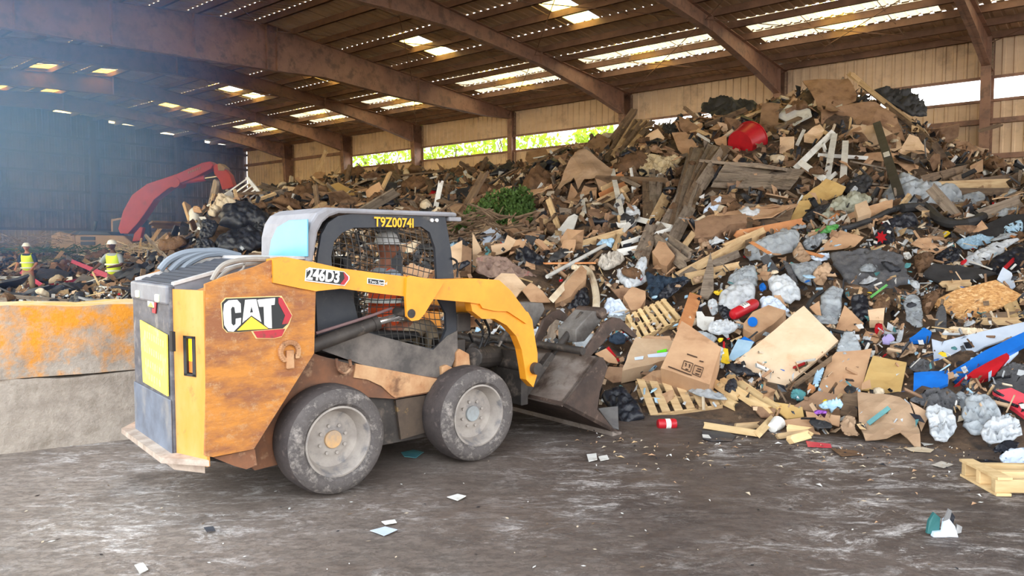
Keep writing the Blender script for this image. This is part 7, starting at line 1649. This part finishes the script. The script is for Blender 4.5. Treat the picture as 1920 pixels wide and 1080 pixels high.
GN = {'near': 'litter on the lower right of the heap', 'mid': 'debris on the middle of the heap', 'top': 'debris on the upper right of the heap', 'back': 'debris on the back left of the heap', 'field': 'scrap lying behind the barrier'}
def zone(p):
    if p.x < -.30*p.y and p.y < 40 and p.x/p.y < -.42: return 'field'
    if p.x < -.02*p.y and p.y > 11: return 'back'
    if p.x > .12*p.y and p.y < 10.8: return 'near'
    if p.y < 13.5: return 'mid'
    return 'top'
rs = random.Random(42); PL = []; used = {}; counts = {}
lmk = [(s, proj(P)) for s, P in HERO]; lmk = [(s, q[0], q[1]) for s, q in lmk if 0 < q[0] < 1920 and 0 < q[1] < 1080]
def clash(x, y): return False
LABS = set(o.get('label') for o in COL.objects if o.get('label'))
SAME = {}
def mklabel(base, size, u, v):
    L = sorted(lmk, key=lambda t: (t[1]-u)**2+(t[2]-v)**2)[:7]
    def dr(t):
        dx, dy = u-t[1], v-t[2]; d = math.hypot(dx, dy); far = 'close ' if d < 45 else ('' if d < 110 else 'some way ')
        if abs(dx) > abs(dy)*1.2: return far+('left of' if dx < 0 else 'right of')
        return far+('above' if dy < 0 else 'below')
    ok = lambda s: 4 <= len(s.split()) <= 16 and s not in LABS
    for sz in (size,):
        for t in L[:3]:
            s = f'{sz} {base} {dr(t)} {t[0]}'.strip()
            if ok(s): return s
        for i in range(4):
            for j in range(i+1, 6):
                if i < len(L) and j < len(L):
                    s = f'{sz} {base} {dr(L[i])} {L[i][0]}, {dr(L[j])} {L[j][0]}'.strip()
                    if ok(s): return s
    return None
HM = set(); HG = .12
for o in list(COL.objects):
    if o.type == 'MESH' and o.parent is None and o.get('category') and o.get('kind') != 'stuff' and len(o.data.vertices) < 4000:
        Mw = o.matrix_world
        for v in o.data.vertices:
            q = Mw@v.co
            if q.z > gh(q.x, q.y)-.1: HM.add((int(q.x/HG), int(q.y/HG)))
        if len(o.data.vertices) < 30 and len(o.data.vertices) > 3:      # long boards: walk along them
            vs = [Mw@v.co for v in o.data.vertices]; a = vs[0]; b = max(vs, key=lambda t: (t-a).length)
            for k in range(40): q = a+(b-a)*k/39; HM.add((int(q.x/HG), int(q.y/HG)))
    elif o.type == 'EMPTY' and o.get('category') in ('pallet', 'cardboard box', 'bush', 'chair', 'rack'):
        for ch in kids(o):
            if ch.type == 'MESH':
                Mw = o.matrix_world@ch.matrix_basis
                for v in ch.data.vertices:
                    q = Mw@v.co; HM.add((int(q.x/HG), int(q.y/HG)))
def covered(x, y, r):
    k = max(0, int(r/HG)); i, j = int(x/HG), int(y/HG); n = 0; t = 0
    for a in range(-k, k+1):
        for b in range(-k, k+1):
            t += 1; n += (i+a, j+b) in HM
    return n/t
NFILL = 1500; tries = 0; occ = {}
while len(PL) < NFILL and tries < 90000:
    tries += 1
    y = rs.uniform(6.3, 38); x = rs.uniform(-.72, .74)*y
    if rs.random() > min(1, (11/y)**1.1): continue
    z = gh(x, y)
    if z < .06: continue
    p = Vector((x, y, z))
    if p.dot(nW) > DW-1.6 or p.dot(wW) > TE-3: continue
    n = hn(x, y, .4)
    if n.dot((EYEV-p).normalized()) < .02: continue
    u, v, d = proj(p)
    if not (5 < u < 1915 and 5 < v < 1075): continue
    q = Vector((p.x, p.y, 0))-Vector((MA.x, MA.y, 0)); lx, ly = q.dot(fX), q.dot(fY)
    if -1.4 < lx < 3.0 and -.4 < ly < 1.9: continue            # the loader stands here
    if u < 330 and ((Vector((x, y))-Vector((p1.x, p1.y))).length < .8 or (Vector((x, y))-Vector((p2.x, p2.y))).length < .8): continue
    zn = zone(p); ks = ZN[zn]; k = rs.choices(list(ks), list(ks.values()))[0]
    if counts.get(k, 0) >= 290: continue
    f = min(1, max(0, (y-7)/13)); sz = (FK[k][4]*(1-f)+FK[k][5]*f)*rs.choice((.6, .8, 1, 1, 1.25, 1.5))
    if covered(x, y, sz*(.34 if y < 13 else .5)) > (.10 if y < 13 else .04) and rs.random() < .93: continue
    # a piece just in front of a named one must stay small
    cb = max(covered(x+x/y*.3, y+.3, .15), covered(x+x/y*.6, y+.6, .15))
    if cb > .2:
        if rs.random() < .72: continue
        sz *= .55
    cell = (int(x/(.22+.02*y)), int(y/(.22+.02*y)))
    if occ.get(cell, 0) >= 2: continue
    occ[cell] = occ.get(cell, 0)+1
    counts[k] = counts.get(k, 0)+1
    PL.append((k, p, n, sz, u, v, zn))
PL.sort(key=lambda t: -t[3]/t[1].y)
sizes = {}
for k, p, n, sz, u, v, zn in PL:
    me = variant(k, rs.randrange(5)); o = bpy.data.objects.new(k, me); COL.objects.link(o)
    stickish = 'board' in k or 'lath' in k or 'offcut' in k or 'rod' in k or 'strip' in k
    t = (n+Vector((rs.uniform(-1, 1), rs.uniform(-1, 1), rs.uniform(-.4, .6)))*(.5 if not stickish else .3)).normalized()
    ex = t.orthogonal().normalized(); ex = Matrix.Rotation(rs.uniform(0, 6.28), 3, t)@ex
    if stickish and rs.random() < .3: ex = (ex+n*rs.uniform(.3, 1.0)).normalized(); t = ex.orthogonal().normalized()
    ey = t.cross(ex).normalized(); t = ex.cross(ey)
    R = Matrix((ex, ey, t)).transposed().to_4x4(); R.translation = p+n*rs.uniform(.02, .14)*(1 if p.y < 10 else 1.6)
    o.matrix_world = R@Matrix.Diagonal((sz, sz*rs.uniform(.75, 1.15), sz, 1))
    base = FK[k][2]; w = 'large' if sz > FK[k][4]*1.3 and p.y < 14 or sz > FK[k][5]*1.2 else ('small' if sz < FK[k][4]*.85 else '')
    lab = mklabel(base, w, u, v)
    if lab is None: lab = f'{w} {base} among many alike, {GN[zn]}'.strip()
    LABS.add(lab); tag(o, lab, FK[k][3], k.replace('_', ' ')+' among '+GN[zn])
# ---------- scraps nobody could count ----------
rs = random.Random(9)
def scraps(name, label, N, yr, sz, mats, wts, small_floor=False, pk=.3):
    mb = MB(); c = 0; tr = 0
    ms = [K[m] for m in mats]
    while c < N and tr < N*12:
        tr += 1; y = rs.uniform(*yr); x = rs.uniform(-.74, .76)*y
        if rs.random() > min(1, (9/y)**1.2): continue
        z = gh(x, y)
        if z < .02: continue
        p = Vector((x, y, z))
        if p.dot(nW) > DW-1.2 or p.dot(wW) > TE-3: continue
        q = p-MA; lx, ly = q.dot(fX), q.dot(fY)
        if -1.4 < lx < 3.0 and -.4 < ly < 1.9: continue
        if (covered(x, y, .1) > .25 or covered(x+x/y*.25, y+.25, .1) > .3) and rs.random() < .88: continue
        n = hn(x, y, .3); p = p+n*rs.uniform(0, .14); s = sz*(1+y*.045)*rs.uniform(.4, 1.5)
        d = Vector((rs.uniform(-1, 1), rs.uniform(-1, 1), rs.uniform(-1, 1))).normalized(); e = d.orthogonal().normalized(); g = d.cross(e)
        kk = rs.random(); m = rs.choices(ms, wts)[0]
        if kk < pk:
            L = s*rs.uniform(1.5, 3.5); w = s*rs.uniform(.15, .35); e2 = e*w; g2 = g*w*.5
            mb.add([p-d*L/2-e2-g2, p+d*L/2-e2-g2, p+d*L/2+e2-g2, p-d*L/2+e2-g2, p-d*L/2-e2+g2, p+d*L/2-e2+g2, p+d*L/2+e2+g2, p-d*L/2+e2+g2], [(0, 1, 2, 3), (4, 7, 6, 5), (0, 4, 5, 1), (2, 6, 7, 3)], m)
        else:
            a = s*rs.uniform(.5, 1); b = s*rs.uniform(.5, 1.1); h = g*s*rs.uniform(-.4, .4)
            mb.add([p-d*a, p-e*b+h, p+d*a*rs.uniform(.6, 1), p+e*b+h*rs.uniform(-.6, 1)], [(0, 1, 2), (0, 2, 3)], m)
        c += 1
    o = mb.build(name, None, None); return tag(o, label, 'rubbish', None, 'stuff')
scraps('loose_scraps', 'fine mixed scraps, paper and splinters covering the near slope', 15000, (6.4, 13), .036, ['card', 'cardlight', 'white', 'bag', 'wood', 'woodbrown', 'blackbag', 'paleblue', 'card2', 'earth', 'red', 'teal', 'foam', 'rubber'], [9, 8, 7, 9, 6, 7, 9, 4, 8, 9, 1, 2, 4, 7])
scraps('loose_scraps', 'fine brown scraps and splinters covering the far slope', 17000, (12, 38), .07, ['card2', 'woodbrown', 'earth', 'rubber', 'card', 'wood', 'woodgrey', 'foam', 'white', 'darkmetal', 'blackbag'], [14, 13, 15, 9, 7, 5, 6, 3, 2.5, 5, 6])
mb = MB()
for _ in range(330):
    u = rs.uniform(1080, 1900); v = 790+rs.expovariate(1/28)+(40*abs(math.sin((u-1080)/120)) if u < 1500 else 45)
    if v > 1000: continue
    P = on_ground(u, v, .006); s = rs.uniform(.005, .022); a = rs.uniform(0, 6.3); d = Vector((math.cos(a), math.sin(a), 0)); e = Vector((-d.y, d.x, .3))
    mb.add([P-d*s*1.6, P-e*s*.5+Z3*.01, P+d*s*1.6, P+e*s*.5+Z3*.01], [(0, 1, 2, 3)], rs.choice([K['wood'], K['white'], K['card'], K['woodbrown'], K['foam'], K['blackbag']]))
for _ in range(160):
    P = on_ground(rs.uniform(20, 1900), rs.uniform(830, 1070), .004); s = rs.uniform(.004, .014); a = rs.uniform(0, 6.3); d = Vector((math.cos(a), math.sin(a), 0)); e = Vector((-d.y, d.x, .2))
    mb.add([P-d*s*1.6, P-e*s*.6, P+d*s*1.6, P+e*s*.6], [(0, 1, 2, 3)], rs.choice([K['white'], K['woodbrown'], K['foam'], K['blackbag']]))
tag(mb.build('floor_litter', None, None), 'crumbs and splinters strewn on the floor along the foot of the heap', 'litter', None, 'stuff')
# ================= outside, light, camera =================
m_leaf = mat('sunlit_leaves', (176, 196, 60), .6, trans=.5, var=(120, 150, 40), scale=3)
def leaf_cloud(mb, c, R, n, s, rs, m=None):
    for _ in range(n):
        while 1:
            p = Vector([rs.uniform(-1, 1) for _ in range(3)])
            if .3 < p.length < 1: break
        p = Vector((p.x*R[0], p.y*R[1], p.z*R[2]))+Vector(c)
        e = Euler([rs.uniform(0, 6.3) for _ in range(3)]).to_matrix(); w = s*rs.uniform(.6, 1.3)
        mb.add([p+e@Vector((-w, 0, 0)), p+e@Vector((0, w*.45, 0)), p+e@Vector((w, 0, 0)), p+e@Vector((0, -w*.45, 0))], [(0, 1, 2, 3)], m)
rs = random.Random(3)
names = ['leafy tree outside seen through the slot %s' % s for s in
  ('at its dimmest left end', 'between the second and third columns', 'left of the slim column', 'just right of the slim column', 'farthest right, over the boarded heap')]
for k, (T, U, zc, R) in enumerate(((42, -7, 7.6, (2.9, 2.9, 3.2)), (36, -8, 7.6, (2.9, 2.9, 3)), (30, -8, 7.6, (2.9, 2.9, 3.2)), (24.6, -9, 6.9, (2.2, 2.2, 1.9)), (19.8, -10, 7.0, (1.9, 1.9, 1.5)))):
    base = B(T, U, 0)
    t = empty('tree', base, 0, names[k], 'tree', 'trees outside the slot'); t['group'] = 'trees outside the slot'
    mb = MB(); leaf_cloud(mb, (0, 0, zc), R, 1500, .22, rs); mb.build('foliage', m_leaf, t)
    mb = MB(); mb.cyl((0, 0, 0), (0, 0, zc), .25, 10, .1); 
    for a in range(5): mb.cyl((0, 0, zc*.6), (R[0]*.5*math.cos(a*1.3), R[0]*.5*math.sin(a*1.3), zc+.6), .08, 6, .03)
    mb.build('trunk', mat('tree_bark', (96, 80, 64), .9), t)
W = bpy.data.worlds.new('sky'); SC.world = W; W.use_nodes = True
nt = W.node_tree; bg = nt.nodes['Background']
tcw = nt.nodes.new('ShaderNodeTexCoord'); spw = nt.nodes.new('ShaderNodeSeparateXYZ'); mrw = nt.nodes.new('ShaderNodeMapRange')
mrw.inputs[1].default_value = 0; mrw.inputs[2].default_value = .9
mxw = nt.nodes.new('ShaderNodeMix'); mxw.data_type = 'RGBA'; mxw.inputs[6].default_value = (1.0, .97, .93, 1); mxw.inputs[7].default_value = (.72, .86, 1.0, 1)
nt.links.new(tcw.outputs['Generated'], spw.inputs[0]); nt.links.new(spw.outputs[2], mrw.inputs[0]); nt.links.new(mrw.outputs[0], mxw.inputs[0]); nt.links.new(mxw.outputs[2], bg.inputs[0])
bg.inputs[1].default_value = 5.2
sun = bpy.data.lights.new('sun', 'SUN'); sun.energy = 9; sun.angle = .03; sun.color = (1, .93, .8)
so = bpy.data.objects.new('sun', sun); COL.objects.link(so)
sd = (nW*.8+wW*.1+Vector((0, 0, 1.5))).normalized(); so.rotation_euler = sd.to_track_quat('Z', 'Y').to_euler()
cam = bpy.data.cameras.new('camera'); cam.sensor_width = 36; cam.lens = 36*F/1920; cam.clip_end = 300; cam.clip_start = .05
co = bpy.data.objects.new('camera', cam); COL.objects.link(co); co.location = (0, 0, EYE); co.rotation_euler = (math.pi/2-PITCH, 0, 0)
SC.camera = co
SC.view_settings.view_transform = 'Standard'; SC.view_settings.look = 'None'; SC.view_settings.gamma = 1
SC.view_settings.exposure = 0.0
try: SC.view_settings.use_curve_mapping = False
except Exception: pass
SC.cycles.max_bounces = 6; SC.cycles.diffuse_bounces = 4; SC.cycles.glossy_bounces = 2; SC.cycles.transparent_max_bounces = 12
SC.cycles.caustics_reflective = False; SC.cycles.caustics_refractive = False; SC.cycles.sample_clamp_indirect = 6
# blue haze volume added in the left half of the shed, lit by the daylight that comes in; it thins out to the right and downwards
hz = bpy.data.materials.new('blue_haze'); hz.use_nodes = True; nt = hz.node_tree; nt.nodes.clear(); NN = nt.nodes; LL = nt.links
ho = NN.new('ShaderNodeOutputMaterial'); hv = NN.new('ShaderNodeVolumeScatter'); hv.inputs['Color'].default_value = (.17, .40, 1.0, 1); hv.inputs['Anisotropy'].default_value = 0
LL.new(hv.outputs[0], ho.inputs['Volume'])
tcz = NN.new('ShaderNodeTexCoord'); spz = NN.new('ShaderNodeSeparateXYZ'); LL.new(tcz.outputs['Object'], spz.inputs[0])
def mth(op, a, b):
    x = NN.new('ShaderNodeMath'); x.operation = op
    for i, s in enumerate((a, b)):
        if isinstance(s, (int, float)): x.inputs[i].default_value = s
        else: LL.new(s, x.inputs[i])
    return x.outputs[0]
def mrg(s, lo, hi, to=1.0):
    r = NN.new('ShaderNodeMapRange'); r.interpolation_type = 'SMOOTHSTEP'; r.inputs[1].default_value = lo; r.inputs[2].default_value = hi; r.inputs[4].default_value = to; LL.new(s, r.inputs[0]); return r.outputs[0]
q = mth('ADD', spz.outputs[0], mth('MULTIPLY', spz.outputs[1], .40))       # x+.4y
fx_ = mrg(mth('MULTIPLY', q, -1), -1.4, 3.6, .062); fz_ = mrg(spz.outputs[2], .3, 5.5)
LL.new(mth('MULTIPLY', fx_, fz_), hv.inputs['Density'])
mb = MB(); A4 = [(-.4, 6.2), (-12.5, 36), (-46, 30), (-24, 6.2)]
mb.prism([(x, y, .9) for x, y in A4], (0, 0, 8.2)); h_ = mb.build('blue_haze', hz); tag(h_, 'thin bluish haze hanging under the roof at the left', 'haze', None, 'stuff')
SC.cycles.volume_bounces = 0; SC.cycles.volume_step_rate = 6; SC.cycles.volume_max_steps = 32
